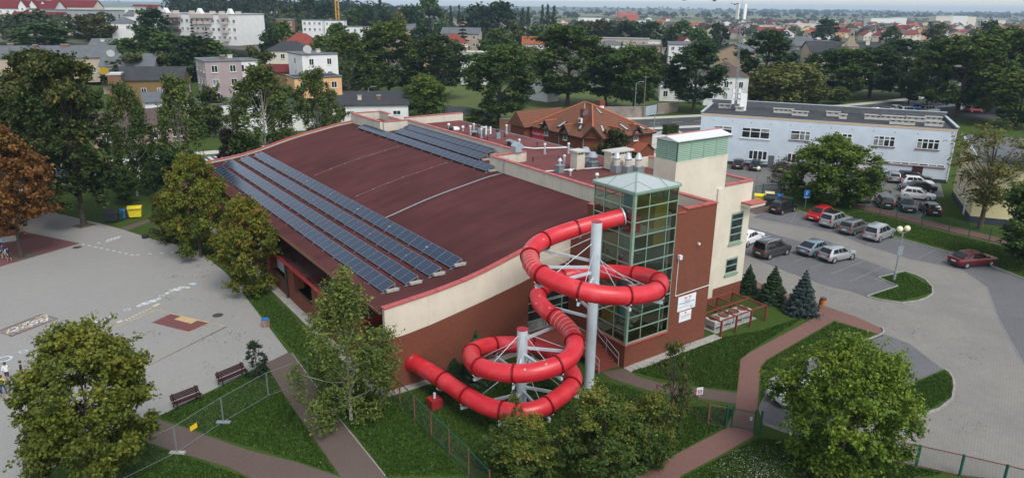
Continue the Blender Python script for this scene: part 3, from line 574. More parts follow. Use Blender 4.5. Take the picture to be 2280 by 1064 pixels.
# flat annex roof and its outer walls
annex = MB().box(20.37, 32.4, -1.8, 18.0, 9.1, 9.35).box(24.12, 32.4, 18.0, 44.3, 9.1, 9.352).box(24.2, 24.1, 42.5, 44.3, 9.1, 9.35).box(20.47, 24.0, 42.62, 51.0, 9.0, 9.30).build('annex_roof', FELT2, hall)
MB().box(32.0, 32.25, 10.0, 44.5, 0, 9.05).box(24, 32.2, 44.2, 44.5, 0, 9.05).box(20.4, 24.0, 51.0, 51.2, 0, 9.0).build('annex_wall', CREAMD, hall)
MB().bar((32.45, -1.8, 9.33), (32.45, 44.4, 9.33), .14, .10).build('roof_edge_trim', GREYM, annex)
# brick pier, brick stair box and its coping
MB().box(16.95, 17.65, -.12, .45, 6.3, 10.05).build('pier', BRICK, hall); coping_run((16.9, .165), (17.7, .165), 10.05, .62, 1, hall)
BOX = MB().box(19.16, 23.4, -6.2, -5.85, 0, 10.72).box(23.05, 23.4, -5.85, -2.06, 0, 10.72).box(19.16, 19.5, -5.85, -2.06, 0, 10.72).build('brick_tower', BRICK, hall)
MB().box(19.5, 23.05, -5.85, -2.1, 9.7, 9.9).build('tower_roof', FELT2, hall); MB().box(19.5, 23.05, -5.85, -5.80, 9.9, 10.70).box(23.0, 23.05, -5.80, -2.1, 9.9, 10.70).build('inner_parapet', CREAM, hall)
coping_run((20.15, -6.03), (23.47, -6.03), 10.72, .5, 2, BOX); coping_run((23.22, -5.76), (23.22, -2.06), 10.72, .5, 2, BOX); coping_run((19.1, -6.03), (20.12, -6.03), 10.55, .5, 1, BOX)
MB().box(16.0, 24.6, -7.0, -6.26, -.02, .10).box(15.0, 16, -6.9, -6.26, -.02, .08).build('apron', CONC, hall)
MB().box(-.6, 12.5, -.55, .02, -.02, .06).box(-.75, -.02, 0, 48, -.02, .05).build('apron', CONC, hall)
# glass stair tower
X0, X1, Y0, Y1, Z0, Z1 = 15.04, 19.14, -6.25, -2.34, 1.82, 12.5
MB().box(X0 - .04, X1 + .02, Y0 - .02, Y1 + 2.3, 0, 1.72).box(X0 + .0, 17, Y1 + .15, 0, 1.72, 9.2).build('plinth', BRICK, hall)
MB().box(X0 - .14, X1, Y0 - .12, Y0 + .15, 1.722, 1.82).box(X0 - .14, X0 + .15, Y0 + .152, Y1, 1.722, 1.82).build('sill', REDM, hall)
fr = MB(); rows = list(np.linspace(Z0, Z1, 12)); cx = [X0, 16.42, 18.2, X1]; cy = [Y0, -4.95, -3.35, Y1]; s = .05
for x in cx: fr.box(x - s / 2 + (.03 if x == X0 else 0), x + s / 2, Y0 - .02, Y0 + .08, Z0, Z1)
fr.box(X0 - .08, X0 + .12, Y0 - .08, Y0 + .12, Z0, Z1)
for y in cy[1:]: fr.box(X0 - .02, X0 + .08, y - s / 2, y + s / 2, Z0, Z1)
for y in cy[1:]: fr.box(X1 - .08, X1 + .02, y - s / 2, y + s / 2, 10.7, Z1)
for z in rows:
    h = .028 if 0 < rows.index(z) < 11 else .09
    fr.box(X0 + .12, X1 - s / 2, Y0 - .022, Y0 + .07, z - h, z + h); fr.box(X0 - .022, X0 + .07, Y0 + .12, Y1 - s / 2, z - h, z + h)
    if z > 10.7: fr.box(X1 - .07, X1 + .022, Y0 + .12, Y1 - s / 2, z - h, z + h); fr.box(X0 + .12, X1 - .1, Y1 - .07, Y1 + .02, z - h, z + h)
fr.box(X0 - .16, X1 + .1, Y0 - .16, Y0 + .1, Z1 + .02, Z1 + .17); fr.box(X0 - .16, X0 + .1, Y0 + .102, Y1 + .1, Z1 + .02, Z1 + .168); fr.box(X1 - .1, X1 + .1, Y0 + .102, Y1 + .1, Z1 + .02, Z1 + .166); fr.box(X0 + .1, X1 - .1, Y1 - .1, Y1 + .1, Z1 + .02, Z1 + .164)
gt = fr.build('glass_tower', GREENM, hall)
for r0, r1 in zip(rows[:-1], rows[1:]):
    for a, b in zip(cx[:-1], cx[1:]): MB().box(a + .03, b - .03, Y0 + .02, Y0 + .035, r0 + .045, r1 - .045).build('pane', TOWERGL, gt)
    for a, b in zip(cy[:-1], cy[1:]):
        if r0 < 9.5 or r0 > 11.3 or a > -4: MB().box(X0 + .02, X0 + .035, a + .03, b - .03, r0 + .045, r1 - .045).build('pane', TOWERGL, gt)
        else: MB().box(X0 + .02, X0 + .035, a + .03, b - .03, r0 + .045, r1 - .045).build('pane', TOWERGL, gt)
        if r0 > 10.5: MB().box(X1 - .035, X1 - .02, a + .03, b - .03, r0 + .045, r1 - .045).build('pane', TOWERGL, gt)
# its glazed pyramid roof
pk = Vector((17.1, -4.25, 13.35)); zE = Z1 + .19; C4 = [Vector((X0 - .12, Y0 - .12, zE)), Vector((X1 + .08, Y0 - .12, zE)), Vector((X1 + .08, Y1 + .08, zE)), Vector((X0 - .12, Y1 + .08, zE))]
rb = MB()
for i in range(4):
    a, b = C4[i], C4[(i + 1) % 4]; rb.bar(a, pk, .09, .09); p1, p2 = a.lerp(b, .36), a.lerp(b, .68); q1, q2 = a.lerp(pk, .55), b.lerp(pk, .5)
    rb.bar(p1, q1.lerp(pk, 0), .05, .06); rb.bar(p2, q2, .05, .06)
    for poly in ((a, p1, q1), (p1, p2, q2, pk, q1), (p2, b, q2)):
        c = sum(poly, Vector()) / len(poly); m = MB(); up = Vector((0, 0, -.03)); tp = [c + (p - c) * .965 for p in poly]; n = len(tp)
        m.add([p + Vector((0, 0, .005)) for p in tp] + [p + up for p in tp], [tuple(range(n)), tuple(range(2 * n - 1, n - 1, -1))] + [(k, n + k, n + (k + 1) % n, (k + 1) % n) for k in range(n)]); m.build('roof_pane', FROST, gt)
rb.build('roof_bar', GREENM, gt)
# inside the tower: landings, yellow panels, blue column, stair flights
ins = MB(); ins.mat(0)
for z in (1.85, 5.0, 7.2, 9.62): ins.box(X0 + .3, X1 - .1, -3.6, Y1, z - .15, z)
ins.box(X0 + .3, X1 - .1, Y0 + .3, -4.4, 9.5, 9.62)
ins.box(18.9, X1 - .06, Y0 + .4, Y1, 1.83, 10.6)
for k in range(10):
    ins.box(15.6 + k * .25, 15.85 + k * .25, -5.6, -4.4, 2.0 + k * .3, 2.12 + k * .3); ins.box(18.1 - k * .25, 18.35 - k * .25, -4.2, -3.0, 5.1 + k * .3, 5.22 + k * .3)
ins.mat(1).box(16.2, 18.8, Y1 - .2, Y1 - .05, 1.9, 10.4).box(17.6, 18.85, -5.7, -3.0, 8.4, 11.4)
ins.mat(2).lathe([(.33, 0), (.33, 10.4)], (16.6, -4.1, 1.83), 14); ins.mat(3).lathe([(.6, 0), (.62, .9), (.55, 1.0)], (16.0, -5.15, 9.65), 14)
ins.build('tower_interior', [plain('inner_grey', (.48, .49, .47)), plain('inner_yellow', (.48, .33, .06)), plain('inner_blue', (.14, .34, .48)), TUBE], hall)
# entrance glazing behind the slide, steps and rails
gl = MB(); 
for x in (11.3, 12.9, 14.5, 16.1, 16.7): gl.box(x, x + .09, .14, .26, 1.2, 4.15)
for z in (1.2, 1.95, 2.7, 3.4, 4.06): gl.box(11.39, 16.7, .15, .25, z, z + .09)
eg = gl.build('entrance_glazing', GREENM, hall)
for x, x2 in ((11.39, 12.9), (12.99, 14.5), (14.59, 16.1), (16.19, 16.7)):
    for z, z2 in ((1.29, 1.95), (2.04, 2.7), (2.79, 3.4), (3.49, 4.06)): MB().box(x, x2, .19, .21, z, z2).build('pane', GLASSC if z < 2 else GLASS, eg)
stp = MB(); 
for k in range(8): stp.box(13.05, 14.98, -5.75 + k * .34, -5.75 + (k + 1) * .34 if k < 7 else -2.4, 0 if k == 0 else .15 * k - .02, .15 * (k + 1))
stp.box(11.0, 14.98, -3.03, .02, .02, 1.17); stp.build('steps', STEP, hall)
for x in (13.1, 14.92):
    r = MB(); r.tube([(x, -5.8, .0), (x, -5.8, 1.0), (x, -3.2, 2.2), (x, -3.2, 1.2)], .025, 6); r.tube([(x, -5.8, .55), (x, -3.2, 1.75)], .02, 6); r.tube([(x, -4.5, .6), (x, -4.5, 1.6)], .02, 6); r.build('handrail', GALV, hall)
# cream block on the right with louvred plant tower
MB().box(23.42, 29.4, -2.06, .21, 1.35, 12.83).build('plant_tower', CREAM, hall)
MB().box(29.4, 33.1, -2.06, -1.75, 1.35, 10.3).box(32.8, 33.1, -1.75, 10.0, 1.35, 10.3).box(29.4, 32.8, 9.7, 10, 9.0, 10.3).build('side_wall', CREAM, hall); MB().box(28.5, 29.05, -2.22, -2.06, .7, 10.2).build('pilaster', CREAM, hall)
MB().box(23.4, 33.04, -2.03, 10.0, 0, 1.352).build('base_wall', BRICK, hall)
coping_run((29.42, -1.9), (33.2, -1.9), 10.3, .5, 2, hall); coping_run((32.95, -1.62), (32.95, 10.0), 10.3, .5, None, hall)
MB().box(31.8, 33.8, -3.0, -2.06, 8.30, 8.55).build('canopy', CREAM, hall); coping_run((31.75, -2.55), (33.85, -2.55), 8.55, 1.1, 1, hall)
lv = MB(); lz0, lz1 = 12.92, 14.42; xs_ = [23.5, 24.95, 26.4, 27.85, 29.32]; lv.box(23.42, 29.4, -2.08, .23, 12.831, 12.92)
lv.box(23.6, 29.2, -1.9, .05, 12.92, 14.4)
louver = lv.build('louvre_housing', CREAM, hall)
def louvre(w, name='louvre_panel'):
    m = MB(); m.box(0, .06, -.06, .02, 0, 1.5); m.box(w - .06, w, -.06, .02, 0, 1.5); m.box(.06, w - .06, -.06, .02, 1.44, 1.5); m.mat(1).box(.06, w - .06, .0, .03, 0, 1.44); m.box(-.035, -.002, -.03, .02, 0, 1.5); m.mat(0)
    for k in range(10): z = .02 + k * .142; m.add([(.06, -.09, z), (w - .06, -.09, z), (w - .06, -.03, z + .10), (.06, -.03, z + .10), (.06, -.075, z - .012), (w - .06, -.075, z - .012)], [(0, 1, 2, 3), (4, 5, 1, 0)])
    return m.mesh(name, [LOUV, DARKM])
l1 = louvre(1.42); l2 = louvre(1.1)
for x in xs_[:4]: put('louvre_panel', l1, louver, (x, -1.98, lz0))
for y in (.14, -.98): put('louvre_panel', l2, louver, (23.56, y, lz0), -math.pi / 2)
pc = MB(); N = 66
for sgn, (ya, yb, za, zb) in enumerate(((-2.25, -.95, 14.5, 14.78), (.40, -.95, 14.5, 14.78))):
    for k in range(N):
        for q in (0, 1): pass
    vs = []; 
    for k in range(N + 1):
        x = 23.3 + 6.25 * k / N; dz = .035 * (1 if k % 2 else -1); vs += [(x, ya, za + dz), (x, yb, zb + dz)]
    pc.add(vs, [(2 * k, 2 * k + 2, 2 * k + 3, 2 * k + 1) if sgn == 0 else (2 * k + 1, 2 * k + 3, 2 * k + 2, 2 * k) for k in range(N)])
pc.mat(1).box(23.3, 29.55, -1.0, -.9, 14.80, 14.86); pc.mat(2).prism_x([(-2.2, 14.42), (.35, 14.42), (-.95, 14.74)], 23.42, 23.5); pc.build('corrugated_roof', [paint('white_corrugated', (.70, .71, .72), .5, .12, 3), plain('pink_ridge', (.42, .16, .16)), WHITEM], hall)
def hall_window(x0, x1, z0, z1, bars):
    m = MB(); y = -2.06; m.box(x0, x1, y - .02, y + .0, z0, z0 + .1).box(x0, x1, y - .02, y, z1 - .1, z1).box(x0, x0 + .1, y - .02, y, z0 + .1, z1 - .1).box(x1 - .1, x1, y - .02, y, z0 + .1, z1 - .1)
    for b in bars: m.box(x0 + .1, x1 - .1, y - .025, y, b - .05, b + .05)
    m.box(x0 - .1, x1 + .1, y - .16, y, z0 - .12, z0 - .02); wf = m.build('window', GREENM, hall); zs = [z0 + .1] + [b for b in bars] + [z1 - .1]
    for a, b in zip(zs[:-1], zs[1:]): MB().box(x0 + .1, x1 - .1, y - .008, y - .002, a + .05, b - .05).build('pane', GLASS, wf)
hall_window(30.7, 32.28, 5.1, 7.8, (5.9, 6.5, 7.2)); hall_window(30.63, 32.2, 2.35, 3.78, (3.1,))
cn = MB(); cn.tube([(19.75, -6.24, 4.35), (19.75, -6.24, 7.2)], .03, 6); cn.tube([(19.75, -6.24, 4.35), (23.4, -6.24, 4.42)], .03, 6); cn.box(19.6, 19.85, -6.5, -6.25, 7.2, 7.5); cn.box(21.6, 21.75, -6.4, -6.24, 7.9, 8.05); cn.build('conduit_and_lamp', WHITEM, hall)
# low wing under the left eave: piers, poster windows, wet flat roof
low = MB().box(-.25, 2.0, 4.0, 46.0, 3.36, 3.52).build('low_roof', WET, hall)
MB().box(-.33, -.25, 3.95, 46.0, 3.30, 3.58).box(-.25, 2.0, 3.92, 4.0, 3.30, 3.56).build('fascia', REDP, low)
wb = MB(); wb.box(.0, .3, 4.05, 46, 0, 1.25); wb.box(.3, 2.0, 4.05, 4.35, 0, 3.36)
for k in range(7): a = 11.4 + k * 6.1; wb.box(.0, .9, a, min(a + 1.9, 46), 1.25, 3.36)
wb.box(0, .9, 4.05, 6.6, 1.25, 3.36); wb.build('wing_wall', BRICK, hall)
posterw = [plain('poster_white', (.66, .68, .68)), plain('poster_green', (.05, .22, .14)), GLASS]
for k in range(6):
    a = 13.3 + k * 6.1 if k else 6.6; b_ = a + 4.2 if k else 11.4
    if k == 0: a, b_ = 6.6, 11.4
    m = MB(); m.box(.62, .72, a, b_, 1.25, 1.33).box(.62, .72, a, b_, 3.2, 3.3)
    n = 4
    for j in range(n + 1): y = a + (b_ - a) * j / n; m.box(.60, .70, y - .04, y + .04, 1.33, 3.2)
    wf = m.build('wing_window', WHITEM, hall)
    for j in range(n):
        y0, y1 = a + (b_ - a) * j / n + .05, a + (b_ - a) * (j + 1) / n - .05
        for r, (z0, z1) in enumerate(((1.34, 2.2), (2.24, 3.18))): MB().box(.64, .655, y0, y1, z0, z1).build('pane', posterw[0 if (j + r + k) % 3 < 2 and r == 0 else (1 if (j + r) % 4 == 1 else 2 if r else 0)], wf)
    MB().bar((-.05, b_ + .1, 1.2), (-.05, b_ + .1, 3.36), .12, .12).build('post', REDP, hall); MB().tube([(-.12, a - .35, 0), (-.12, a - .35, 3.4)], .09, 8).build('downpipe', DARKM, hall)
MB().box(-.22, .0, .3, 50.5, RZ(0) - .16, RZ(0) - .12).box(-.24, -.22, .3, 50.5, RZ(0) - .16, RZ(0) - .0).box(-.0, .05, .3, 50.5, RZ(0) - .16, RZ(0) - .02).build('gutter', RUST, hall)
MB().box(-2.4, -.3, 45.8, 52.0, 3.2, 3.55).box(-2.2, -2.0, 46, 46.3, 0, 3.2).box(-2.2, -.4, 51.5, 51.8, 0, 3.2).build('porch', paint('porch_brown', (.09, .03, .028), .7, .2, 2), hall)
# cable tray and lightning wires on the roof
MB().tube([(b, 15.85, RZ(b) + .07) for b in np.linspace(7.8, 19.9, 16)] + [(20.0, 15.85, 10.4), (20.4, 15.6, 10.42)], .05, 6).build('cable_tray', GREYM, hall)
for a in (23.5, 34.0):
    m = MB(); m.tube([(b, a, RZ(b) + .02) for b in np.linspace(8.3, 18.5, 14)], .008, 5)
    for b in np.linspace(8.6, 18.2, 7): m.box(b - .05, b + .05, a - .04, a + .04, RZ(b) + .005, RZ(b) + .04)
    m.build('lightning_wire', CONC, hall)

# ------------------------------------------------------------------ solar rows (each row stands on the roof)
pm = MB(); pm.mat(1).box(0, 2.08, 0, 1.04, -.035, 0); pm.mat(0).add([(.02, .02, .004), (2.06, .02, .004), (2.06, 1.02, .004), (.02, 1.02, .004)], [(0, 1, 2, 3)]); pm.mat(1).box(1.03, 1.05, .02, 1.02, 0, .006)
PANEL = pm.mesh('solar_panel', [SOLAR, ALU])
def solar_row(label, b0, z0, b1, z1, a0, a1, zr):
    t = thing('solar_row', label, 'solar panels', LW(b0, a0), TH, 'rows of solar panels on the hall roof'); n = int((a1 - a0) / 2.1); tilt = math.atan2(z1 - z0, b1 - b0)
    for k in range(n):
        o = put('solar_panel', PANEL, t); o.matrix_local = Matrix.Translation((0, (k) * 2.1, z0)) @ Matrix.Rotation(-tilt, 4, 'Y') @ Matrix.Rotation(math.pi / 2, 4, 'Z') @ Matrix.Translation((0, -1.04, 0))
    f = MB(); wd = b1 - b0
    for k in range(n + 1):
        y = k * 2.1 - .01; f.bar((.05, y, zr(b0)), (.05, y, z0 - .03), .04, .04); f.bar((wd - .05, y, zr(b1)), (wd - .05, y, z1 - .04), .04, .04); f.bar((-.1, y, zr(b0) + .03), (wd + .35, y, zr(b1 + .3) + .03), .05, .04)
    f.build('support_frame', GREYM, t)
    for y in (-.18, n * 2.1 + .16): MB().box(wd - .75, wd + .12, y - .12, y + .12, zr(b1) + .01, zr(b1) + .18).build('ballast_block', CONC, t)
    for k in range(2, n, 3): MB().box(wd - .6, wd + .1, k * 2.1 - .1, k * 2.1 + .1, zr(b1) + .06, zr(b1) + .22).build('ballast_block', CONC, t)
    return t
nm = ['row of dark blue solar panels lowest on the curved roof, nearest the gutter', 'second row of solar panels up from the gutter on the curved roof', 'third row of solar panels up from the gutter on the curved roof', 'fourth row of solar panels from the gutter, beside bare maroon roof']
for i, (b, a1) in enumerate(((1.18, 47.5), (2.92, 49), (4.74, 49.3), (6.44, 49.3))): solar_row(nm[i], b, RZ(b) + .16, b + .98, RZ(b + .98) + .46, 2.75, a1, RZ)
for lb, b0, z0, a0, a1 in (('long row of solar panels beside the parapet, furthest into the maroon roof', 18.95, 9.17, 17.3, 48.2), ('middle row of solar panels in the roof recess between cream parapets', 20.85, 9.38, 21.4, 42.0), ('back row of solar panels tucked against the annex parapet', 22.6, 9.56, 22.6, 42.2)): solar_row(lb, b0, z0, b0 + .99, z0 + .36, a0, a1, RZ)

# ------------------------------------------------------------------ things standing on the annex roof
def vent(name, label, b, a, parts, group=None, z=9.35, cat='roof vent', rz=0):
    t = thing(name, label, cat, LW(b, a, z), TH + rz, group)
    for pn, prof, m in parts:
        if callable(prof): mb = MB(); prof(mb); mb.build(pn, m, t)
        else: MB().lathe(prof, (0, 0, 0), 14).build(pn, m, t, auto=40)
    return t
PIPE = [('pipe', [(.1, 0), (.1, .95)], GALV), ('base_collar', [(.17, 0), (.15, .08), (.11, .14)], GREYM), ('cap', [(.13, .95), (.15, 1.02), (.12, 1.1), (.04, 1.14)], WHITEM)]
SMALL = [('pipe', [(.07, 0), (.06, .42)], DARKM), ('cap', [(.10, .42), (.10, .48)], DARKM)]
MUSH = [('duct', [(.24, 0), (.24, .5)], DARKM), ('cap', [(.42, .5), (.46, .56), (.3, .66), (.1, .74)], GREYM)]
DOME = [('pipe', [(.09, 0), (.09, .4)], GALV), ('cap', [(.17, .4), (.19, .5), (.12, .62), (.03, .66)], WHITEM)]
BOXV = [('housing', lambda m: m.box(-.26, .26, -.26, .26, 0, .75), GREYM), ('cowl', [(.16, .75), (.16, .95), (.26, 1.0), (.2, 1.12)], DARKM)]
FAN = [('housing', lambda m: (m.box(-.42, .42, -.42, .42, 0, .5), m.box(-.5, .5, -.5, .5, .5, .6)), GREYM), ('neck', [(.28, .6), (.24, 1.0)], GREYM), ('fan_hood', [(.5, 1.0), (.52, 1.06), (.3, 1.4), (.28, 1.46)], paint('blue_grey_metal', (.32, .38, .42), .5, .1, 4))]
COWL = [('housing', lambda m: m.box(-.42, .42, -.42, .42, 0, .68), GREYM), ('cylinder', [(.30, .68), (.30, 1.25)], CONCL), ('jet_cap', [(.31, 1.25), (.38, 1.35), (.32, 1.5), (.14, 1.85), (.12, 1.9)], GALV)]
pv = [('tall pale vent pipe on the annex roof nearest the street side tree', 31.65, 32.1), ('pale vent pipe by the cable at mid annex roof', 28.08, 20.0), ('pale vent pipe at the end of the white cable, near the brick house', 30.36, 18.9), ('pale vent pipe beside the cream chimney stack', 25.95, 14.2), ('slim vent pipe right of the three capped fans', 31.5, 10.0), ('pale vent pipe in front of the grey boxed vent', 28.86, 35.0), ('shorter pale pipe left of the boxed vents', 27.6, 33.75), ('pale pipe between boxed vent and satellite mast', 27.58, 31.35), ('pipe with round cap at the start of the white cable', 27.33, 23.5)]
for lb, b, a in pv: vent('vent_pipe', lb, b, a, PIPE, 'vent pipes on the annex roof')
sv = [('black stub pipe near the rear edge of the annex roof', 30.16, 38.7), ('black stub pipe beside the mushroom vent', 27.51, 32.0), ('black stub pipe below the tall vent pipe', 30.08, 30.2), ('black stub pipe near the brick house wall', 30.06, 23.9), ('black stub pipe close to the parapet jog', 24.68, 17.5), ('black stub pipe behind the small fan box', 27.24, 16.6), ('black stub pipe right of the twin fan hoods', 28.6, 13.4)]
for lb, b, a in sv: vent('stub_pipe', lb, b, a, SMALL, 'black stub pipes on the annex roof')
for lb, b, a in (('wide mushroom vent by the parapet near the cable start', 27.6, 25.75), ('small mushroom vent right of the wide one', 27.48, 24.6), ('low mushroom vent at the foot of a pale pipe', 27.4, 32.65)): vent('mushroom_vent', lb, b, a, MUSH, 'mushroom vents on the annex roof')
for lb, b, a in (('small domed vent at the far rear of the annex roof', 27.83, 39.2), ('domed vent low by the parapet in front of the chimney', 23.9, 10.8), ('domed vent beside the glass tower roof', 24.8, 8.2), ('domed vent next to the white skylight dome', 28.3, 36.6)): vent('domed_vent', lb, b, a, DOME, 'domed vents on the annex roof')
for lb, b, a in (('left of three grey boxed vents with black cowl', 28.92, 34.0), ('middle grey boxed vent with black cowl', 28.92, 32.5), ('right grey boxed vent with black cowl', 28.98, 30.1)): vent('boxed_vent', lb, b, a, BOXV, 'boxed vents on the annex roof')
vent('roof_fan', 'blue grey roof fan hood standing behind the cream chimney', 29.03, 14.7, FAN, 'roof fans'); vent('roof_fan', 'blue grey roof fan hood standing right of the cream chimney', 27.94, 12.4, FAN, 'roof fans')
vent('roof_fan', 'small grey fan box with pointed hood by the parapet', 23.94, 12.4, [('housing', lambda m: (m.box(-.3, .3, -.3, .3, 0, .62), m.box(-.36, .36, -.36, .36, .62, .7)), GREYM), ('neck', [(.1, .7), (.1, 1.05)], GALV), ('fan_hood', [(.22, 1.05), (.22, 1.1), (.1, 1.3), (.04, 1.36)], GALV)], 'roof fans')
for lb, b, a in (('left of three jet-capped fans on grey boxes', 28.46, 9.6), ('middle of three jet-capped fans on grey boxes', 29.13, 9.16 - .35), ('right of three jet-capped fans on grey boxes', 29.85, 8.2)): vent('jet_fan', lb, b, a, COWL, 'jet-capped fans')
def chimney(label, b, a, w, d, h):
    t = thing('roof_chimney', label, 'chimney', LW(b, a, 9.35), TH, 'cream chimney stacks on the annex roof'); MB().box(-w / 2, w / 2, -d / 2, d / 2, 0, h).build('stack', CHIM, t); MB().box(-w / 2 - .18, w / 2 + .18, -d / 2 - .18, d / 2 + .18, h, h + .14).build('cap_slab', CONCL, t)
    m = MB(); [m.box(x - .1, x + .1, -d / 2 - .012, -d / 2 + .05, h - .24, h - .08) for x in np.arange(-w / 2 + .25, w / 2 - .1, .32)]; m.build('flue_opening', DARKM, t); MB().box(-w / 2 - .08, w / 2 + .08, -d / 2 - .08, d / 2 + .08, 0, .12).build('flashing', FELT2, t)
chimney('narrow cream chimney stack with slab cap on the annex roof', 26.08, 12.4, .95, .95, 1.75); chimney('wide cream chimney stack with slab cap behind the jet fans', 29.6, 10.7, 2.6, .95, 1.7)
vent('skylight_dome', 'white oval skylight dome lying on the annex roof', 27.94, 37.8, [('dome', lambda m: m.lathe([(.5, 0), (.55, .12), (.5, .28), (.3, .38), (.05, .42)], (0, 0, 0), 16), PLASTW), ('upstand', lambda m: m.box(-.75, -.4, -.3, .3, 0, .4), DARKM)], cat='skylight')
def hoodf(m):
    m.prism_y([(-.35, 0), (.35, 0), (.35, .35), (.55, .38), (.58, .62), (.3, .86), (-.1, .9), (-.38, .6)], -.42, .42)
vent('duct_hood', 'bent grey duct hood sitting on the parapet corner', 23.2, 18.3, [('hood', hoodf, paint('duct_grey', (.36, .43, .46), .45, .1, 4, metal=.2)), ('mouth', lambda m: m.box(.585, .60, -.34, .34, .4, .6), DARKM)], z=10.35)
am = thing('antenna_mast', 'short mast with panel antennas standing on the annex roof', 'antenna', LW(27.47, 29.87, 9.35), TH)
MB().tube([(0, 0, 0), (0, 0, 1.7)], .05, 8).build('mast', DARKM, am)
for k in range(3):
    q = 2.1 * k; m = MB(); m.box(-.06, .06, .25, .42, .7, 1.55); m.bar((0, 0, 1.2), (0, .3, 1.2), .05, .05); o = m.build('antenna_panel', PLASTW, am); o.rotation_euler = (0, 0, q)
MB().lathe([(.05, 1.55), (.2, 1.6), (.3, 1.72)], (-.5, .1, -.2), 12).build('dish', PLASTW, am)
tag(MB().tube([LW(27.9, 23.5, 9.5), LW(28.6, 22.6, 9.45), LW(29.6, 22.0, 9.5), LW(30.8, 21.6, 9.46), LW(32.0, 21.1, 9.48)], .07, 7).build('roof_cable', PLASTW), 'white insulated cable run lying across the annex roof', 'cable')
tag(MB().tube([LW(22.6, 13.2, 9.45), LW(25.5, 12.3, 9.45), LW(29.0, 11.3, 9.45)], .06, 6).build('roof_conduit', GALV), 'thin grey conduit running between the chimneys', 'conduit')
# ------------------------------------------------------------------ tube slide
SP = [(15.18, -5.14, 10.77), (12.16, -3.94, 10.12), (10.81, -3.64, 9.86), (9.53, -3.61, 9.64), (8.16, -4.18, 9.42), (7.50, -5.05, 9.27), (6.78, -6.37, 9.08), (6.81, -7.01, 9.02), (6.99, -8.04, 8.89), (7.28, -8.99, 8.76), (7.92, -10.05, 8.59), (9.10, -10.89, 8.42), (10.32, -11.21, 8.28), (10.99, -11.27, 8.19), (12.24, -11.08, 8.02), (14.53, -9.51, 7.60), (15.25, -7.80, 7.31), (15.25, -6.88, 7.17), (14.80, -5.50, 6.94), (14.25, -4.47, 6.78), (12.90, -3.14, 6.53), (11.85, -2.79, 6.35), (9.58, -3.16, 5.93), (9.07, -3.90, 5.76), (8.80, -5.04, 5.52), (8.92, -6.10, 5.31), (8.98, -6.79, 5.18), (8.85, -7.73, 5.00), (8.42, -8.59, 4.82), (7.76, -9.33, 4.65), (6.70, -9.81, 4.48), (6.02, -9.72, 4.40), (4.62, -9.40, 4.22), (3.64, -8.47, 4.08), (3.11, -7.38, 3.93), (2.90, -6.00, 3.74), (3.50, -4.58, 3.50), (4.41, -3.35, 3.24), (5.49, -3.06, 3.05), (6.64, -3.08, 2.89), (7.45, -3.34, 2.78), (8.74, -4.17, 2.63), (9.31, -4.96, 2.54), (8.76, -8.29, 2.23), (7.86, -9.03, 2.12), (6.24, -9.46, 1.98), (4.78, -9.67, 1.85), (3.69, -8.97, 1.78), (3.03, -8.12, 1.73), (2.62, -6.73, 1.69), (2.45, -4.87, 1.64), (2.35, -3.33, 1.61), (2.25, -2.21, 1.59), (2.10, -1.01, 1.57), (1.95, 0.12, 1.54)]
slide = thing('water_slide', 'winding red tube water slide on two pale steel columns', 'water slide', LW(11.04, -7.1), TH)
def loc(b, a, z): return Vector((b - 11.04, a + 7.1, z))
ctrl = [loc(*p) for p in SP]
def catmull(P, n=10):
    out = []
    for i in range(len(P) - 1):
        p0, p1, p2, p3 = P[max(0, i - 1)], P[i], P[i + 1], P[min(len(P) - 1, i + 2)]
        for k in range(n):
            t = k / n; out.append(.5 * ((2 * p1) + (p2 - p0) * t + (2 * p0 - 5 * p1 + 4 * p2 - p3) * t * t + (3 * p1 - p0 - 3 * p2 + p3) * t ** 3))
    return out + [P[-1]]
path = catmull(ctrl, 12)
cum = [0.0]
for p, q in zip(path[:-1], path[1:]): cum.append(cum[-1] + (q - p).length)
TOT = cum[-1]
arr = np.array([list(p) for p in path]); s_even = np.linspace(0, TOT, 421); P_ = np.stack([np.interp(s_even, cum, arr[:, k]) for k in range(3)], 1)
for _ in range(30): P_[1:-1] = (P_[:-2] + 2 * P_[1:-1] + P_[2:]) / 4
def at(s): return Vector([float(np.interp(s, s_even, P_[:, k])) for k in range(3)])
def tan(s): return (at(min(TOT, s + .15)) - at(max(0, s - .15))).normalized()
TR = .545
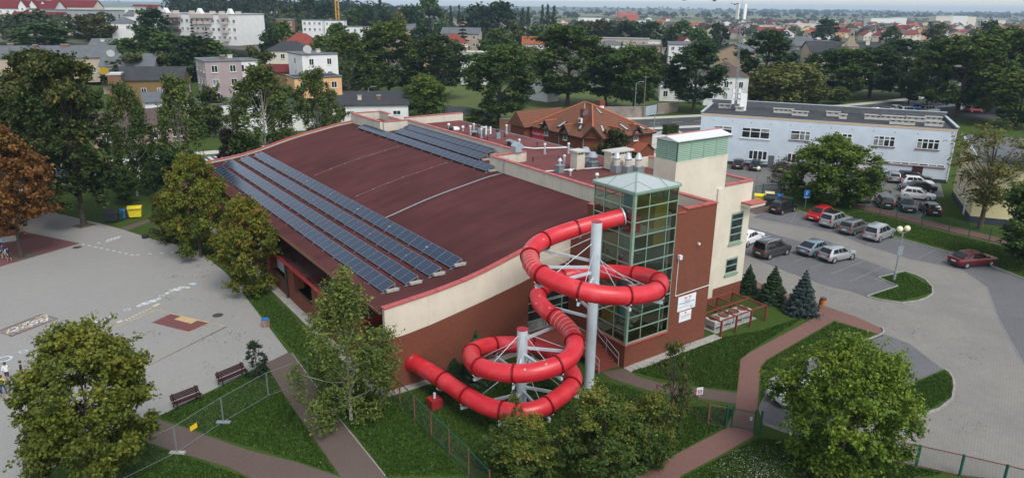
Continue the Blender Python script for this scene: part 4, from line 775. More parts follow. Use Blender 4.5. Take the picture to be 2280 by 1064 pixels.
# sections between flanges
joints = [0, 3.3]; 
while joints[-1] < TOT - 4.2: joints.append(joints[-1] + random.uniform(2.45, 2.9))
joints.append(TOT)
for i, (a, b) in enumerate(zip(joints[:-1], joints[1:])):
    n = max(8, int((b - a) / .16)); o = MB().tube([at(a + .01 + (b - a - .02) * k / n) for k in range(n + 1)], TR, 28, cap=False).build('tube_section', TUBE, slide, smooth=True)
    if i:
        t = tan(a); m = MB(); m.tube([at(a) - t * .055, at(a) - t * .05, at(a) + t * .05, at(a) + t * .055], [TR - .01, TR + .075, TR + .075, TR - .01], 28, cap=False); u_ = (Vector((0, 0, 1)) - t * t.z).normalized(); w_ = t.cross(u_)
        for q in range(14): c_ = at(a) + (u_ * math.cos(q * .449) + w_ * math.sin(q * .449)) * (TR + .045); m.bar(c_ - t * .075, c_ + t * .075, .03, .03); m.build('flange', FLANGE, o, smooth=False)
    if i in (3, 13):   # banded repair rings on two sections
        for k in range(6):
            s = a + .3 + k * (b - a - .5) / 6; t = tan(s); MB().tube([at(s) - t * .03, at(s) + t * .03], TR + .004, 28, cap=False).build('repair_band', PATCH, o)
    if i in (2, 12, 15):
        for k in range(4):
            s = random.uniform(a + .3, b - .3); t = tan(s); up = Vector((0, 0, 1)) - t * t.z; up.normalize(); sd_ = t.cross(up); q = random.uniform(-1.2, 1.2); nrm = up * math.cos(q) + sd_ * math.sin(q); c = at(s) + nrm * (TR + .002); e1 = t * .06; e2 = nrm.cross(t) * .06
            MB().add([c - e1 - e2, c + e1 - e2, c + e1 + e2, c - e1 + e2, c - e1 - e2 - nrm * .02, c + e1 - e2 - nrm * .02, c + e1 + e2 - nrm * .02, c - e1 + e2 - nrm * .02], [(0, 1, 2, 3), (0, 4, 5, 1), (1, 5, 6, 2), (2, 6, 7, 3), (3, 7, 4, 0)]).build('repair_patch', PATCH, o)
t = tan(0); MB().tube([at(.08) - t * .05, at(.08) + t * .05], [TR + .07, TR + .07], 28, cap=False).build('entry_ring', GALV, slide); t = tan(TOT); MB().tube([at(TOT - .25), at(TOT - .1), at(TOT)], [TR + .0, TR + .12, TR + .14], 28, cap=False).build('wall_flange', FLANGE, slide, smooth=True)
# columns
def column(x, y, h, r):
    c = MB().lathe([(r, 0), (r, h)], (x, y, 0), 24).build('column', GALVP, slide, auto=40); MB().lathe([(r + .02, h), (r + .02, h + .03)], (x, y, 0), 24).build('column_cap', FLANGE, c); MB().lathe([(r + .22, 0), (r + .22, .05)], (x, y, 0), 16).build('base_plate', GREYM, c); return c
c1 = Vector((0, 0, 0)); c2 = loc(6.13, -6.3, 0); column(0, 0, 11.55, .33); column(c2.x, c2.y, 5.35, .33)
# arms under the tube, saddle brackets and tie rods
for i, s in enumerate(joints[1:-1]):
    p = at(s); t = tan(s); side = Vector((-t.y, t.x, 0)).normalized(); 
    # saddle under the flange
    m = MB(); up = Vector((0, 0, 1)) - t * t.z; up.normalize(); sd_ = t.cross(up)
    m.tube([p + (up * -math.cos(q) + sd_ * math.sin(q)) * (TR + .10) for q in np.linspace(-1.0, 1.0, 9)], .035, 6); m.build('saddle', GALVP, slide)
    d1 = (Vector((p.x, p.y, 0)) - c1).length; d2 = (Vector((p.x, p.y, 0)) - c2).length
    if i == 0: continue
    cc, hh = (c1, 11.4) if d1 < d2 and p.z > 5.6 else (c2, 5.3)
    if p.z > 5.6: cc, hh = c1, 11.4
    if min(d1, d2) > 5.2 or p.z < 1.72 and d2 > 4.4: 
        continue
    zb = p.z - TR - .16; base = Vector((p.x, p.y, zb)); dr = (Vector((cc.x, cc.y, zb)) - base); L = dr.length; dr.normalize(); out = base - dr * .45
    MB().bar(out, base + dr * (L - .30), .13, .16).build('support_arm', GALVP, slide)
    zt = min(hh - .25, zb + 1.9)
    if zt > zb + .5: MB().tube([base + Vector((0, 0, .05)), Vector((cc.x, cc.y, zt)) - dr * .32], .022, 5).build('tie_rod', GALV, slide)
    if i % 2 and zb > 1.6: MB().tube([base, Vector((cc.x, cc.y, max(.4, zb - 1.1))) - dr * .32], .02, 5).build('tie_rod', GALV, slide)
# single prop near the wall, in a red concrete block
sprop = min(joints[1:-1], key=lambda s: abs(at(s).x - loc(2.28, -2.5, 0).x) + abs(at(s).y - loc(2.28, -2.5, 0).y)); p = at(sprop)
q = ground(968, 905, 0.0); lp = loc((q - HO).dot(EB), (q - HO).dot(EA), 0)
MB().tube([(lp.x, lp.y, .5), (lp.x, lp.y, p.z - TR - .08)], .08, 10).build('prop', GALVP, slide)
MB().box(lp.x - .38, lp.x + .38, lp.y - .38, lp.y + .38, -.05, .62).build('prop_block', paint('red_concrete', (.30, .02, .025), .7, .2, 4), slide)
# ------------------------------------------------------------------ trees: tapered trunk with limbs, crown of many leaf faces
def leaf_object_mesh(name, pos, nrm, size, colr, mat, aspect=1.6, rs=None):
    "pos,nrm: (n,3); one pointed leaf (diamond) each"
    g = rs or rng; n = len(pos); nrm = nrm / (np.linalg.norm(nrm, axis=1, keepdims=True) + 1e-9)
    r = g.normal(size=(n, 3)); u = np.cross(nrm, r); u /= (np.linalg.norm(u, axis=1, keepdims=True) + 1e-9); v = np.cross(nrm, u)
    s = (size * g.uniform(.65, 1.35, n))[:, None]
    V = np.empty((n, 4, 3)); V[:, 0] = pos - v * s * aspect * .5; V[:, 1] = pos + u * s * .5 + nrm * s * .12; V[:, 2] = pos + v * s * aspect * .5; V[:, 3] = pos - u * s * .5 + nrm * s * .12
    me = bpy.data.meshes.new(name); me.vertices.add(4 * n); me.vertices.foreach_set('co', V.reshape(-1)); me.loops.add(4 * n); me.loops.foreach_set('vertex_index', np.arange(4 * n, dtype=np.int32)); me.polygons.add(n)
    me.polygons.foreach_set('loop_start', np.arange(0, 4 * n, 4, dtype=np.int32)); 
    at_ = me.attributes.new('leaf', 'FLOAT_COLOR', 'POINT'); C = np.ones((n, 4, 4)); C[:, :, :3] = colr[:, None, :]; at_.data.foreach_set('color', C.reshape(-1).astype(np.float32))
    me.materials.append(mat); me.update(calc_edges=True); me.validate(); return me
def sphere_dirs(g, n):
    d = g.normal(size=(n, 3)); return d / np.linalg.norm(d, axis=1, keepdims=True)
def palette(g, pal, n, key):
    "leaf colours: pal = list of rgb; key in 0..1 chooses along it, plus jitter"
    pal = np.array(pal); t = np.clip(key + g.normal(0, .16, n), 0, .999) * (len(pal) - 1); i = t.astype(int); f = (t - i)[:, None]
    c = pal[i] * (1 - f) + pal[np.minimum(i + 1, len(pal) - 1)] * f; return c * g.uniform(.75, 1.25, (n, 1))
G1 = [(.022, .045, .012), (.038, .072, .016), (.060, .105, .022), (.090, .135, .030)]
GD = [(.013, .030, .012), (.022, .048, .016), (.034, .066, .020), (.052, .088, .025)]
GY = [(.040, .060, .010), (.078, .100, .014), (.125, .145, .020), (.200, .185, .030)]
GA = [(.050, .070, .012), (.090, .108, .016), (.140, .140, .020), (.230, .125, .028)]
BR = [(.080, .040, .012), (.150, .066, .016), (.230, .098, .024), (.110, .085, .020)]
GW = [(.050, .070, .020), (.078, .100, .030), (.110, .130, .044), (.150, .165, .065)]
SPR = [(.014, .034, .015), (.024, .052, .022), (.040, .074, .031), (.062, .100, .045)]
BLU = [(.020, .040, .036), (.034, .060, .054), (.055, .085, .078), (.080, .11, .10)]
PUR = [(.012, .010, .012), (.02, .014, .018), (.032, .02, .022), (.02, .03, .02)]
class Kind: pass
KINDS = {}
def limbs(g, h, r, targets, mat, name, lean=(0, 0), n_main=None):
    mb = MB(); top = Vector((lean[0] * h, lean[1] * h, h)); k = 7
    pts = [Vector((lean[0] * h * t + .03 * h * .2 * math.sin(5 * t), lean[1] * h * t, h * t)) for t in np.linspace(0, 1, k)]
    mb.tube([pts[0] + Vector((0, 0, -.15))] + pts, [r * 1.5, r * 1.25] + [r * (1 - .75 * t) for t in np.linspace(.05, 1, k - 1)], 8)
    for tg in targets:
        tg = Vector(tg); a = max(.18, min(.85, (tg.z / h) * .62)); b = pts[0].lerp(pts[-1], a); mid = b.lerp(tg, .5) + Vector((0, 0, -.06 * (tg - b).length)); rr = r * (.5 - .3 * a)
        mb.tube([b, mid, tg], [rr, rr * .6, rr * .22], 5, cap=False)
    return mb.mesh(name, mat, True)
def deciduous(key, H, W, n, size, pal, nclump=90, base=.22, shape='round', seed=1, bark=None, clump=.17, droop=0.0, density=.8, trunk_r=None, flat=.75):
    "crown of leaf clumps spread through an uneven envelope"
    g = np.random.default_rng(seed); cz0 = base * H; ch = H - cz0
    lobes = sphere_dirs(g, 9); la = g.uniform(-.22, .20, 9)
    def env(d, t):     # radius factor for direction d at height fraction t
        f = {'round': math.sqrt(max(0, 1 - (2 * t - .88) ** 2 / 1.28)) if True else 1, 'oval': math.sqrt(max(0, 1 - (2 * t - .8) ** 2 / 1.5)), 'cone': (1 - t) * .95 + .12, 'drop': min(1, .5 + 1.7 * t) * (1 - t) ** .68 * 1.28, 'column': min(1, 3.5 * t + .3) * min(1, (1 - t) * 2.2 + .12), 'vase': min(1, .35 + t * 1.1) * math.sqrt(max(0, 1 - max(0, (t - .55) / .47) ** 2)), 'spread': min(1, .5 + t * 1.6) * math.sqrt(max(0, 1 - max(0, (t - .3) / .72) ** 2))}[shape]
        return f * (1 + sum(a * max(0, d.dot(Vector(l))) ** 3 for a, l in zip(la, lobes)))
    cl = []
    while len(cl) < nclump:
        t = g.uniform(.02, .97); q = g.uniform(0, 2 * math.pi); rho = g.uniform(.25, 1) ** .55; d = Vector((math.cos(q), math.sin(q), t - .5)).normalized(); rr = env(d, t) * W / 2 * rho
        cr = clump * W * g.uniform(.6, 1.2) * (.55 + .45 * rho)
        rr = max(0, rr - cr * .6); cl.append((math.cos(q) * rr, math.sin(q) * rr, cz0 + t * ch, cr))
    cl = np.array(cl); wts = cl[:, 3] ** 2; wts /= wts.sum(); ci = g.choice(len(cl), n, p=wts); d = sphere_dirs(g, n); d[:, 2] = np.where(g.random(n) < .72, np.abs(d[:, 2]), d[:, 2])
    ns = 16; sd_ = sphere_dirs(g, nclump * ns); oc = cl[:, :3] - np.array([0, 0, cz0 + ch * .35]); oc /= np.linalg.norm(oc, axis=1, keepdims=True) + 1e-6; sd_ += np.repeat(oc, ns, 0) * .55 + np.array([0, 0, .22 - droop * 2]); sd_ /= np.linalg.norm(sd_, axis=1, keepdims=True)
    si = ci * ns + g.integers(0, ns, n); d = sd_[si]; sl = (g.uniform(.7, 1.3, len(sd_)) + (g.random(len(sd_)) < .12) * .65)[si]; tt = g.uniform(.1, 1.0, n) ** .75
    off = (d * (tt * sl)[:, None] + g.normal(size=(n, 3)) * .13) * cl[ci, 3][:, None]; off[:, 2] *= flat
    pos = cl[ci, :3] + off
    if droop:   # hanging strands
        k = g.random(n) < .7; pos[k, 2] -= g.random(k.sum()) ** 1.3 * droop * H; pos[:, :2] *= 1 + .05 * g.normal(size=(n, 1))
    pos[:, 2] = np.maximum(pos[:, 2], .06 * H)
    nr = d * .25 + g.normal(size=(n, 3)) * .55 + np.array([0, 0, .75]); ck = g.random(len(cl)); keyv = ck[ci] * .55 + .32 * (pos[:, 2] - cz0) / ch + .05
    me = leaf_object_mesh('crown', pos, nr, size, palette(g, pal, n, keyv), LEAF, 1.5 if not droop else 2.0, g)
    tg = cl[np.argsort(-np.hypot(cl[:, 0], cl[:, 1]))][::max(1, nclump // 26), :3]
    tr = limbs(g, H * .8, trunk_r or H * .017, tg, bark or BARK, 'trunk')
    k = Kind(); k.H, k.W, k.crown, k.trunk = H, W, me, tr; KINDS[key] = k
def conifer(key, H, W, n, size, pal, tiers=13, seed=3, droop=.18, base=.03, mat=None):
    g = np.random.default_rng(seed); P = []; N = []; K = []; tg = []
    per = n // (tiers * 9)
    for i in range(tiers):
        t = (i + .15) / tiers; z = H * (base + (1 - base) * t); R_ = W / 2 * (1 - t) ** .82 * g.uniform(.9, 1.08) + .04 * W * (1 - t); m = max(5, int(11 * (1 - t) + 5))
        for j in range(m):
            q = 2 * math.pi * (j + g.uniform(-.3, .3)) / m + i * .7; L = R_ * g.uniform(.78, 1.12); s = g.random(per * 2) ** .65; wd = .26 * L * (1 - s * .75) + .03 * W
            lat = g.normal(0, .5, len(s)) * wd; x = s * L; zz = z - droop * L * s + .10 * L * s ** 3 + g.normal(0, .035 * L + .01, len(s)) - np.abs(lat) * .25
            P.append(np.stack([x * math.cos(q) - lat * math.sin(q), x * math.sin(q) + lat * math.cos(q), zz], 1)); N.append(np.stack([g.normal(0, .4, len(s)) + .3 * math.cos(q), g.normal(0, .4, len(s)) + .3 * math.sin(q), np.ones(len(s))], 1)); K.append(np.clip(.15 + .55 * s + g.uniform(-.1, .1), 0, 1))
            if i % 3 == 0 and j % 2 == 0: tg.append((.8 * L * math.cos(q), .8 * L * math.sin(q), z - droop * L * .8))
    s = g.random(60); P.append(np.stack([g.normal(0, .012 * W, 60), g.normal(0, .012 * W, 60), H * (.93 + .09 * s)], 1)); N.append(g.normal(size=(60, 3))); K.append(np.full(60, .6))
    P = np.concatenate(P); N = np.concatenate(N); K = np.concatenate(K)
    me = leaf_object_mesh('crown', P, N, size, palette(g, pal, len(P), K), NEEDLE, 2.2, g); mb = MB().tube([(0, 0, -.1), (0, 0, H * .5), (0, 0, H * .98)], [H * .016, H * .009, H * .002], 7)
    k = Kind(); k.H, k.W, k.crown, k.trunk = H, W, me, mb.mesh('trunk', BARK, True); KINDS[key] = k
deciduous('maple', 7.2, 7.0, 60000, .115, GY, 150, .20, 'round', 11, clump=.115, density=.9)
deciduous('bush', 5.6, 7.2, 55000, .10, [(.034, .064, .009), (.065, .110, .013), (.110, .160, .018), (.170, .205, .028)], 150, .04, 'spread', 12, clump=.115, density=1)
deciduous('hornbeam', 5.0, 4.6, 23000, .088, [(.024, .046, .012), (.042, .074, .016), (.072, .105, .020), (.170, .160, .030)], 80, .05, 'spread', 13, clump=.13, density=1)
deciduous('birch', 9.5, 5.0, 20000, .085, [(.050, .080, .018), (.080, .115, .026), (.115, .150, .036), (.160, .185, .050)], 80, .12, 'drop', 14, BARKW, .11, .20, 1, .085)
deciduous('rowan', 7.0, 6.4, 45000, .12, GA, 105, .10, 'round', 15, clump=.125, density=1)
deciduous('dark_lime', 17, 10.5, 48000, .24, [(.015, .030, .010), (.028, .048, .013), (.050, .070, .017), (.120, .110, .028)], 150, .16, 'oval', 16, clump=.12, density=.9)
deciduous('chestnut', 10, 8.0, 26000, .22, BR, 90, .32, 'round', 17, clump=.14)
deciduous('mid_birch', 14, 8.0, 15000, .20, [(.030, .054, .014), (.050, .080, .020), (.078, .112, .028), (.115, .145, .040)], 62, .16, 'oval', 18, BARKW, .12, .17, 1, .14)
deciduous('oak_a', 17, 13, 30000, .32, G1, 95, .20, 'round', 19, clump=.14); deciduous('oak_b', 16, 11, 28000, .30, GD, 85, .22, 'oval', 20, clump=.15); deciduous('oak_c', 14, 12, 28000, .30, G1, 80, .18, 'spread', 21, clump=.15)
deciduous('parktree', 8.5, 9.5, 44000, .17, [(.026, .052, .010), (.044, .080, .013), (.068, .115, .018), (.105, .155, .026)], 110, .07, 'round', 22, clump=.125)
deciduous('sparse', 12, 8.5, 5500, .18, [(.06, .07, .018), (.085, .095, .022), (.12, .115, .03), (.07, .09, .02)], 75, .30, 'vase', 23, clump=.13, density=1, trunk_r=.2)
deciduous('willow', 11, 10.5, 18000, .30, GW, 80, .10, 'round', 24, clump=.15, droop=.16)
deciduous('poplar', 20, 4.2, 6000, .42, GD, 60, .04, 'column', 25, clump=.26, flat=1.2)
deciduous('far_a', 14, 12, 3400, .85, G1, 40, .10, 'round', 26, clump=.19); deciduous('far_b', 15, 12, 3400, .85, GD, 36, .08, 'oval', 27, clump=.2); deciduous('far_c', 11, 12, 3000, .8, [(.03, .04, .012), (.045, .058, .016), (.065, .08, .02), (.09, .095, .025)], 36, .08, 'spread', 28, clump=.2)
deciduous('brushwood', 3.5, 4.0, 3500, .10, [(.07, .055, .03), (.09, .07, .04), (.06, .06, .025)], 40, .05, 'round', 29, clump=.2, density=1)
deciduous('twiggy', 4.4, 3.0, 6000, .075, [(.030, .052, .014), (.055, .085, .018), (.110, .125, .024), (.150, .140, .028)], 42, .08, 'oval', 31, clump=.15, density=1)
conifer('spruce', 3.6, 2.7, 11000, .075, SPR, 13, 40); conifer('blue_spruce', 4.0, 3.2, 13000, .08, BLU, 13, 41, .22); conifer('slide_spruce', 5.2, 3.2, 13000, .085, SPR, 16, 42, .2); conifer('tall_spruce', 16, 6.5, 6000, .36, SPR, 15, 43, .3); deciduous('pine', 2.0, 1.25, 7000, .045, [(.018, .042, .020), (.030, .062, .028), (.048, .088, .040)], 40, .04, 'oval', 44, clump=.16)
TREES = []
def tree(kind, name, label, base, h=None, w=None, rz=None, tint=(1, 1, 1), group=None, cat='tree', crown_name='crown'):
    k = KINDS[kind]; sz = (h / k.H) if h else 1.0; sx = (w / k.W) if w else sz
    t = thing(name, label, cat, base, random.uniform(0, 6.28) if rz is None else rz, group)
    c = put('crown', k.crown, t); c.scale = (sx, sx, sz); c.color = (*tint, 1); tr = put('trunk', k.trunk, t); tr.scale = (sx, sx, sz); TREES.append(t); return t
def tree_px(kind, name, label, u, vtop, wpx, base=None, D=None, wf=1.04, **k):
    "tree surveyed by its top, its width, and either its foot on the ground or its distance"
    if base: b = ground(*base); D = b.y
    else:
        p = atdepth(u, vtop, D); b = Vector((p.x, p.y, terrain(p.x, p.y)))
    top = atdepth(u, vtop, D)
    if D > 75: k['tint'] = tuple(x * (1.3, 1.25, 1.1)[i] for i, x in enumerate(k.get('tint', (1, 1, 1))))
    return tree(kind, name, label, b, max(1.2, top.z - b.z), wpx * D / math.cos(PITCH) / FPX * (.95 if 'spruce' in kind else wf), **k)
# near trees and shrubs
tree_px('maple', 'maple_tree', 'yellow-green maple filling the lower left corner of the plaza', 162, 748, 345, D=31.5, rz=.4, tint=(1.1, 1.12, .95))
tree_px('birch', 'birch_tree', 'slender drooping birch beside the brown path at the hall corner', 757, 592, 225, base=(782, 935), rz=2, tint=(1.2, 1.2, 1.0))
tree_px('rowan', 'rowan_tree', 'rounded autumn-tinged tree in front of the low wing of the hall', 522, 450, 160, base=(562, 655), rz=1.2, tint=(1.2, 1.25, .95))
tree_px('rowan', 'rowan_tree', 'yellowing tree beside the plaza bench, behind the rounded one', 445, 354, 150, base=(448, 572), rz=3.2, tint=(1.1, 1.25, .9)); tree_px('rowan', 'rowan_tree', 'small multi-stem autumn tree by the end of the bin path', 385, 425, 85, base=(385, 540), rz=4.4, tint=(.85, .95, .8))
tree_px('dark_lime', 'lime_tree', 'tall dark lime tree with bare trunk set in the plaza pit', 205, 128, 190, base=(187, 502), rz=.5); tree_px('dark_lime', 'lime_tree', 'tall dark lime tree at the left edge behind the chestnut', 62, 118, 190, D=92, rz=2.5, tint=(.95, .95, .9)); tree_px('dark_lime', 'lime_tree', 'dark lime tree cut by the left picture edge, behind the school', -25, 180, 150, D=100, rz=4.1)
tree_px('chestnut', 'chestnut_tree', 'rust-brown chestnut tree beside the school wall', 55, 304, 165, base=(48, 574), rz=1)
tree_px('pine', 'small_pine', 'knee-high bushy pine at the end of the plaza benches', 572, 762, 52, base=(574, 843))
for i, (u, vt, wp, base, lb) in enumerate(((1160, 940, 215, (1160, 1085), 'olive green hornbeam shrub below the lowest slide bend'), (1345, 885, 270, (1340, 1072), 'largest dark hornbeam shrub in the bottom middle'), (1440, 875, 150, (1445, 1045), 'hornbeam shrub between the big one and the twiggy sapling'))): tree_px('hornbeam', 'hornbeam_shrub', lb, u, vt, wp, base=base, rz=i * 2.1, cat='shrub', tint=(1.2, 1.2, 1.0), group='hornbeam shrubs in front of the slide')
tree_px('twiggy', 'young_hornbeam', 'thin twiggy sapling by the side path near the stair tower', 1500, 765, 95, base=(1490, 965), cat='sapling'); tree_px('twiggy', 'young_hornbeam', 'wispy shoot rising in front of the lowest slide bend', 1140, 880, 60, base=(1140, 1010), cat='sapling')
tree_px('bush', 'broad_bush', 'broad bright green bush beside the garden gate', 1865, 785, 350, base=(1868, 1040), rz=.8, cat='bush', tint=(1.25, 1.3, 1.0))
tree_px('slide_spruce', 'spruce_tree', 'spruce standing behind the lower slide loop against the brick wall', 1044, 738, 95, base=photo(LW(5.3, -2.3))); tree_px('slide_spruce', 'spruce_tree', 'low spruce between the slide outlet and the small column', 1000, 798, 95, base=photo(LW(3.9, -1.9)), tint=(.8, .85, .85))
tree_px('spruce', 'spruce_tree', 'small dark spruce tucked against the cream wall corner', 1665, 590, 54, base=(1664, 650), tint=(.8, .85, .8)); tree_px('spruce', 'spruce_tree', 'middle green spruce of the three beside the car park pavement', 1718, 594, 74, base=(1718, 671)); tree_px('blue_spruce', 'spruce_tree', 'blue-grey spruce next to the orange litter bin', 1783, 603, 86, base=(1783, 697))
tree_px('parktree', 'car_park_tree', 'round green tree between the red car and the pale blue building', 1848, 308, 205, base=(1850, 452), rz=1.1, tint=(1.2, 1.15, 1.0), wf=.96); tree_px('brushwood', 'bare_shrub', 'brown half-bare shrub left of the round car park tree', 1740, 355, 75, base=(1745, 425), cat='shrub')
tree_px('sparse', 'thinning_tree', 'half-bare spreading tree in front of the yellow annex', 2192, 284, 205, base=(2180, 513), rz=.3); tree_px('oak_c', 'leafy_tree', 'green tree cut by the right picture edge beside the fence path', 2290, 410, 190, base=(2300, 600), rz=2, tint=(.9, .95, .8))
for i, (u, vt, wp, base, lb) in enumerate(((302, 188, 105, (306, 436), 'first birch from the left between lawn and street'), (412, 170, 104, (415, 425), 'second birch from the left, in front of the white low houses'), (590, 148, 150, (598, 385), 'third birch from the left, widest, above the hall eave'), (708, 154, 98, (714, 350), 'fourth birch from the left, nearest the maroon roof'))): tree_px('mid_birch', 'street_birch', lb, u, vt, wp, base=base, rz=i * 1.3, tint=(1, 1, .95) if i != 0 else (.85, .9, .85), group='birches behind the hall')
tree_px('oak_b', 'dark_bush', 'dense dark bush left of the hall by the lawn', 372, 340, 85, base=(378, 452), tint=(.8, .9, .8), cat='bush'); tree_px('oak_b', 'plum_tree', 'blackish purple plum tree over the far corner of the hall roof', 515, 288, 62, base=(520, 392), tint=(.75, .38, .55)); tree_px('oak_c', 'dark_bush', 'low dark bush on the lawn beside the birch trunk', 285, 375, 60, base=(285, 455), tint=(.8, .9, .8), cat='bush')
# trees across the street and through the town
MIDT = [('oak_a', 1108, 106, 160, (1112, 281), (.85, .9, .9), 'broad tree by the road above the hall annex'), ('oak_a', 1268, 62, 165, (1263, 236), (.95, .95, .8), 'tallest tree on the vacant green plot'), ('oak_b', 1345, 105, 120, (1348, 236), (1, 1, .85), 'tree behind the ridge of the tiled brick house'), ('oak_a', 1418, 108, 120, (1410, 250), (.95, 1, .9), 'tree above the right chimney of the tiled brick house'), ('oak_b', 1538, 98, 135, (1543, 251), (.85, .95, .9), 'dark tree shading the white house by the road'), ('oak_c', 935, 172, 100, (945, 265), (1.5, 1.4, .95), 'bright yellow-green young tree beside the grey garages'), ('oak_b', 970, 80, 125, (978, 222), (1.1, 1, .8), 'tall tree left of the vacant green plot'), ('oak_a', 868, 54, 135, (868, 222), (1, .95, .75), 'tall tree above the upper end of the annex parapet'), ('mid_birch', 772, 74, 135, (775, 232), (1, 1.05, .9), 'light airy tree left of the tall pair behind the hall'), ('oak_b', 820, 120, 70, (822, 228), (.8, .85, .8), 'dark narrow tree squeezed between the tall pair'), ('willow', 1165, 104, 85, (1168, 190), (1, 1, 1), 'pale grey-green willow behind the broad roadside tree'), ('willow', 1752, 143, 160, (1752, 236), (1, 1, .75), 'golden green weeping willow behind the pale blue building'), ('oak_b', 1703, 70, 120, (1698, 222), (.8, .95, .8), 'dark tree left of the tower-gabled tenement'), ('oak_b', 1832, 112, 100, (1830, 222), (.95, 1, .8), 'first roadside tree before the tenement row'), ('oak_a', 1880, 112, 115, (1882, 222), (1, 1.05, .85), 'second roadside tree before the tenement row'), ('oak_b', 1935, 106, 125, (1935, 220), (.85, .95, .85), 'third roadside tree before the tenement row'), ('oak_b', 2010, 90, 125, (2008, 217), (.8, .9, .85), 'fourth roadside tree, at the end of the tenement row'), ('oak_a', 2108, 84, 185, (2130, 262), (.95, .95, .85), 'huge spreading tree over the far car park'), ('oak_c', 2205, 70, 190, (2200, 250), (.9, .92, .85), 'tall dense tree right of the huge spreading one'), ('oak_a', 2060, 120, 90, (2062, 240), (1, .95, .75), 'olive tree at the left flank of the huge spreading one'), ('oak_c', 2250, 165, 150, (2262, 285), (1.1, 1, .7), 'olive tree at the right edge behind the yellow annex'), ('oak_b', 2262, 82, 110, (2255, 215), (.8, .85, .85), 'dark tree at the far right edge behind the huge one'), ('oak_c', 2020, 165, 60, (2022, 232), (1, .95, .8), 'low bushy tree under the huge spreading one'), ('oak_c', 640, 195, 60, (642, 270), (.95, 1, .8), 'small leafy tree before the orange house'), ('far_c', 1060, 248, 55, (1062, 282), (1.1, 1.3, .8), 'leafy shrub against the concrete wall behind the annex'), ('far_c', 1090, 262, 40, (1092, 285), (.95, 1.1, .8), 'low shrub right of the one by the concrete wall'), ('far_c', 1368, 300, 75, (1370, 372), (.6, .6, .6), 'grey-green rounded shrub beside the tiled brick house'), ('oak_c', 1862, 195, 45, (1866, 232), (1.3, 1.1, .8), 'thin yellowing roadside sapling before the tenement')]
for kd, u, vt, wp, base, tn, lb in MIDT: tree_px(kd, 'leafy_tree', lb, u, vt, wp, base=base, tint=tn, cat='tree')
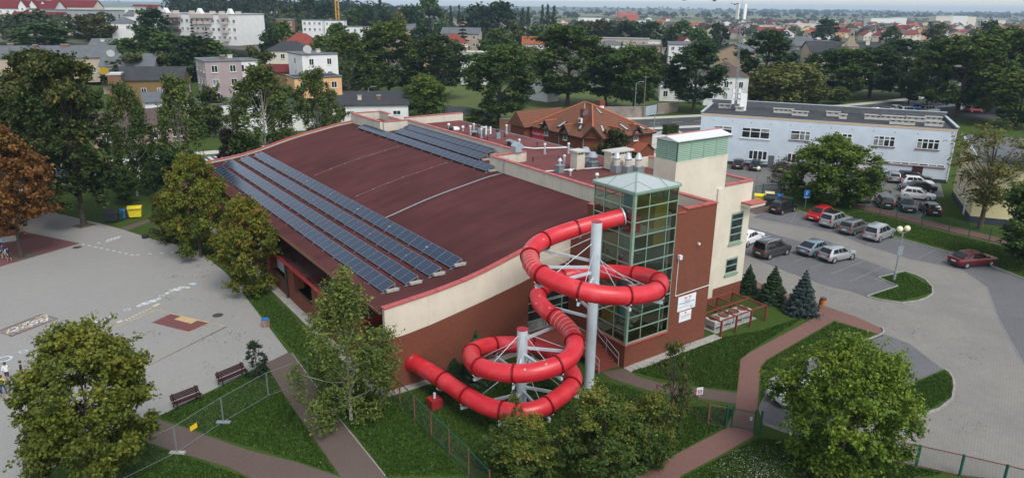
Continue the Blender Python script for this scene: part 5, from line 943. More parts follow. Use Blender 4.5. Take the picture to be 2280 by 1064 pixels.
FART = [('far_a', 285, 92, 100, 215, (.8, .9, .8), 'leftmost tree of the green belt above the yellow brick house'), ('far_b', 330, 68, 90, 235, (.95, 1, .85), 'second tree of the green belt below the white flats'), ('far_a', 378, 80, 95, 225, (.95, 1.0, .8), 'third tree of the green belt below the white flats'), ('far_b', 425, 88, 90, 215, (.9, .9, .75), 'fourth tree of the green belt below the white flats'), ('far_a', 470, 95, 80, 220, (.85, .9, .8), 'fifth tree of the green belt below the white flats'), ('far_c', 300, 130, 110, 190, (.85, .9, .7), 'front tree of the green belt left of the grey-pink house'), ('far_c', 360, 128, 90, 195, (.8, .85, .7), 'front tree of the green belt touching the grey-pink house'), ('far_a', 92, 57, 105, 245, (.75, .85, .8), 'dark round tree below the cream terrace with red roof'), ('far_b', 180, 40, 46, 275, (1.6, .85, .6), 'rust-tinted tree before the grey balcony block'), ('far_c', 222, 42, 60, 270, (1.1, 1, .8), 'olive tree right of the rust-tinted one'), ('far_b', 333, 27, 75, 262, (.7, .85, .8), 'dark tree at the left end of the white flats'), ('far_b', 600, 76, 52, 240, (.7, .8, .8), 'dark tree at the right end of the white flats'), ('far_a', 625, 55, 55, 265, (.95, 1.05, .9), 'light tree between the white flats and the brick block'), ('far_c', 560, 118, 60, 200, (.9, .9, .7), 'low tree between the grey-pink house and the white gable'), ('far_c', 585, 128, 70, 190, (.8, .85, .7), 'tree against the left side of the white gable house'), ('far_b', 500, 122, 60, 205, (.85, .9, .8), 'tree behind the roof of the grey-pink house'), ('far_a', 745, 60, 70, 260, (.9, 1, .85), 'tree behind the base of the yellow crane'), ('far_a', 720, 88, 75, 225, (1, 1.05, .85), 'tree right of the red hipped roof'), ('far_b', 685, 2, 46, 520, (.8, .95, .9), 'round tree on the skyline left of the crane'), ('far_b', 722, 10, 58, 500, (.7, .85, .8), 'dark skyline tree touching the crane'), ('far_b', 655, 14, 50, 500, (.7, .85, .85), 'dark skyline tree above the brick block'), ('far_c', 640, 22, 45, 470, (1, .9, .75), 'brownish skyline tree above the brick block'), ('far_a', 955, 1, 66, 480, (.85, .95, .9), 'tall domed tree on the skyline in the centre'), ('far_b', 1064, 18, 66, 470, (.6, .75, .8), 'left of the two blackish skyline trees'), ('far_b', 1112, 12, 84, 470, (.6, .75, .8), 'right of the two blackish skyline trees'), ('far_b', 905, 22, 70, 440, (.65, .8, .8), 'dark tree left of the domed skyline tree'), ('far_b', 815, 20, 60, 440, (.75, .9, .9), 'tree left of the column poplar'), ('far_a', 780, 24, 50, 430, (.85, .95, .9), 'pale tree right of the crane mast'), ('far_b', 860, 28, 50, 420, (.7, .8, .8), 'dark tree at the foot of the column poplar'), ('far_c', 890, 40, 40, 400, (1.7, 1.4, .7), 'yellow-green bush before the grey warehouse'), ('far_b', 940, 62, 60, 330, (.65, .75, .75), 'dark tree left of the grey gabled house'), ('far_c', 1010, 100, 70, 250, (1, 1, .8), 'olive tree left of the white house with red balcony'), ('far_a', 1105, 70, 70, 300, (1, 1, .8), 'light tree behind the pale willow'), ('far_c', 1145, 60, 60, 320, (.9, .95, .8), 'low tree left of the red-roofed cottage'), ('far_a', 1200, 62, 55, 330, (.8, .9, .8), 'tree behind the red-roofed cottage'), ('far_b', 1300, 52, 70, 430, (1.3, .75, .75), 'copper beech on the left of the far tree row'), ('far_b', 1345, 50, 70, 430, (1.25, .7, .7), 'copper beech in the middle of the far tree row'), ('far_b', 1400, 52, 75, 420, (.75, .85, .8), 'dark tree right of the copper beeches'), ('far_b', 1445, 54, 70, 420, (.8, .9, .8), 'last dark tree of the far row before red roofs'), ('far_b', 1495, 68, 40, 330, (.7, .8, .8), 'dark slim tree right of the beige flats'), ('far_a', 1560, 70, 60, 330, (.85, .95, .85), 'tree left of the phone mast'), ('far_b', 1600, 58, 50, 400, (.75, .85, .85), 'dark tree behind the phone mast foot'), ('far_a', 1515, 52, 60, 420, (.9, 1, .9), 'tree between the red roofs and beige flats'), ('far_c', 1450, 118, 70, 230, (.85, .85, .75), 'grey-green tree before the beige flats'), ('far_b', 2205, 52, 50, 420, (.75, .85, .85), 'dark tree beyond the huge spreading one'), ('far_b', 1840, 28 + 20, 60, 520, (.75, .85, .85), 'tree behind the ornate tower gable'), ('far_c', 2085, 62, 60, 400, (.9, .9, .8), 'tree behind the crown of the huge spreading one'), ('far_a', 1985, 62, 40, 430, (.8, .9, .85), 'small tree behind the yellow gabled roof'), ('far_c', 470, 205, 80, 135, (.9, 1, .8), 'tree hiding the grey-pink house foot'), ('far_c', 735, 215, 60, 140, (.85, .9, .8), 'bush before the dark-roofed garages')]
for kd, u, vt, wp, D, tn, lb in FART: tree_px(kd, 'leafy_tree', lb, u, vt, wp, D=D, tint=tn)
for kd, u, vt, wp, D, tn, lb in (('poplar', 845, -6, 15, 430, (1, 1, 1), 'single column poplar rising above the skyline'), ('poplar', 1003, 14, 9, 560, (1, 1, 1), 'left slim poplar of the pair beside the dark trees'), ('poplar', 1022, 12, 9, 560, (1, 1, 1), 'right slim poplar of the pair beside the dark trees'), ('poplar', 1164, 20, 11, 560, (1.1, 1.1, 1), 'first poplar of the row in the middle distance'), ('poplar', 1176, 17, 10, 560, (1.1, 1.1, 1), 'second poplar of the row in the middle distance'), ('poplar', 1208, 12, 10, 560, (1.1, 1.1, 1), 'third poplar of the row in the middle distance'), ('poplar', 1220, 11, 11, 560, (1.1, 1.1, 1), 'fourth poplar of the row in the middle distance'), ('poplar', 1234, 14, 13, 560, (1.1, 1.1, 1), 'last poplar of the row in the middle distance'), ('tall_spruce', 1030, 38, 42, 300, (.55, .6, .6), 'dark pointed spruce before the grey gabled house'), ('tall_spruce', 1077, 66, 30, 300, (1.7, 1.8, 2.2), 'pale blue spruce right of the dark pointed one'), ('tall_spruce', 425, 45, 22, 245, (.5, .6, .6), 'left small spruce before the white flats'), ('tall_spruce', 458, 62, 24, 240, (.5, .6, .6), 'right small spruce before the white flats'), ('tall_spruce', 248, 32, 20, 280, (.5, .6, .6), 'left small spruce by the pale green block'), ('tall_spruce', 265, 33, 15, 280, (.5, .6, .6), 'right small spruce by the pale green block'), ('tall_spruce', 96, 40, 18, 262, (.5, .6, .6), 'small spruce before the cream terrace'), ('tall_spruce', 1385, 95, 26, 240, (.6, .7, .7), 'spruce before the beige flats, left one'), ('tall_spruce', 1402, 100, 26, 240, (.6, .7, .7), 'spruce before the beige flats, right one'), ('tall_spruce', 1020, 110, 40, 240, (.6, .7, .7), 'spruce beside the white house with red balcony'), ('tall_spruce', 1142, 78, 24, 290, (.6, .7, .7), 'spruce left of the red-roofed cottage'), ('tall_spruce', 1158, 84, 20, 290, (.6, .7, .7), 'spruce touching the red-roofed cottage'), ('tall_spruce', 810, 60, 18, 330, (.6, .7, .7), 'spruce by the long grey-roofed house')): tree_px(kd, 'poplar_tree' if kd == 'poplar' else 'spruce_tree', lb, u, vt, wp, D=D, tint=tn)
# ------------------------------------------------------------------ buildings
_wm = {}
def window_meshes(w, h, far, mull=1, frame=None):
    key = (round(w, 2), round(h, 2), far, mull, frame)
    if key in _wm: return _wm[key]
    f = MB(); t = .07 if not far else .1
    f.box(-w / 2, w / 2, -.05, .02, -h / 2, -h / 2 + t).box(-w / 2, w / 2, -.05, .02, h / 2 - t, h / 2).box(-w / 2, -w / 2 + t, -.05, .02, -h / 2 + t, h / 2 - t).box(w / 2 - t, w / 2, -.05, .02, -h / 2 + t, h / 2 - t)
    for k in range(mull): x = -w / 2 + w * (k + 1) / (mull + 1); f.box(x - t / 2, x + t / 2, -.045, .02, -h / 2 + t, h / 2 - t)
    f.box(-w / 2 - .08, w / 2 + .08, -.14, .0, -h / 2 - .08, -h / 2 - .005)
    p = MB().box(-w / 2 + t / 2, w / 2 - t / 2, -.03, .0, -h / 2 + t / 2, h / 2 - t / 2)
    _wm[key] = (f.mesh('window', frame or PLASTW), p.mesh('pane', GLASS), p.mesh('pane', GLASSC)); return _wm[key]
def add_window(par, pos, rz, w, h, far=False, mull=1, frame=None, opening=None):
    f, p, pc = window_meshes(w, h, far, mull, frame); o = put('window', f, par, pos, rz); put('pane', pc if random.random() < .3 else p, o); return o
def roof_part(t, kind, mat, w, d, h, rh, over=.35, thick=.18, wallmat=None, edge=None):
    m = MB(); o = over
    if kind == 'flat':
        m.box(-o * .4, w + o * .4, -o * .4, d + o * .4, h, h + thick); r = m.build('roof', mat, t)
        e = MB(); k = o * .4 + .05; e.box(-k, w + k, -k, -k + .18, h + thick, h + thick + .12).box(-k, w + k, d + k - .18, d + k, h + thick, h + thick + .12).box(-k, -k + .18, -k + .18, d + k - .18, h + thick, h + thick + .12).box(w + k - .18, w + k, -k + .18, d + k - .18, h + thick, h + thick + .12); e.build('roof_edge', edge or GREYM, r); return r
    if kind == 'mono':
        m.prism_x([(-o, h), (d + o, h + rh), (d + o, h + rh + thick), (-o, h + thick)], -o, w + o); MB().prism_x([(0, h - .02), (d, h - .02), (d, h + rh)], .01, w - .01).build('gable_wall', wallmat, t); return m.build('roof', mat, t)
    if kind == 'gablex':
        m.prism_x([(-o, h - rh * o / (d / 2)), (d / 2, h + rh), (d + o, h - rh * o / (d / 2)), (d + o, h + thick - rh * o / (d / 2)), (d / 2, h + rh + thick), (-o, h + thick - rh * o / (d / 2))], -o, w + o); r = m.build('roof', mat, t); MB().prism_x([(0, h - .02), (d, h - .02), (d / 2, h + rh)], .01, w - .01).build('gable_wall', wallmat, t); return r
    if kind == 'gabley':
        m.prism_y([(-o, h - rh * o / (w / 2)), (w / 2, h + rh), (w + o, h - rh * o / (w / 2)), (w + o, h + thick - rh * o / (w / 2)), (w / 2, h + rh + thick), (-o, h + thick - rh * o / (w / 2))], -o, d + o); r = m.build('roof', mat, t); MB().prism_y([(0, h - .02), (w, h - .02), (w / 2, h + rh)], .01, d - .01).build('gable_wall', wallmat, t); return r
    if kind == 'hip':
        k = min(w, d) / 2; a = [(-o, -o, h), (w + o, -o, h), (w + o, d + o, h), (-o, d + o, h)]
        if w >= d: rg = [(k, d / 2, h + rh), (w - k, d / 2, h + rh)]; fs = [(0, 1, 5, 4), (1, 2, 5), (2, 3, 4, 5), (3, 0, 4)]
        else: rg = [(w / 2, k, h + rh), (w / 2, d - k, h + rh)]; fs = [(0, 1, 4), (1, 2, 5, 4), (2, 3, 5), (3, 0, 4, 5)]
        m.add(a + rg, fs + [(3, 2, 1, 0)]); return m.build('roof', mat, t)
def bld(name, label, C, th, w, d, wall, roof, rmat, rh=2.5, front=None, left=None, right=None, ws=(1.2, 1.4), storey=2.9, drop=1.5, chim=(), cat='house', group=None, plinth=None, mull=1, hmin=None, frame=None, edge=None):
    p = atdepth(*C); zb = terrain(p.x, p.y) - .3; h = p.z - zb
    t = thing(name, label, cat, (p.x, p.y, zb), R(th), group); far = C[2] > 260
    MB().box(0, w, 0, d, 0, h).build('wall', wall, t); rf = roof_part(t, roof, rmat, w, d, h, rh, wallmat=wall, edge=edge)
    for face, spec in (('f', front), ('l', left), ('r', right)):
        if not spec: continue
        nc, nr = spec; L = w if face == 'f' else d
        for r_ in range(nr):
            z = h - drop - r_ * storey
            if z < 1.0: break
            for c_ in range(nc):
                s = L * (c_ + .5) / nc; pos, rz = {'f': ((s, 0, z), 0), 'l': ((0, d - s, z), -math.pi / 2), 'r': ((w, s, z), math.pi / 2)}[face]
                add_window(t, pos, rz, ws[0], ws[1], far, mull, frame)
    for x, y, cw, chh in chim:
        zt = h if roof == 'flat' else h + rh * .55; c = MB().box(x - cw / 2, x + cw / 2, y - .35, y + .35, zt - 1.5, zt + chh).build('chimney', BRICKO if random.random() < .4 else CHIM, rf); MB().box(x - cw / 2 - .1, x + cw / 2 + .1, y - .45, y + .45, zt + chh, zt + chh + .1).build('chimney_cap', CONC, rf)
    return t, h
# --- pale blue office block, surveyed window by window
wb0 = Vector((34.82, 114.43, 0)); wth = R(-22.49); wdir = Vector((math.cos(wth), math.sin(wth), 0))
wb = thing('office_block', 'long two-storey pale blue office block with flat dark roof', 'building', wb0 + wdir * -4.9, wth); WL = 35.9
MB().box(0, WL, 0, 12.6, .55, 7.62).build('wall', BLUEW, wb); MB().box(.02, WL - .02, -.03, 12.6, -.3, .55).build('plinth', plain('dark_plinth', (.035, .045, .06), .8), wb); MB().box(-.03, WL + .03, -.05, .02, 7.62, 7.86).build('cornice_band', plain('orange_band', (.62, .42, .24), .8), wb)
MB().box(-.1, WL + .1, .02, 12.7, 7.62, 7.78).build('roof', ROOFD, wb); rfw = MB().box(-.1, WL + .1, 12.5, 12.8, 7.78, 8.75).box(-.15, .15, .02, 12.5, 7.78, 8.1).box(WL - .15, WL + .15, .02, 12.5, 7.78, 8.2).build('parapet', ROOFG, wb); MB().box(-.15, WL + .15, 12.45, 12.85, 8.75, 8.84).box(-.2, .2, 0, 12.45, 8.1, 8.17).box(WL - .2, WL + .2, 0, 12.45, 8.2, 8.27).box(-.1, WL + .1, -.06, .02, 7.86, 7.92).build('metal_edge', GALV, wb)
def office_window(x0, x1, z0, z1, cols, transom, sillm=MARKR):
    m = MB(); m.box(x0, x1, -.04, .01, z0, z0 + .09).box(x0, x1, -.04, .01, z1 - .08, z1).box(x0, x0 + .09, -.04, .01, z0 + .09, z1 - .08).box(x1 - .09, x1, -.04, .01, z0 + .09, z1 - .08)
    n = len(cols); xs = [x0 + (x1 - x0) * c for c in cols]
    for x in xs: m.box(x - .07, x + .07, -.042, .01, z0 + .09, z1 - .08)
    if transom: m.box(x0 + .09, x1 - .09, -.044, .01, z1 - transom - .05, z1 - transom + .05)
    wf = m.build('window', PLASTW, wb); e = [x0 + .09] + xs + [x1 - .09]
    for a, b in zip(e[:-1], e[1:]):
        zz = [(z0 + .09, z1 - .08)] if not transom else [(z0 + .09, z1 - transom - .05), (z1 - transom + .05, z1 - .08)]
        for za, zb_ in zz: MB().box(a + .05, b - .05, -.02, .005, za, zb_).build('pane', GLASSC if random.random() < .3 else GLASS, wf)
    MB().box(x0 - .12, x1 + .12, -.16, .0, z0 - .11, z0 - .01).build('sill', sillm, wf)
o_ = 4.9
for x0, x1, z0, z1, cols, tr, sm in ((-2.84, 0.1, 4.7, 6.1, (.5,), .45, MARKR), (1.55, 5.83, 4.5, 6.12, (.31, .66), .55, PLASTW), (8.8, 11.7, 4.72, 6.18, (.47, .74), .5, MARKR), (14.7, 17.55, 4.75, 6.22, (.25, .5, .75), .5, MARKR), (20.4, 23.35, 4.75, 6.26, (.25, .5, .75), .5, MARKR), (26.15, 29.1, 4.8, 6.3, (.25, .5, .75), .5, MARKR), (2.95, 5.8, 1.15, 2.6, (.25, .5, .75), 0, PLASTW), (8.74, 11.4, 1.15, 2.62, (.25, .5, .75), 0, PLASTW), (11.7, 15.5, 2.05, 2.62, (.25, .5, .75), 0, MARKR), (16.0, 20.8, 2.1, 2.62, (.2, .4, .6, .8), 0, MARKR), (21.05, 30.3, 2.3, 2.66, (.115, .25, .385, .5, .64, .77, .89), 0, MARKR)): office_window(x0 + o_, x1 + o_, z0, z1, cols, tr, sm)
MB().box(6.02 + o_, 6.9 + o_, -.05, .02, .0, 2.0).build('door', plain('grey_door', (.12, .12, .125)), wb); MB().box(26.2 + o_, 27.6 + o_, -.05, .02, .0, 2.22).build('door', plain('brown_door', (.05, .02, .02)), wb)
for k in range(11): MB().box(1.9 + k * 2.9, 2.05 + k * 2.9, -.03, .02, 6.85, 7.0).build('vent_grille', GREYM, wb)
MB().box(WL - .18, WL - .05, -.12, -.03, .3, 7.4).build('downpipe', WHITEM, wb)
def rooftop_stack(label, x, y, w_, h_=.62):
    p = wb.matrix_basis @ Vector((x, y, 7.78)); t = thing('roof_stack', label, 'chimney', p, wth, 'concrete vent stacks on the office roof'); MB().box(-w_ / 2, w_ / 2, -.4, .4, 0, h_).build('stack', CONCL, t); MB().box(-w_ / 2 - .12, w_ / 2 + .12, -.52, .52, h_, h_ + .1).build('cap_slab', CONC, t)
    m = MB(); n = max(1, int(w_ / .7)); [m.box(-w_ / 2 + (i + .5) * w_ / n - .2, -w_ / 2 + (i + .5) * w_ / n + .2, -.412, -.38, h_ - .22, h_ - .06) for i in range(n)]; m.build('vent_slot', DARKM, t)
for i, (x, y, w_) in enumerate(((2.5, 9, 2.0), (5.2, 6.4, 1.2), (12.0, 7.5, 3.0), (14.6, 5.5, 2.4), (19.5, 7.5, 2.0), (20.9, 5.0, 1.1), (25.2, 6.6, 2.3), (27.8, 6.8, 3.4), (31.2, 7.2, 2.6))): rooftop_stack(ordinal(i) + ' concrete vent stack from the left along the office roof', x, y, w_)
for i, (x, y, w_) in enumerate(((33.2, 3.2, 2.4), (29.0, 2.8, 3.4), (33.8, 8.8, 2.2))): rooftop_stack(('front right vent stack near the end of the office roof', 'wide front vent stack on the office roof above the fourth window', 'rear right vent stack near the end of the office roof')[i], x, y, w_)
# phone mast on the office roof
pm_ = atdepth(1637, 240, 121.0); mast = thing('phone_mast', 'tall grey lattice phone mast with white antennas on the office roof', 'mast', (pm_.x, pm_.y, 7.7)); tp = atdepth(1651, 22, 121.0) - Vector((pm_.x, pm_.y, 7.7)); m = MB()
for k in range(3): q = k * 2.1; m.tube([(.22 * math.cos(q), .22 * math.sin(q), 0), (tp.x + .12 * math.cos(q), tp.y + .12 * math.sin(q), tp.z * 1.0)], .03, 6)
for j in range(26):
    z = j / 26; z2 = (j + 1) / 26
    for k in range(3): q, q2 = k * 2.1, (k + 1) * 2.1; r0, r1 = .22 - .10 * z, .22 - .10 * z2; m.tube([(tp.x * z + r0 * math.cos(q), tp.y * z + r0 * math.sin(q), tp.z * z), (tp.x * z2 + r1 * math.cos(q2), tp.y * z2 + r1 * math.sin(q2), tp.z * z2)], .014, 4)
m.build('lattice', GREYM, mast)
for k in range(4):
    q = .5 + k * 1.57; o = MB().box(-.27, .27, -.1, .1, -1.2, 1.2).build('antenna', PLASTW, mast); o.location = (tp.x + .8 * math.cos(q), tp.y + .8 * math.sin(q), tp.z - .3); o.rotation_euler = (0, 0, q + 1.57); MB().bar((tp.x, tp.y, tp.z - .6), (tp.x + .6 * math.cos(q), tp.y + .6 * math.sin(q), tp.z - .6), .06, .06).build('bracket', GREYM, mast)
for k in range(6): MB().box(-.75 + (k % 2) * .95, -.35 + (k % 2) * .95, -.3, .1, 1.2 + .9 * (k // 2), 1.8 + .9 * (k // 2)).build('radio_unit', PLASTW, mast)
MB().tube([(tp.x, tp.y, tp.z), (tp.x, tp.y, tp.z + 1.9)], .025, 5).build('rod', GREYM, mast)
for k in range(3): q = k * 2.1 + .5; MB().tube([(tp.x * .45, tp.y * .45, tp.z * .45), (3.2 * math.cos(q), 3.2 * math.sin(q) * .6, .3)], .012, 4).build('guy_wire', GREYM, mast)
pc_ = atdepth(1653, 235, 121.0); tag(MB().box(pc_.x - .55, pc_.x + .55, pc_.y - .4, pc_.y + .4, 7.75, pc_.z + 1.9).build('equipment_cabinet', PLASTW), 'white equipment cabinet beside the phone mast', 'cabinet')
# outside stair landing at the left end of the office block
ls = ground(1512, 300); lsx = thing('stair_landing', 'concrete stair landing with white rails left of the office block', 'steps', wb0 + wdir * -9.8 + Vector((.6, 4.0, 0)), wth); MB().box(0, 4.8, 0, 3, 0, 1.7).build('landing', CONCL, lsx)
m = MB(); [m.box(-.34 * (k + 1), -.34 * k, 0, 2.2, 0, 1.7 - .17 * (k + 1) + .02) for k in range(9)]; m.build('flight', CONC, lsx)
for y in (0, 2.2): MB().tube([(-3.0, y, 1.0), (0, y, 2.75), (4.8, y, 2.75)], .05, 6).build('rail', WHITEM, lsx); MB().tube([(0, y, 1.7), (0, y, 2.75)], .05, 6).build('rail_post', WHITEM, lsx)
# --- yellow annex at the right
ya = Vector((54.4, 82.2, 0)); yth = math.atan2(82.2 - 94.4, 54.4 - 59.4) + math.pi / 2
yx = thing('yellow_annex', 'pale yellow annex with dark felt roof at the right edge', 'building', ya, R(-22.5)); yz = atdepth(2186, 360, 82.2).z
yw = 26; yd = 13.5
MB().box(0, yw, 0, yd, .9, yz).build('wall', YELW, yx); MB().box(-.03, yw, -.03, yd, -.1, .9).build('plinth', plain('dark_plinth', (.035, .045, .06), .8), yx); MB().prism_x([(-.3, yz), (yd, yz + .9), (yd, yz + 1.1), (-.3, yz + .15)], -.25, yw).build('roof', ROOFG, yx); MB().bar((-.22, -.3, yz + .1), (-.22, yd, yz + 1.05), .3, .12).build('metal_edge', GALV, yx); MB().box(-.04, .0, 3.4, 4.4, .1, 2.1).build('door', PLASTW, yx)
for y in (6.2, 9.5): add_window(yx, (0, y, 2.6), -math.pi / 2, 1.2, 1.4)
MB().box(-.05, yw, -.12, -.03, yz - .25, yz - .1).build('gutter', WHITEM, yx)
# --- tiled brick house
hc = Vector((12.2, 110.6, 0)); bh = thing('tiled_house', 'red brick house with large brown-red tiled hip roof and dormers', 'house', hc, TH); HW, HD, HE, HP = 13.2, 15.6, 4.45, 8.75
cut = 2.0
MB().prism([(cut, 0), (HW, 0), (HW, HD), (0, HD), (0, cut)], -.2, HE).build('wall', BRICKH, bh)
pk = Vector((HW * .40, HD * .40, HP)); e = .45
rim = [Vector((cut - .3, -e, HE)), Vector((HW + e, -e, HE)), Vector((HW + e, HD + e, HE)), Vector((-e, HD + e, HE)), Vector((-e, cut - .3, HE))]; pk2 = Vector((HW * .5, HD * .62, HP - .05)); gp = Vector((.55, .55, HE + 1.75))
m = MB(); m.add(rim + [pk, pk2, gp], [(0, 1, 5, 7), (1, 2, 6, 5), (2, 3, 6), (3, 4, 7, 5, 6), (4, 3, 2, 1, 0)]); hr = m.build('roof', TILEH, bh)
m = MB(); a, b = Vector((cut - .1, -.05, HE - .3)), Vector((-.05, cut - .1, HE - .3)); m.add([a, b, b + Vector((0, 0, .35)), gp + Vector((.25, .25, -.15)), a + Vector((0, 0, .35))], [(1, 0, 4, 3, 2)]); m.build('corner_gable', BRICKH, bh)
for a, b in ((rim[1], pk), (rim[3], pk2), (rim[2], pk2), (pk, pk2), (gp, pk)): MB().tube([a + Vector((0, 0, .03)), b + Vector((0, 0, .05))], .14, 6).build('ridge', RIDGE, hr)
for a, b in ((rim[0], gp), (gp, rim[4])): MB().bar(a, b, .1, .3).build('verge', FASCIA, hr)
for a, b in ((rim[0], rim[1]), (rim[4], rim[3]), (rim[1], rim[2])): MB().bar(a + Vector((0, 0, -.1)), b + Vector((0, 0, -.1)), .16, .22).build('fascia', FASCIA, hr)
for p in ((cut - .05, -.08), (-.08, cut - .05), (7.4, -.08), (HW - .05, -.08), (-.08, 8.0)): MB().tube([(p[0], p[1], 0), (p[0], p[1], HE)], .06, 6).build('downpipe', plain('grey_pipe', (.3, .3, .3)), bh)
def dormer(s, face):
    "gabled dormer, local x along the facade"
    d_ = put('dormer', MB().prism_y([(-.75, HE - 1.6), (.75, HE - 1.6), (.75, HE + .25), (0, HE + 1.25), (-.75, HE + .25)], -.06, 2.4).mesh('dormer', BRICKH), bh)
    d_.location = (s, 0, 0) if face == 'f' else (0, s, 0); d_.rotation_euler = (0, 0, 0 if face == 'f' else -math.pi / 2)
    rm = MB()
    for q in (-1, 1): rm.add([(0, -.45, HE + 1.45), (0, 3.6, HE + 1.45), (q * 1.35, -.45, HE - .3), (q * 1.35, .2, HE - .3), (0, -.45, HE + 1.33), (q * 1.35, -.45, HE - .42)], [(0, 2, 3, 1) if q > 0 else (1, 3, 2, 0), (4, 5, 2, 0) if q > 0 else (0, 2, 5, 4)])
    rm.build('dormer_roof', TILEH, d_); MB().bar((0, -.5, HE + 1.38), (1.4, -.5, HE - .4), .08, .3).build('verge', FASCIA, d_); MB().bar((0, -.5, HE + 1.38), (-1.4, -.5, HE - .4), .08, .3).build('verge', FASCIA, d_); MB().tube([(0, -.45, HE + 1.47), (0, 3.6, HE + 1.47)], .1, 6).build('ridge', RIDGE, d_)
    o = put('window', window_meshes(.95, 1.4, False, 1)[0], d_, (0, -.07, HE - .35)); MB().box(-.42, .42, -.1, -.05, HE - 1.0, HE + .3).build('pane', GLASS, d_)
dormer(5.0, 'f'); dormer(9.4, 'f'); dormer(6.4, 'l'); dormer(11.4, 'l')
def skylight(fx, fy, on, par=hr):
    base = {'f': (lambda s, t: rim[0].lerp(rim[1], s).lerp(pk, t)), 'l': (lambda s, t: rim[4].lerp(rim[3], s).lerp(pk, t))}[on]
    a, b, c, d_ = base(fx, fy), base(fx + .055, fy), base(fx + .055, fy + .22), base(fx, fy + .22); n = (b - a).cross(d_ - a).normalized(); n = n if n.z > 0 else -n; m = MB(); q = [a + n * .12, b + n * .12, c + n * .12, d_ + n * .12]; m.add(q + [p - n * .2 for p in q], [(0, 1, 2, 3), (0, 4, 5, 1), (1, 5, 6, 2), (2, 6, 7, 3), (3, 7, 4, 0)]); o = m.build('skylight', DARKM, par); cc = sum(q, Vector()) / 4; q2 = [cc + (p - cc) * .8 + n * .01 for p in q]; MB().add(q2, [(0, 1, 2, 3)]).build('skylight_pane', FROST, o)
for fx, fy, on in ((.04, .16, 'f'), (.55, .14, 'f'), (.88, .1, 'f'), (.30, .68, 'f'), (.37, .68, 'f'), (.08, .2, 'l'), (.50, .14, 'l'), (.84, .1, 'l')): skylight(fx, fy, on)
ch = MB().box(1.4, 2.5, 3.9, 4.7, 6.0, 8.55).build('chimney', BRICKH, bh); MB().box(1.05, 1.4, 4.0, 4.6, 6.3, 7.1).build('air_conditioner', PLASTW, ch); MB().lathe([(.24, 0), (.24, .02)], (0, 0, 0), 12).build('fan_grille', DARKM, ch).matrix_local = Matrix.Translation((1.04, 4.3, 6.7)) @ Matrix.Rotation(-math.pi / 2, 4, 'Y'); d_ = MB().lathe([(.05, 0), (.4, .08), (.55, .2)], (0, 0, 0), 14).build('dish', GREYM, ch); d_.matrix_local = Matrix.Translation((1.5, 3.7, 8.1)) @ Matrix.Rotation(R(115), 4, 'X'); MB().tube([(2.0, 4.3, 8.55), (2.0, 4.3, 9.5)], .04, 5).build('aerial', WHITEM, ch)
ch2 = MB().box(10.6, 11.8, 10.2, 11.2, 5.0, 8.6).build('chimney', BRICKH, bh); MB().box(10.4, 11.3, 9.9, 10.2, 7.0, 7.7).build('air_conditioner', PLASTW, ch2)
MB().prism_x([(15, HE - .1), (17.5, HE + 2.4), (20, HE - .1)], -2, 8).build('rear_wing_roof', TILEH, hr); MB().box(-1.6, 7.6, HD, 19.6, 0, HE).build('rear_wing', BRICKH, bh)
m = MB(); m.prism_y([(8.2, 0), (11.6, 0), (11.6, 1.9), (9.9, 3.0), (8.2, 1.9)], -2.2, 0); m.build('porch', BRICKH, bh); m = MB()
for q in (-1, 1): m.add([(9.9, -2.5, 3.2), (9.9, .1, 3.2), (9.9 + q * 2.0, -2.5, 1.9), (9.9 + q * 2.0, .1, 1.9)], [(0, 2, 3, 1) if q > 0 else (1, 3, 2, 0)])
m.build('porch_roof', TILEO, bh)
bn = thing('banner', 'red banner with white and yellow lettering on the tiled house', 'banner', LW(0, 0), TH); bn.location = hc; bn.rotation_euler = (0, 0, TH); MB().box(-.12, -.06, 11.9, 15.4, 2.35, 4.1).build('sheet', SIGNR, bn); MB().box(-.13, -.125, 11.95, 15.35, 2.40, 2.75).build('stripe', plain('sign_pink', (.6, .08, .14)), bn)
for s_, x_, mt_, sz in (('Najtańsze', 13.9, SIGNW, .66), ('OC i AC', 12.62, SIGNY, .5)):
    me = text_mesh(s_, .78 if s_[0] == 'N' else .62, .004); me.materials.append(SIGNW); o = put('lettering', me, bn); wx = max(v.co.x for v in me.vertices) - min(v.co.x for v in me.vertices); tgt = 1.95 if s_[0] == 'N' else 1.25; sc_ = tgt / wx; yc = 14.25 if s_[0] == 'N' else 12.6
    o.matrix_local = Matrix.Translation((-.14, yc, 3.35)) @ Matrix.Rotation(-math.pi / 2, 4, 'Z') @ Matrix.Rotation(math.pi / 2, 4, 'X') @ Matrix.Diagonal((sc_, sc_ * 1.5, 1, 1))
# --- school at the left edge
so = ground(37, 536, 0.0); sch = thing('school_building', 'brick school wall cut by the left picture edge', 'building', so, TH); MB().box(-16, 0, 0, 14, -.1, 8.5).build('wall', BRICK, sch); MB().box(-16.3, .3, -.3, 14.3, 8.5, 8.8).build('roof', ROOFD, sch); MB().box(-16, .05, -.06, 0, 0, .6).build('plinth', CONC, sch)
for x in (-3.2, -6.8): add_window(sch, (x, 0, 2.6), 0, 1.6, 1.8)
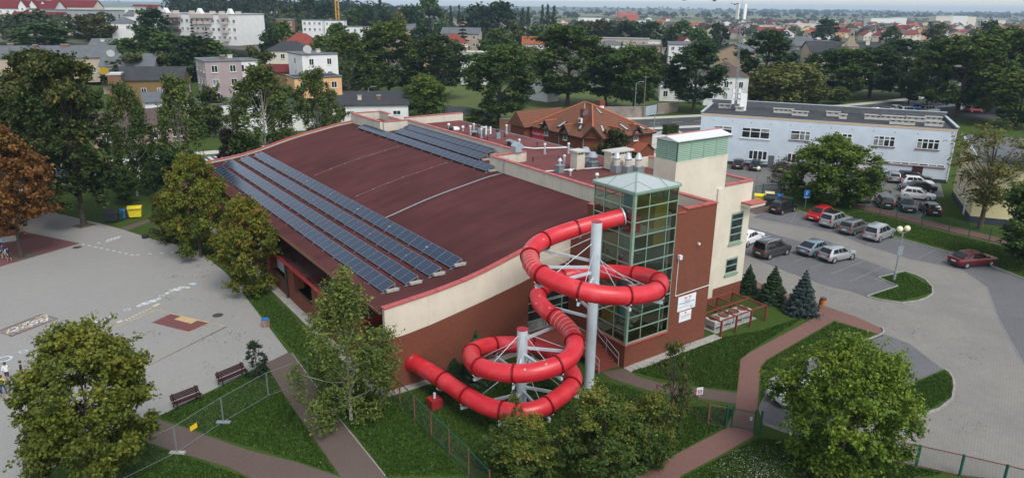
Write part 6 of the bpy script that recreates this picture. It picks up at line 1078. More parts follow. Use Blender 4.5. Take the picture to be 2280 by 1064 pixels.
# --- houses of the town, surveyed by eave corner and distance
T = bld
T('grey_pink_house', 'two-storey grey-pink house with flat green-grey roof behind the birches', (455, 139, 158), 33, 7.6, 10.5, PINKW, 'flat', ROOFG, front=(2, 3), left=(3, 3), ws=(1.3, 1.5), storey=2.9, chim=((5, 6, 1.0, .9), (7, 8, 1.0, .9)))
T('white_extension', 'white flat-roofed house with solar panels behind the grey-pink house', (523, 138, 166), 33, 5, 8, WHITEW, 'flat', ROOFG, front=(2, 2), ws=(1.3, 1.6))
T('white_gable_house', 'tall white and beige block with grey flat roof above the orange house', (672, 124, 166), 35, 8.4, 9.6, WHITEW, 'flat', ROOFG, front=(2, 3), left=(1, 2), ws=(1.1, 1.4), chim=((3, 4, .9, 1.2), (6, 6, .9, .9)))
T('orange_house', 'low orange house with dark roof among the birches', (655, 176, 152), 30, 10, 7, ORAW, 'flat', ROOFD, front=(3, 1))
T('beige_tenement', 'long beige tenement with grey roof and chimneys at the left', (-70, 130, 188), 17, 33, 11, BEIGEW, 'gablex', ROOFG, 2.6, front=(10, 3), ws=(1.0, 1.5), storey=3.1, drop=3.2, chim=((8, 6, 1.3, 1.8), (14, 5, 1, 1.5), (21, 5, 2.0, 1.6), (28, 6, 1.4, 1.5)), cat='building')
T('white_gable_block', 'white blind-gabled block rising behind the beige tenement', (196, 108, 212), 22, 6.0, 12, WHITEW, 'mono', ROOFG, 2.0, front=(2, 1), ws=(.7, .9), drop=2.2, chim=((3, 8, 1, 1),))
T('grey_roof_house', 'house with broad grey roof and satellite dish at the left', (222, 148, 186), 14, 12.5, 10, BEIGEW, 'gablex', ROOFG, 2.6, front=(4, 2), ws=(.9, 1.2), chim=((7, 4, 1, 1.1), (1.5, 5, .8, 1.0)))
T('yellow_brick_house', 'yellow-brown brick house with black roof by the birches', (262, 179, 163), 13, 13.5, 9, BRICKY, 'gablex', ROOFD, 2.4, front=(4, 2), right=(2, 2), ws=(1.1, 1.6), storey=3.0, drop=2.6)
T('red_brick_stub', 'small red wall with white flat roof edge beside the yellow brick house', (238, 168, 160), 20, 2.6, 5, BRICKO, 'flat', WHITEM, cat='building')
T('street_cottage', 'low pinkish cottage with white window by the left street', (205, 288, 121), 36, 15, 8, paint('pink_render', (.36, .26, .22), .9, .12, 1), 'gablex', ROOFB, 2.2, front=(4, 1), ws=(1.4, 1.5), drop=1.7)
T('white_low_house', 'white low house with grey lean-to roof behind the second birch', (322, 230, 138), 28, 8, 9, WHITEW, 'mono', ROOFG, .9, front=(2, 1))
T('white_workshop', 'white workshop with flat grey roof between second and third birch', (438, 236, 134), 22, 12, 10, WHITEW, 'flat', ROOFG, front=(3, 1), ws=(.8, 1.0))
T('white_garage', 'white garage wall seen through the fourth birch', (610, 248, 140), 20, 11, 7, WHITEW, 'mono', ROOFD, 1.2, front=(2, 1))
T('garage_row', 'row of white garages with long black roof above the hall', (700, 237, 148), 10, 19, 11, WHITEW, 'mono', ROOFD, 1.6, front=(4, 1), ws=(1.6, .9), chim=((9, 4, .8, .7), (13, 4, .8, .7)), cat='garage')
T('grey_garage', 'grey rendered shed with black roof left of the yellow-green tree', (786, 234, 158), 6, 12, 7, GREYW, 'mono', ROOFD, 1.0, cat='garage')
# white flats with balconies
fl, fh = T('white_flats', 'four-storey white block of flats with brown balconies on the left skyline', (298, 30, 275), -17, 44, 16, WHITEW, 'flat', ROOFG, front=(20, 5), ws=(1.15, 1.3), storey=2.85, drop=2.2, cat='flats', edge=WHITEM)
for bx in (13.5, 27.0, 39.5):
    for s_ in range(5):
        for j in range(3 if bx < 36 else 1):
            z = fh - 3.3 - s_ * 2.85
            if z < 0: continue
            x = bx + j * 2.9 - 1.5; b_ = MB().box(x, x + 2.3, -1.4, 0, z, z + .15).box(x, x + 2.3, -1.4, -1.32, z + .15, z + 1.0).box(x, x + .08, -1.32, 0, z + .15, z + 1.0).box(x + 2.22, x + 2.3, -1.32, 0, z + .15, z + 1.0).build('balcony', paint('balcony_%d' % random.randint(0, 1), (.48, .40, .37) if random.random() < .85 else (.09, .06, .06), .8, .1, 2), fl)
    MB().box(bx - 1.6, bx + (7.4 if bx < 36 else 1.4), -1.45, 0, fh - 1.2, fh + .1).build('balcony_fascia', plain('brown_fascia', (.46, .38, .35), .8), fl)
for x in (10, 25, 38): MB().prism_y([(x - 1.2, fh + .2), (x + 1.2, fh + .2), (x, fh + 2.0)], 4, 6).build('roof_gable', WHITEW, fl)
for x in (3, 14, 21, 30, 34, 41): MB().box(x - .9, x + .9, 5, 6, fh + .2, fh + 1.1).build('roof_stack', CHIM, fl)
T('cream_terrace', 'cream terrace with maroon roof and small green gable, far left', (18, 46, 285), 2, 19, 10, render_wall('terrace_cream', (.66, .6, .5)), 'gablex', TILEM, 3.0, front=(5, 3), ws=(1.3, 1.4), drop=1.7, cat='terrace')
T('upper_terrace', 'maroon-roofed terrace along the upper left corner', (-25, 18, 345), 4, 29, 10, WHITEW, 'gablex', TILEM, 3.4, front=(9, 3), drop=1.7, cat='terrace'); T('upper_terrace', 'maroon-roofed terrace right of the one in the upper left corner', (108, 15, 365), 3, 21, 10, CREAM, 'gablex', TILEM, 3.0, front=(7, 3), drop=1.7, cat='terrace')
for k in range(4): T('terrace_gable', ordinal(k) + ' white gabled bay from the left along the upper left terrace', (50 + k * 24 - 10, 14 + k * .4, 343 + k * 3), 3, 3.4, 3, WHITEW, 'gabley', TILEM, 2.6, front=(1, 3), ws=(1.0, 1.3), cat='house', group='gabled bays of the upper left terrace')
T('grey_block', 'modern grey apartment block with dark blue balconies', (96, 23, 305), -10, 27, 13, GREYW, 'flat', ROOFG, front=(8, 4), ws=(1.6, 1.6), storey=3.0, drop=2.2, cat='flats', frame=DARKM)
T('pale_green_block', 'pale green and white apartment block beside the grey one', (232, 17, 325), 4, 12.5, 12, GRNW, 'flat', WHITEM, front=(3, 3), right=(3, 3), cat='flats'); T('striped_roof_block', 'low block with maroon roof strips right of the pale green one', (291, 20, 345), 4, 11, 9, WHITEW, 'gablex', TILEM, 1.6, front=(3, 2)); T('white_annex', 'small white house between pale green block and white flats', (276, 36, 280), 12, 5.5, 8, WHITEW, 'mono', ROOFG, 1.5); T('grey_cottage', 'grey-roofed cottage below the pale green block', (246, 52, 270), 10, 7.5, 7, WHITEW, 'hip', ROOFG, 2.0, front=(2, 1))
T('red_brick_block', 'old red brick block right of the white flats', (616, 45, 330), 22, 7.5, 9, BRICKO, 'flat', ROOFG, front=(2, 2), cat='building'); T('white_villa', 'white villa with stepped gables right of the brick block', (672, 46, 380), 2, 10, 8, WHITEW, 'flat', ROOFD, front=(4, 2)); T('white_villa', 'white villa directly behind the crane foot', (722, 47, 385), 2, 10, 8, WHITEW, 'flat', ROOFG, front=(4, 2))
T('red_hip_house', 'house with large red hipped roof below the crane', (622, 104, 232), 12, 13, 10, CREAM, 'hip', TILER, 3.8, front=(4, 1)); T('dark_hip_house', 'bungalow with dark hipped roof in front of the red hipped one', (590, 114, 214), 6, 13, 9, CREAM, 'hip', ROOFD, 2.6, front=(4, 1)); T('maroon_shed', 'little maroon-roofed shed left of the white gable house', (588, 160, 175), 10, 6, 5, BRICKO, 'gablex', TILEM, 1.4)
T('long_grey_house', 'long grey-roofed house with pale gable near the skyline', (828, 66, 355), -4, 20, 9, TANW, 'gablex', ROOFG, 2.4, front=(7, 2), right=(2, 2)); T('white_flat_house', 'white flat-roofed house left of the long grey-roofed one', (768, 61, 365), 0, 13, 8, WHITEW, 'flat', ROOFG, front=(4, 1)); T('grey_gable_house', 'grey-roofed house with white gable behind the pointed spruce', (982, 75, 315), -6, 16, 10, BEIGEW, 'gablex', ROOFG, 2.2, front=(4, 2), right=(2, 2)); T('red_hip_cottage', 'cottage with red hipped roof before the grey gabled house', (984, 96, 285), 8, 10, 9, CREAM, 'hip', TILER, 3.4, front=(3, 1))
T('white_balcony_house', 'white flat-roofed house with red balcony near the centre', (1025, 118, 232), -6, 8, 8, WHITEW, 'flat', CHIM, front=(3, 3), ws=(1.0, 1.5), storey=3.2, drop=1.9, chim=((1, 3, .8, 1.4),)); T('orange_wall_house', 'narrow orange house between the tall trees', (912, 132, 208), 4, 4.6, 8, ORAW, 'flat', ORAW, front=(2, 2), ws=(.9, 1.4))
T('white_shed', 'white shed with dark lean-to roof on the vacant plot', (1220, 182, 190), 40, 4, 9.5, WHITEW, 'mono', ROOFD, .8, front=(1, 1), ws=(.9, 1.0), cat='shed'); T('white_back_house', 'white house with brick chimney behind the white shed', (1192, 132, 235), 5, 6.5, 7, WHITEW, 'flat', WHITEW, front=(2, 2), chim=((1.5, 2, .8, 1.4),)); T('red_cottage', 'cottage with bright red roof left of the tall plot tree', (1163, 98, 300), -3, 11, 9, WHITEW, 'gablex', TILEO, 2.6, front=(3, 1))
T('beige_flats', 'beige flats with flat roof behind the spruces', (1326, 86, 330), -14, 23, 9, BEIGEW, 'flat', CONC, front=(6, 2), right=(3, 2), cat='flats'); T('grey_roof_villa', 'white villa with grey hipped roof before the beige flats', (1330, 100, 298), -6, 11, 8, WHITEW, 'hip', ROOFG, 1.6, front=(3, 1)); T('brick_and_white_house', 'white upper storey over red brick house right of the beige flats', (1420, 102, 305), -3, 10, 8, BRICKO, 'flat', ROOFG, front=(3, 1)); T('white_top_house', 'white flat-roofed house behind the red brick one', (1415, 92, 330), -3, 13, 8, WHITEW, 'flat', CHIM, front=(4, 1)); T('white_terrace_house', 'white house with grey roof right of the slim dark tree', (1490, 100, 300), -8, 9, 9, WHITEW, 'mono', ROOFG, .8, front=(3, 1)); T('maroon_gable_house', 'yellowish house with maroon gable roof behind the roadside tree', (1515, 98, 320), 12, 6, 7, CREAM, 'gabley', TILEM, 2.6, front=(2, 1))
T('tan_gable_house', 'blind tan gable wall of a big house behind the phone mast', (1592, 116, 225), -22, 10.5, 22, TANW, 'gabley', ROOFG, 2.4, cat='building', right=(4, 2)); T('brown_roof_house', 'white house with brown hipped roof and skylight by the road', (1571, 170, 188), -8, 10.8, 10, WHITEW, 'hip', ROOFB, 3.4, front=(3, 3), ws=(1.1, 1.6), drop=2.0); T('white_road_house', 'white low house with shop front left of the brown-roofed one', (1470, 196, 196), -8, 12, 8, WHITEW, 'flat', WHITEM, front=(4, 2), ws=(1.2, 1.6)); T('small_yellow_house', 'small yellow flat house above the tan gable wall', (1655, 90, 290), -10, 5, 6, YELW, 'flat', WHITEM, front=(2, 1))
tn, tnh = T('tenement_row', 'long dark-roofed tenement row behind the roadside trees', (1806, 116, 240), -3, 31, 11, BEIGEW, 'gablex', ROOFD, 3.0, front=(11, 4), ws=(1.0, 1.7), storey=3.3, drop=2.2, chim=((13, 4, 1.2, 2.0), (19, 4, 1.2, 2.0), (24, 5, 1, 1.8)), cat='building')
m = MB(); m.prism_y([(9.3, tnh - 1), (14.7, tnh - 1), (14.7, tnh + 2.2), (14.0, tnh + 2.6), (13.2, tnh + 3.4), (12.7, tnh + 5.2), (12.7, tnh + 6.2), (12.4, tnh + 6.8), (12.0, tnh + 7.0), (11.6, tnh + 6.8), (11.3, tnh + 6.2), (11.3, tnh + 5.2), (10.8, tnh + 3.4), (10.0, tnh + 2.6), (9.3, tnh + 2.2)], -.5, .3); m.build('ornate_gable', paint('stone_gable', (.36, .29, .21), .9, .2, 2, dirt=.4), tn); MB().box(9.3, 14.7, -.7, .35, tnh + 1.9, tnh + 2.2).build('cornice', CONC, tn); MB().lathe([(.7, 0), (.7, .3)], (0, 0, 0), 14).build('oculus', DARKM, tn).matrix_local = Matrix.Translation((12, -.45, tnh + 5.6)) @ Matrix.Rotation(math.pi / 2, 4, 'X') @ Matrix.Scale(.6, 4)
T('brick_firewall', 'bare brick firewall left of the ornate tower gable', (1833, 95, 246), -3, 4.8, 9, BRICKO, 'flat', ROOFG, cat='building'); T('grey_firewall', 'weathered grey firewall left of the bare brick one', (1775, 104, 250), -3, 9, 9, GREYW, 'mono', ROOFG, 1.0, cat='building', chim=((8, 3, 1.2, 1.6),)); T('tan_firewall', 'tan blind wall with satellite dish above the dark roadside tree', (1752, 96, 275), -5, 10, 10, TANW, 'gablex', ROOFG, 1.6, cat='building')
# far halls and landmarks
T('grey_warehouse', 'large grey warehouse with yellow sign near the skyline', (868, 19, 900), 4, 36, 30, GREYW, 'flat', WHITEM, front=(5, 1), ws=(4, 1), cat='warehouse'); T('red_office', 'wide orange-red office building near the horizon', (1376, 26, 1450), -2, 38, 16, plain('orange_red_cladding', (.42, .09, .05), .7), 'flat', WHITEM, front=(8, 2), ws=(2.2, 1.6), cat='building')
WH = [(600, 17, 1500, 30), (1288, 36, 1000, 30), (1760, 50, 800, 40), (1690, 53, 760, 26), (1940, 37, 1150, 36), (1985, 36, 1200, 24), (2085, 33, 1350, 30), (2115, 32, 1350, 32), (2190, 41, 1200, 34), (1818, 43, 1000, 30), (2150, 34, 1400, 20)]
for i, (u, v, D, w_) in enumerate(sorted(WH)): T('far_hall', ordinal(i) + ' pale industrial hall from the left near the horizon', (u, v + 4, D), random.uniform(-6, 6), w_, 22, random.choice([WHITEW, GREYW, CREAM]), 'flat', random.choice([WHITEM, ROOFG]), cat='warehouse', group='pale industrial halls near the horizon')
# estate of small houses in the right middle distance
EST = []
def estate(u0, u1, v0, v1, n, seed):
    g = random.Random(seed)
    for k in range(n):
        u = u0 + (u1 - u0) * (k + g.uniform(.1, .9)) / n; v = g.uniform(v0, v1); EST.append((u, v))
estate(1575, 1745, 84, 88, 9, 1); estate(1580, 1790, 76, 80, 14, 2); estate(1590, 1900, 69, 72, 22, 3); estate(1600, 1870, 62, 65, 14, 4); estate(1790, 1960, 84, 92, 12, 5); estate(1930, 2060, 84, 96, 9, 6); estate(1905, 2080, 74, 79, 13, 7); estate(2000, 2280, 66, 72, 12, 8); estate(2060, 2280, 84, 92, 9, 9); estate(1470, 1560, 62, 78, 8, 10); estate(1580, 1800, 73, 76, 14, 14); estate(1780, 2000, 66, 69, 14, 15); estate(1800, 2280, 62, 65, 16, 21); estate(1000, 1320, 58, 66, 9, 16); estate(640, 1000, 46, 56, 8, 17); estate(1560, 2100, 56, 60, 16, 18); estate(1700, 2280, 78, 83, 14, 19); estate(1320, 1500, 46, 56, 7, 20)
estate(60, 300, 34, 40, 5, 11); estate(1230, 1330, 68, 76, 5, 12); estate(1930, 2150, 58, 63, 8, 13)
EST.sort()
HM = [WHITEW, CREAM, YELW, BEIGEW, WHITEW, ORAW]; HR = [TILER, TILEM, ROOFD, TILEO, ROOFG, TILER, ROOFB]
RN = {TILER.name: 'red', TILEM.name: 'maroon', ROOFD.name: 'black', TILEO.name: 'orange', ROOFG.name: 'grey', ROOFB.name: 'brown'}
cnt = {}; tot = []
for u, v in EST:
    g = ground(u, v); rm = random.choice(HR); wm = random.choice(HM); tot.append((u, v, g, rm, wm))
for u, v, g, rm, wm in tot:
    rn = RN[rm.name]; cnt[rn] = cnt.get(rn, 0) + 1; w_, d_, h_, rh_ = random.uniform(9, 15), random.uniform(8, 10), random.uniform(4.2, 6.5), random.uniform(2.6, 3.8)
    t = thing('estate_house', ordinal(cnt[rn] - 1) + ' ' + rn + '-roofed house from the left in the far estates', 'house', (g.x, g.y, g.z - .3), R(random.choice([-25, -18, 65, 5]) + random.uniform(-6, 6)), 'small houses of the far estates')
    MB().box(0, w_, 0, d_, 0, h_).build('wall', wm, t); roof_part(t, random.choice(['gablex', 'gabley', 'gablex', 'hip']), rm, w_, d_, h_, rh_, wallmat=wm)
    if g.y < 900:
        for k in range(3): add_window(t, (w_ * (k + .5) / 3, 0, h_ - 1.6), 0, 1.4, 1.4, True, 1)
        for k in range(2): add_window(t, (0, d_ * (k + .5) / 2, h_ - 1.6), -math.pi / 2, 1.3, 1.4, True, 1)
        MB().box(w_ * .6, w_ * .6 + .8, d_ * .5, d_ * .5 + .8, h_, h_ + rh_ + .7).build('chimney', CHIM, t)
# far woods that read as one mass
def wood(name, label, boxes, n, pal, hgt, seed, size):
    g = np.random.default_rng(seed); cs = []
    for (u0, u1, v0, v1), k in boxes:
        for _ in range(k):
            p = ground(g.uniform(u0, u1), g.uniform(v0, v1)); cs.append((p.x, p.y, p.z, g.uniform(.7, 1.25) * hgt))
    cs = np.array(cs); ci = g.integers(0, len(cs), n); d = sphere_dirs(g, n); d[:, 2] = np.abs(d[:, 2]); r = cs[ci, 3]; pos = cs[ci, :3] + d * (r * np.array(.5))[:, None] * np.array([1.05, 1.05, 1.0]); pos[:, 2] += r * .42
    ck = g.random(len(cs)); me = leaf_object_mesh('wood', pos, d + g.normal(size=(n, 3)) * .35 + np.array([0, 0, .3]), size, palette(g, pal, n, ck[ci] * .8), LEAF, 1.2, g); o = put(name, me); o.color = (1, 1, 1, 1); return tag(o, label, 'woodland', kind='stuff')
wood('town_greenery', 'scattered garden trees filling the middle distance of the town', [((560, 1000, 40, 85), 90), ((1000, 1560, 36, 88), 130), ((1560, 2280, 42, 60), 130), ((350, 560, 14, 26), 20), ((0, 140, 80, 104), 14), ((200, 300, 62, 82), 10), ((1560, 2280, 58, 92), 150)], 70000, [(.018, .034, .014), (.030, .052, .018), (.05, .075, .024), (.075, .09, .03)], 8.5, 71, 1.4)
wood('distant_woods', 'dark belts of woodland across the plain near the horizon', [((560, 1560, 19, 30), 150), ((1560, 1900, 24, 36), 120), ((1700, 2000, 27, 32), 130), ((1900, 2400, 30, 42), 150), ((-100, 560, 2, 8), 60), ((1000, 2300, 22, 27), 140), ((2150, 2330, 30, 40), 60), ((1000, 2300, 34, 46), 160), ((560, 1000, 30, 40), 60)], 64000, [(.014, .028, .016), (.022, .04, .02), (.034, .054, .024)], 15, 72, 3.6)
wood('skyline_grove', 'dark grove on the left skyline behind the white flats', [((395, 600, 42, 50), 60), ((560, 760, 36, 46), 30), ((770, 940, 44, 54), 35), ((990, 1180, 46, 56), 30)], 26000, [(.008, .018, .010), (.014, .028, .013), (.024, .042, .016)], 17, 73, 1.5)
# ------------------------------------------------------------------ cars
CARS = {  # L, W, H, belt, hood z, cabin x: rear bottom, rear top, roof front, cowl ; deck z (boot) or None
    'hatch': (4.1, 1.74, 1.47, .92, .86, .02, .13, .55, .75, None), 'estate': (4.6, 1.78, 1.5, .92, .84, .015, .09, .58, .76, None), 'sedan': (4.75, 1.80, 1.44, .93, .84, .13, .29, .57, .75, .98),
    'coupe': (4.75, 1.85, 1.42, .93, .82, .06, .26, .56, .74, .97), 'mpv': (4.5, 1.8, 1.68, .98, .92, .015, .08, .60, .81, None), 'van': (4.4, 1.8, 1.8, 1.02, .98, .008, .035, .62, .80, None), 'suv': (4.5, 1.85, 1.68, 1.02, .98, .02, .10, .56, .74, None)}
_cm = {}
def car_meshes(kind, L, W, H, zb, zh, xr0, xr1, xf1, xf0, deck):
    if kind in _cm: return _cm[kind]
    hw = W / 2; out = {}
    # lower body: lofted sections front to back
    def top(x):
        if x > xf0: return zb - (zb - zh) * min(1, (x - xf0) / .1) - (.10 * max(0, (x - .93) / .07) ** 1.5 + .02 * (x - xf0))
        if deck and x < xr0: return deck - .05 * (1 - x / xr0)
        return zb
    def half(x): e = min(x, 1 - x); return hw * (.80 + .20 * min(1, (e / .14)) ** .55)
    def bot(x): e = min(x, 1 - x); return .20 + .16 * max(0, 1 - e / .06)
    st = [0, .012, .04, .09, .14, .22, .32, .45, .58, .68, .76, .82, .88, .93, .965, .988, 1.0]; prof = []
    mb = MB(); n = 0; rings = []
    for x in st:
        w_ = half(x); t = top(x); b = bot(x); k = .03 if 0 < x < 1 else .10
        rings.append([(x * L, w_ * .86, b), (x * L, w_ * .97, b + .10), (x * L, w_, b + (t - b) * .45), (x * L, w_ * .975, b + (t - b) * .78), (x * L, w_ * .93, t - k), (x * L, w_ * .80, t), (x * L, w_ * .4, t + .018), (x * L, 0, t + .022)])
    for r in rings: r += [(p[0], -p[1], p[2]) for p in r[-2::-1]]
    m = len(rings[0]); vs = [p for r in rings for p in r]; fs = []
    for i in range(len(rings) - 1):
        for j in range(m - 1): fs.append((i * m + j, i * m + j + 1, (i + 1) * m + j + 1, (i + 1) * m + j))
        fs.append((i * m + m - 1, i * m, (i + 1) * m, (i + 1) * m + m - 1))
    fs += [tuple(range(m - 1, -1, -1)), tuple(range((len(rings) - 1) * m, len(rings) * m))]; mb.add(vs, fs)
    # cabin
    y0, y1 = hw * .90, hw * .70; zb2 = zb - .03; A = []
    cab = [(xr0, zb2, y0), (xr0 * .4 + xr1 * .6, zb + (H - zb) * .62, y0 * .38 + y1 * .62), (xr1, H - .05, y1 * .98), (xr1 + .07, H, y1 * .93), ((xr1 + xf1) / 2, H + .015, y1 * .95), (xf1 - .06, H - .01, y1 * .94), (xf1, H - .06, y1 * .97), (xf1 * .5 + xf0 * .5, zb + (H - zb) * .46, y0 * .55 + y1 * .45), (xf0, zb2 - .01, y0 * .97)]
    # cabin as loft of horizontal slices instead: bottom, mid, shoulder, roof
    def slice_(z, f):  # f 0 at belt, 1 at roof
        xr = xr0 + (xr1 - xr0) * f ** 1.15; xf = xf0 + (xf1 - xf0) * f ** .95; yy = y0 + (y1 - y0) * f; cr = .05 + .03 * f
        xs = [xr, xr + .005, xr + (xf - xr) * .12, xr + (xf - xr) * .5, xr + (xf - xr) * .86, xf - .012, xf]; ys = [yy * .78, yy * .93, yy, yy * 1.01, yy * .985, yy * .9, yy * .72]
        q = [(x * L, y, z) for x, y in zip(xs, ys)]; return q + [(p[0], -p[1], p[2]) for p in q[::-1]]
    sl = [slice_(zb2, 0), slice_(zb + (H - zb) * .45, .45), slice_(zb + (H - zb) * .85, .85), slice_(H - .03, .97)]; q = slice_(H, 1.0); cx = sum(p[0] for p in q) / len(q)
    sl.append([(cx + (p[0] - cx) * .93, p[1] * .9, H + .005) for p in q]); m2 = len(sl[0]); vs = [p for r in sl for p in r]; fs = []
    for i in range(len(sl) - 1):
        for j in range(m2): fs.append((i * m2 + j, (i + 1) * m2 + j, (i + 1) * m2 + (j + 1) % m2, i * m2 + (j + 1) % m2))
    fs.append(tuple(range((len(sl) - 1) * m2, len(sl) * m2))[::-1]); mb.add(vs, fs)
    out['body'] = mb
    def P(xf_, f, side=None, push=.012):
        "point on the side of the cabin: xf_ along it, f up"
        xr = xr0 + (xr1 - xr0) * f ** 1.15; xff = xf0 + (xf1 - xf0) * f ** .95; yy = (y0 + (y1 - y0) * f) * (1.005 if .1 < xf_ < .9 else .975); return ((xr + (xff - xr) * xf_) * L, side * (yy + push), zb + (H - zb) * f)
    wins = []
    for sd in (-1, 1):
        cuts = [(.10, .33), (.36, .60), (.63, .88)] if kind in ('estate', 'mpv', 'van', 'sedan', 'coupe', 'suv') else [(.12, .40), (.43, .62), (.65, .90)] if kind == 'hatch' else [(.1, .5), (.5, .9)]
        for a, b in cuts: g_ = MB(); g_.add([P(a, .10, sd), P(b, .10, sd), P(b, .82, sd), P(a, .82, sd)], [(0, 1, 2, 3) if sd < 0 else (3, 2, 1, 0)]); wins.append(g_)
    def E(f, y, front, push=.014):
        if front: x = xf0 + (xf1 - xf0) * f ** .95; return (x * L + push, y * (y0 + (y1 - y0) * f) * .80, zb + (H - zb) * f + push)
        x = xr0 + (xr1 - xr0) * f ** 1.15; return (x * L - push, y * (y0 + (y1 - y0) * f) * .86, zb + (H - zb) * f + push * .5)
    ws_ = MB(); ws_.add([E(.06, -1, 1), E(.06, 1, 1), E(.48, 1, 1), E(.48, -1, 1), E(.90, 1, 1), E(.90, -1, 1)], [(0, 1, 2, 3), (3, 2, 4, 5)]); rw = MB(); rw.add([E(.14, 1, 0), E(.14, -1, 0), E(.5, -1, 0), E(.5, 1, 0), E(.86, -1, 0), E(.86, 1, 0)], [(0, 1, 2, 3), (3, 2, 4, 5)])
    out['windscreen'] = ws_; out['rear'] = rw; out['side'] = wins
    hd = []; tl = []
    for sd in (-1, 1):
        zt = top(.97); hd.append(MB().add([(L * .955, sd * hw * .93, zt - .05), (L * .995, sd * hw * .62, zt - .09), (L * 1.001, sd * hw * .60, zt - .22), (L * .97, sd * hw * .935, zt - .20)], [(0, 1, 2, 3) if sd < 0 else (3, 2, 1, 0)]))
        zt2 = deck - .08 if deck else zb + .05; tl.append(MB().box(-.012, .05, min(sd * hw * .60, sd * hw * .84), max(sd * hw * .60, sd * hw * .84), zt2 - .28, zt2))
    out['head'] = hd; out['tail'] = tl; out['plate'] = [MB().box(L - .01, L + .008, -.26, .26, .42, .53), MB().box(-.012, .0, -.26, .26, .58, .69)]
    out['trim'] = [MB().box(-.02, .06, -hw * .72, hw * .72, .26, .42), MB().box(L - .05, L + .01, -hw * .66, hw * .66, .28, .40)]; out['mirror'] = [MB().box(L * xf0 - .35, L * xf0 - .17, sd * hw * .95 - (.0 if sd > 0 else .18), sd * hw * .95 + (.18 if sd > 0 else 0), zb + .02, zb + .16) for sd in (-1, 1)]
    R_ = .31 if H < 1.6 else .33; out['R'] = R_; res = {}
    for k_, v_ in out.items():
        if k_ == 'R': res[k_] = v_
        elif isinstance(v_, list): res[k_] = [x.mesh(k_, [None]) for x in v_]
        else: res[k_] = v_.mesh(k_, [None], k_ == 'body')
    res['body'].set_sharp_from_angle(angle=R(32))
    ty = MB().tube([(0, -.10, 0), (0, -.095, 0), (0, .095, 0), (0, .10, 0)], [R_ * .8, R_, R_, R_ * .8], 18); rm = MB().tube([(0, -.112, 0), (0, -.100, 0)], [R_ * .58, R_ * .66], 14); rm.tube([(0, .100, 0), (0, .112, 0)], [R_ * .66, R_ * .58], 14); ar = MB().tube([(0, -.06, 0), (0, .06, 0)], R_ + .07, 18)
    res['tyre'] = ty.mesh('tyre', TYRE, False); res['rim'] = rm.mesh('rim', RIM); res['arch'] = ar.mesh('wheel_arch', BLACKP); res['hub'] = MB().tube([(0, -.11, 0), (0, .11, 0)], .05, 8).mesh('wheel', BLACKP); _cm[kind] = res; return res
def matslot(o, m): o.material_slots[0].link = 'OBJECT'; o.material_slots[0].material = m; return o
def car(kind, label, pos, heading, paintm, group=None, roofm=None, rails=False, simple=False):
    "pos: centre on the ground; heading: direction the nose points (radians)"
    d = CARS[kind]; L, W, H = d[:3]; M_ = car_meshes(kind, *d); t = thing('parked_car', label, 'car', pos, heading, group); off = Vector((-L / 2, 0, 0))
    def part(name, me, m, par=t, o_=off): x = put(name, me, par, o_); return matslot(x, m) if m else x
    part('body', M_['body'], paintm); part('windscreen', M_['windscreen'], CARGL); part('rear_window', M_['rear'], CARGL)
    for s_ in M_['side']: part('side_window', s_, CARGL)
    for s_ in M_['head']: part('headlight', s_, LAMPW)
    for s_ in M_['tail']: part('tail_light', s_, LAMPR)
    for s_ in M_['plate']: part('number_plate', s_, PLATE)
    for s_ in M_['mirror']: part('mirror', s_, paintm)
    [part('bumper_trim', s_, BLACKP) for s_ in M_['trim']]
    for x in (.175, .80):
        for sd in (-1, 1):
            w_ = put('wheel', M_['hub'], t, (x * L - L / 2, sd * (W / 2 - .115), M_['R'])); put('tyre', M_['tyre'], w_); put('rim', M_['rim'], w_); a = put('wheel_arch', M_['arch'], t, (x * L - L / 2, sd * (W / 2 - .065), M_['R'] + .01))
    if rails:
        for sd in (-1, 1): MB().tube([(L * .12 - L / 2, sd * W * .33, H), (L * .2 - L / 2, sd * W * .33, H + .06), (L * .5 - L / 2, sd * W * .33, H + .06), (L * .56 - L / 2, sd * W * .33, H)], .025, 5).build('roof_rail', GALV, t)
    if roofm: MB().box(L * .16 - L / 2, L * .54 - L / 2, -W * .31, W * .31, H + .006, H + .022).build('glass_roof', roofm, t)
    return t
def wheels_px(rear, front, side, kind, label, paintm, nose=None, **k):
    "place a car by the ground contact of two wheels on its visible side (side=+1: left flank seen)"
    a, b = ground(*rear, 0.0), ground(*front, 0.0); h = math.atan2(b.y - a.y, b.x - a.x); L, W = CARS[kind][:2]; mid = (a + b) / 2; n = Vector((-math.sin(h), math.cos(h), 0)); c = mid - n * side * (W / 2 - .1) + Vector((math.cos(h), math.sin(h), 0)) * (L * .0125); c.z = .02
    return car(kind, label, c, h, paintm, **k)
def at_px(u, v, hd, kind, label, paintm, z=.02, **k):
    p = ground(u, v, 0.0); p.z = z; return car(kind, label, p, hd, paintm, **k)
BLK = carpaint('paint_black', (.018, .019, .022)); RED = carpaint('paint_red', (.50, .012, .015), .1); SIL = carpaint('paint_silver', (.50, .52, .54), .6); GRY = carpaint('paint_grey', (.22, .225, .23), .6); WHT = carpaint('paint_white', (.78, .79, .80), 0); OLV = carpaint('paint_olive', (.06, .068, .06), .5); BLG = carpaint('paint_blue_grey', (.24, .33, .38), .5); MAR = carpaint('paint_maroon', (.13, .008, .014), .4); DGR = carpaint('paint_dark_grey', (.035, .038, .045), .4); DGN = carpaint('paint_dark_green', (.012, .028, .028), .4); BLU_ = carpaint('paint_blue', (.02, .16, .45), .2); LGR = carpaint('paint_light_grey', (.40, .41, .42), .5)
g_ = 'cars in the main car park'; g2 = 'cars in the office yard'; g3 = 'cars in the far car park'
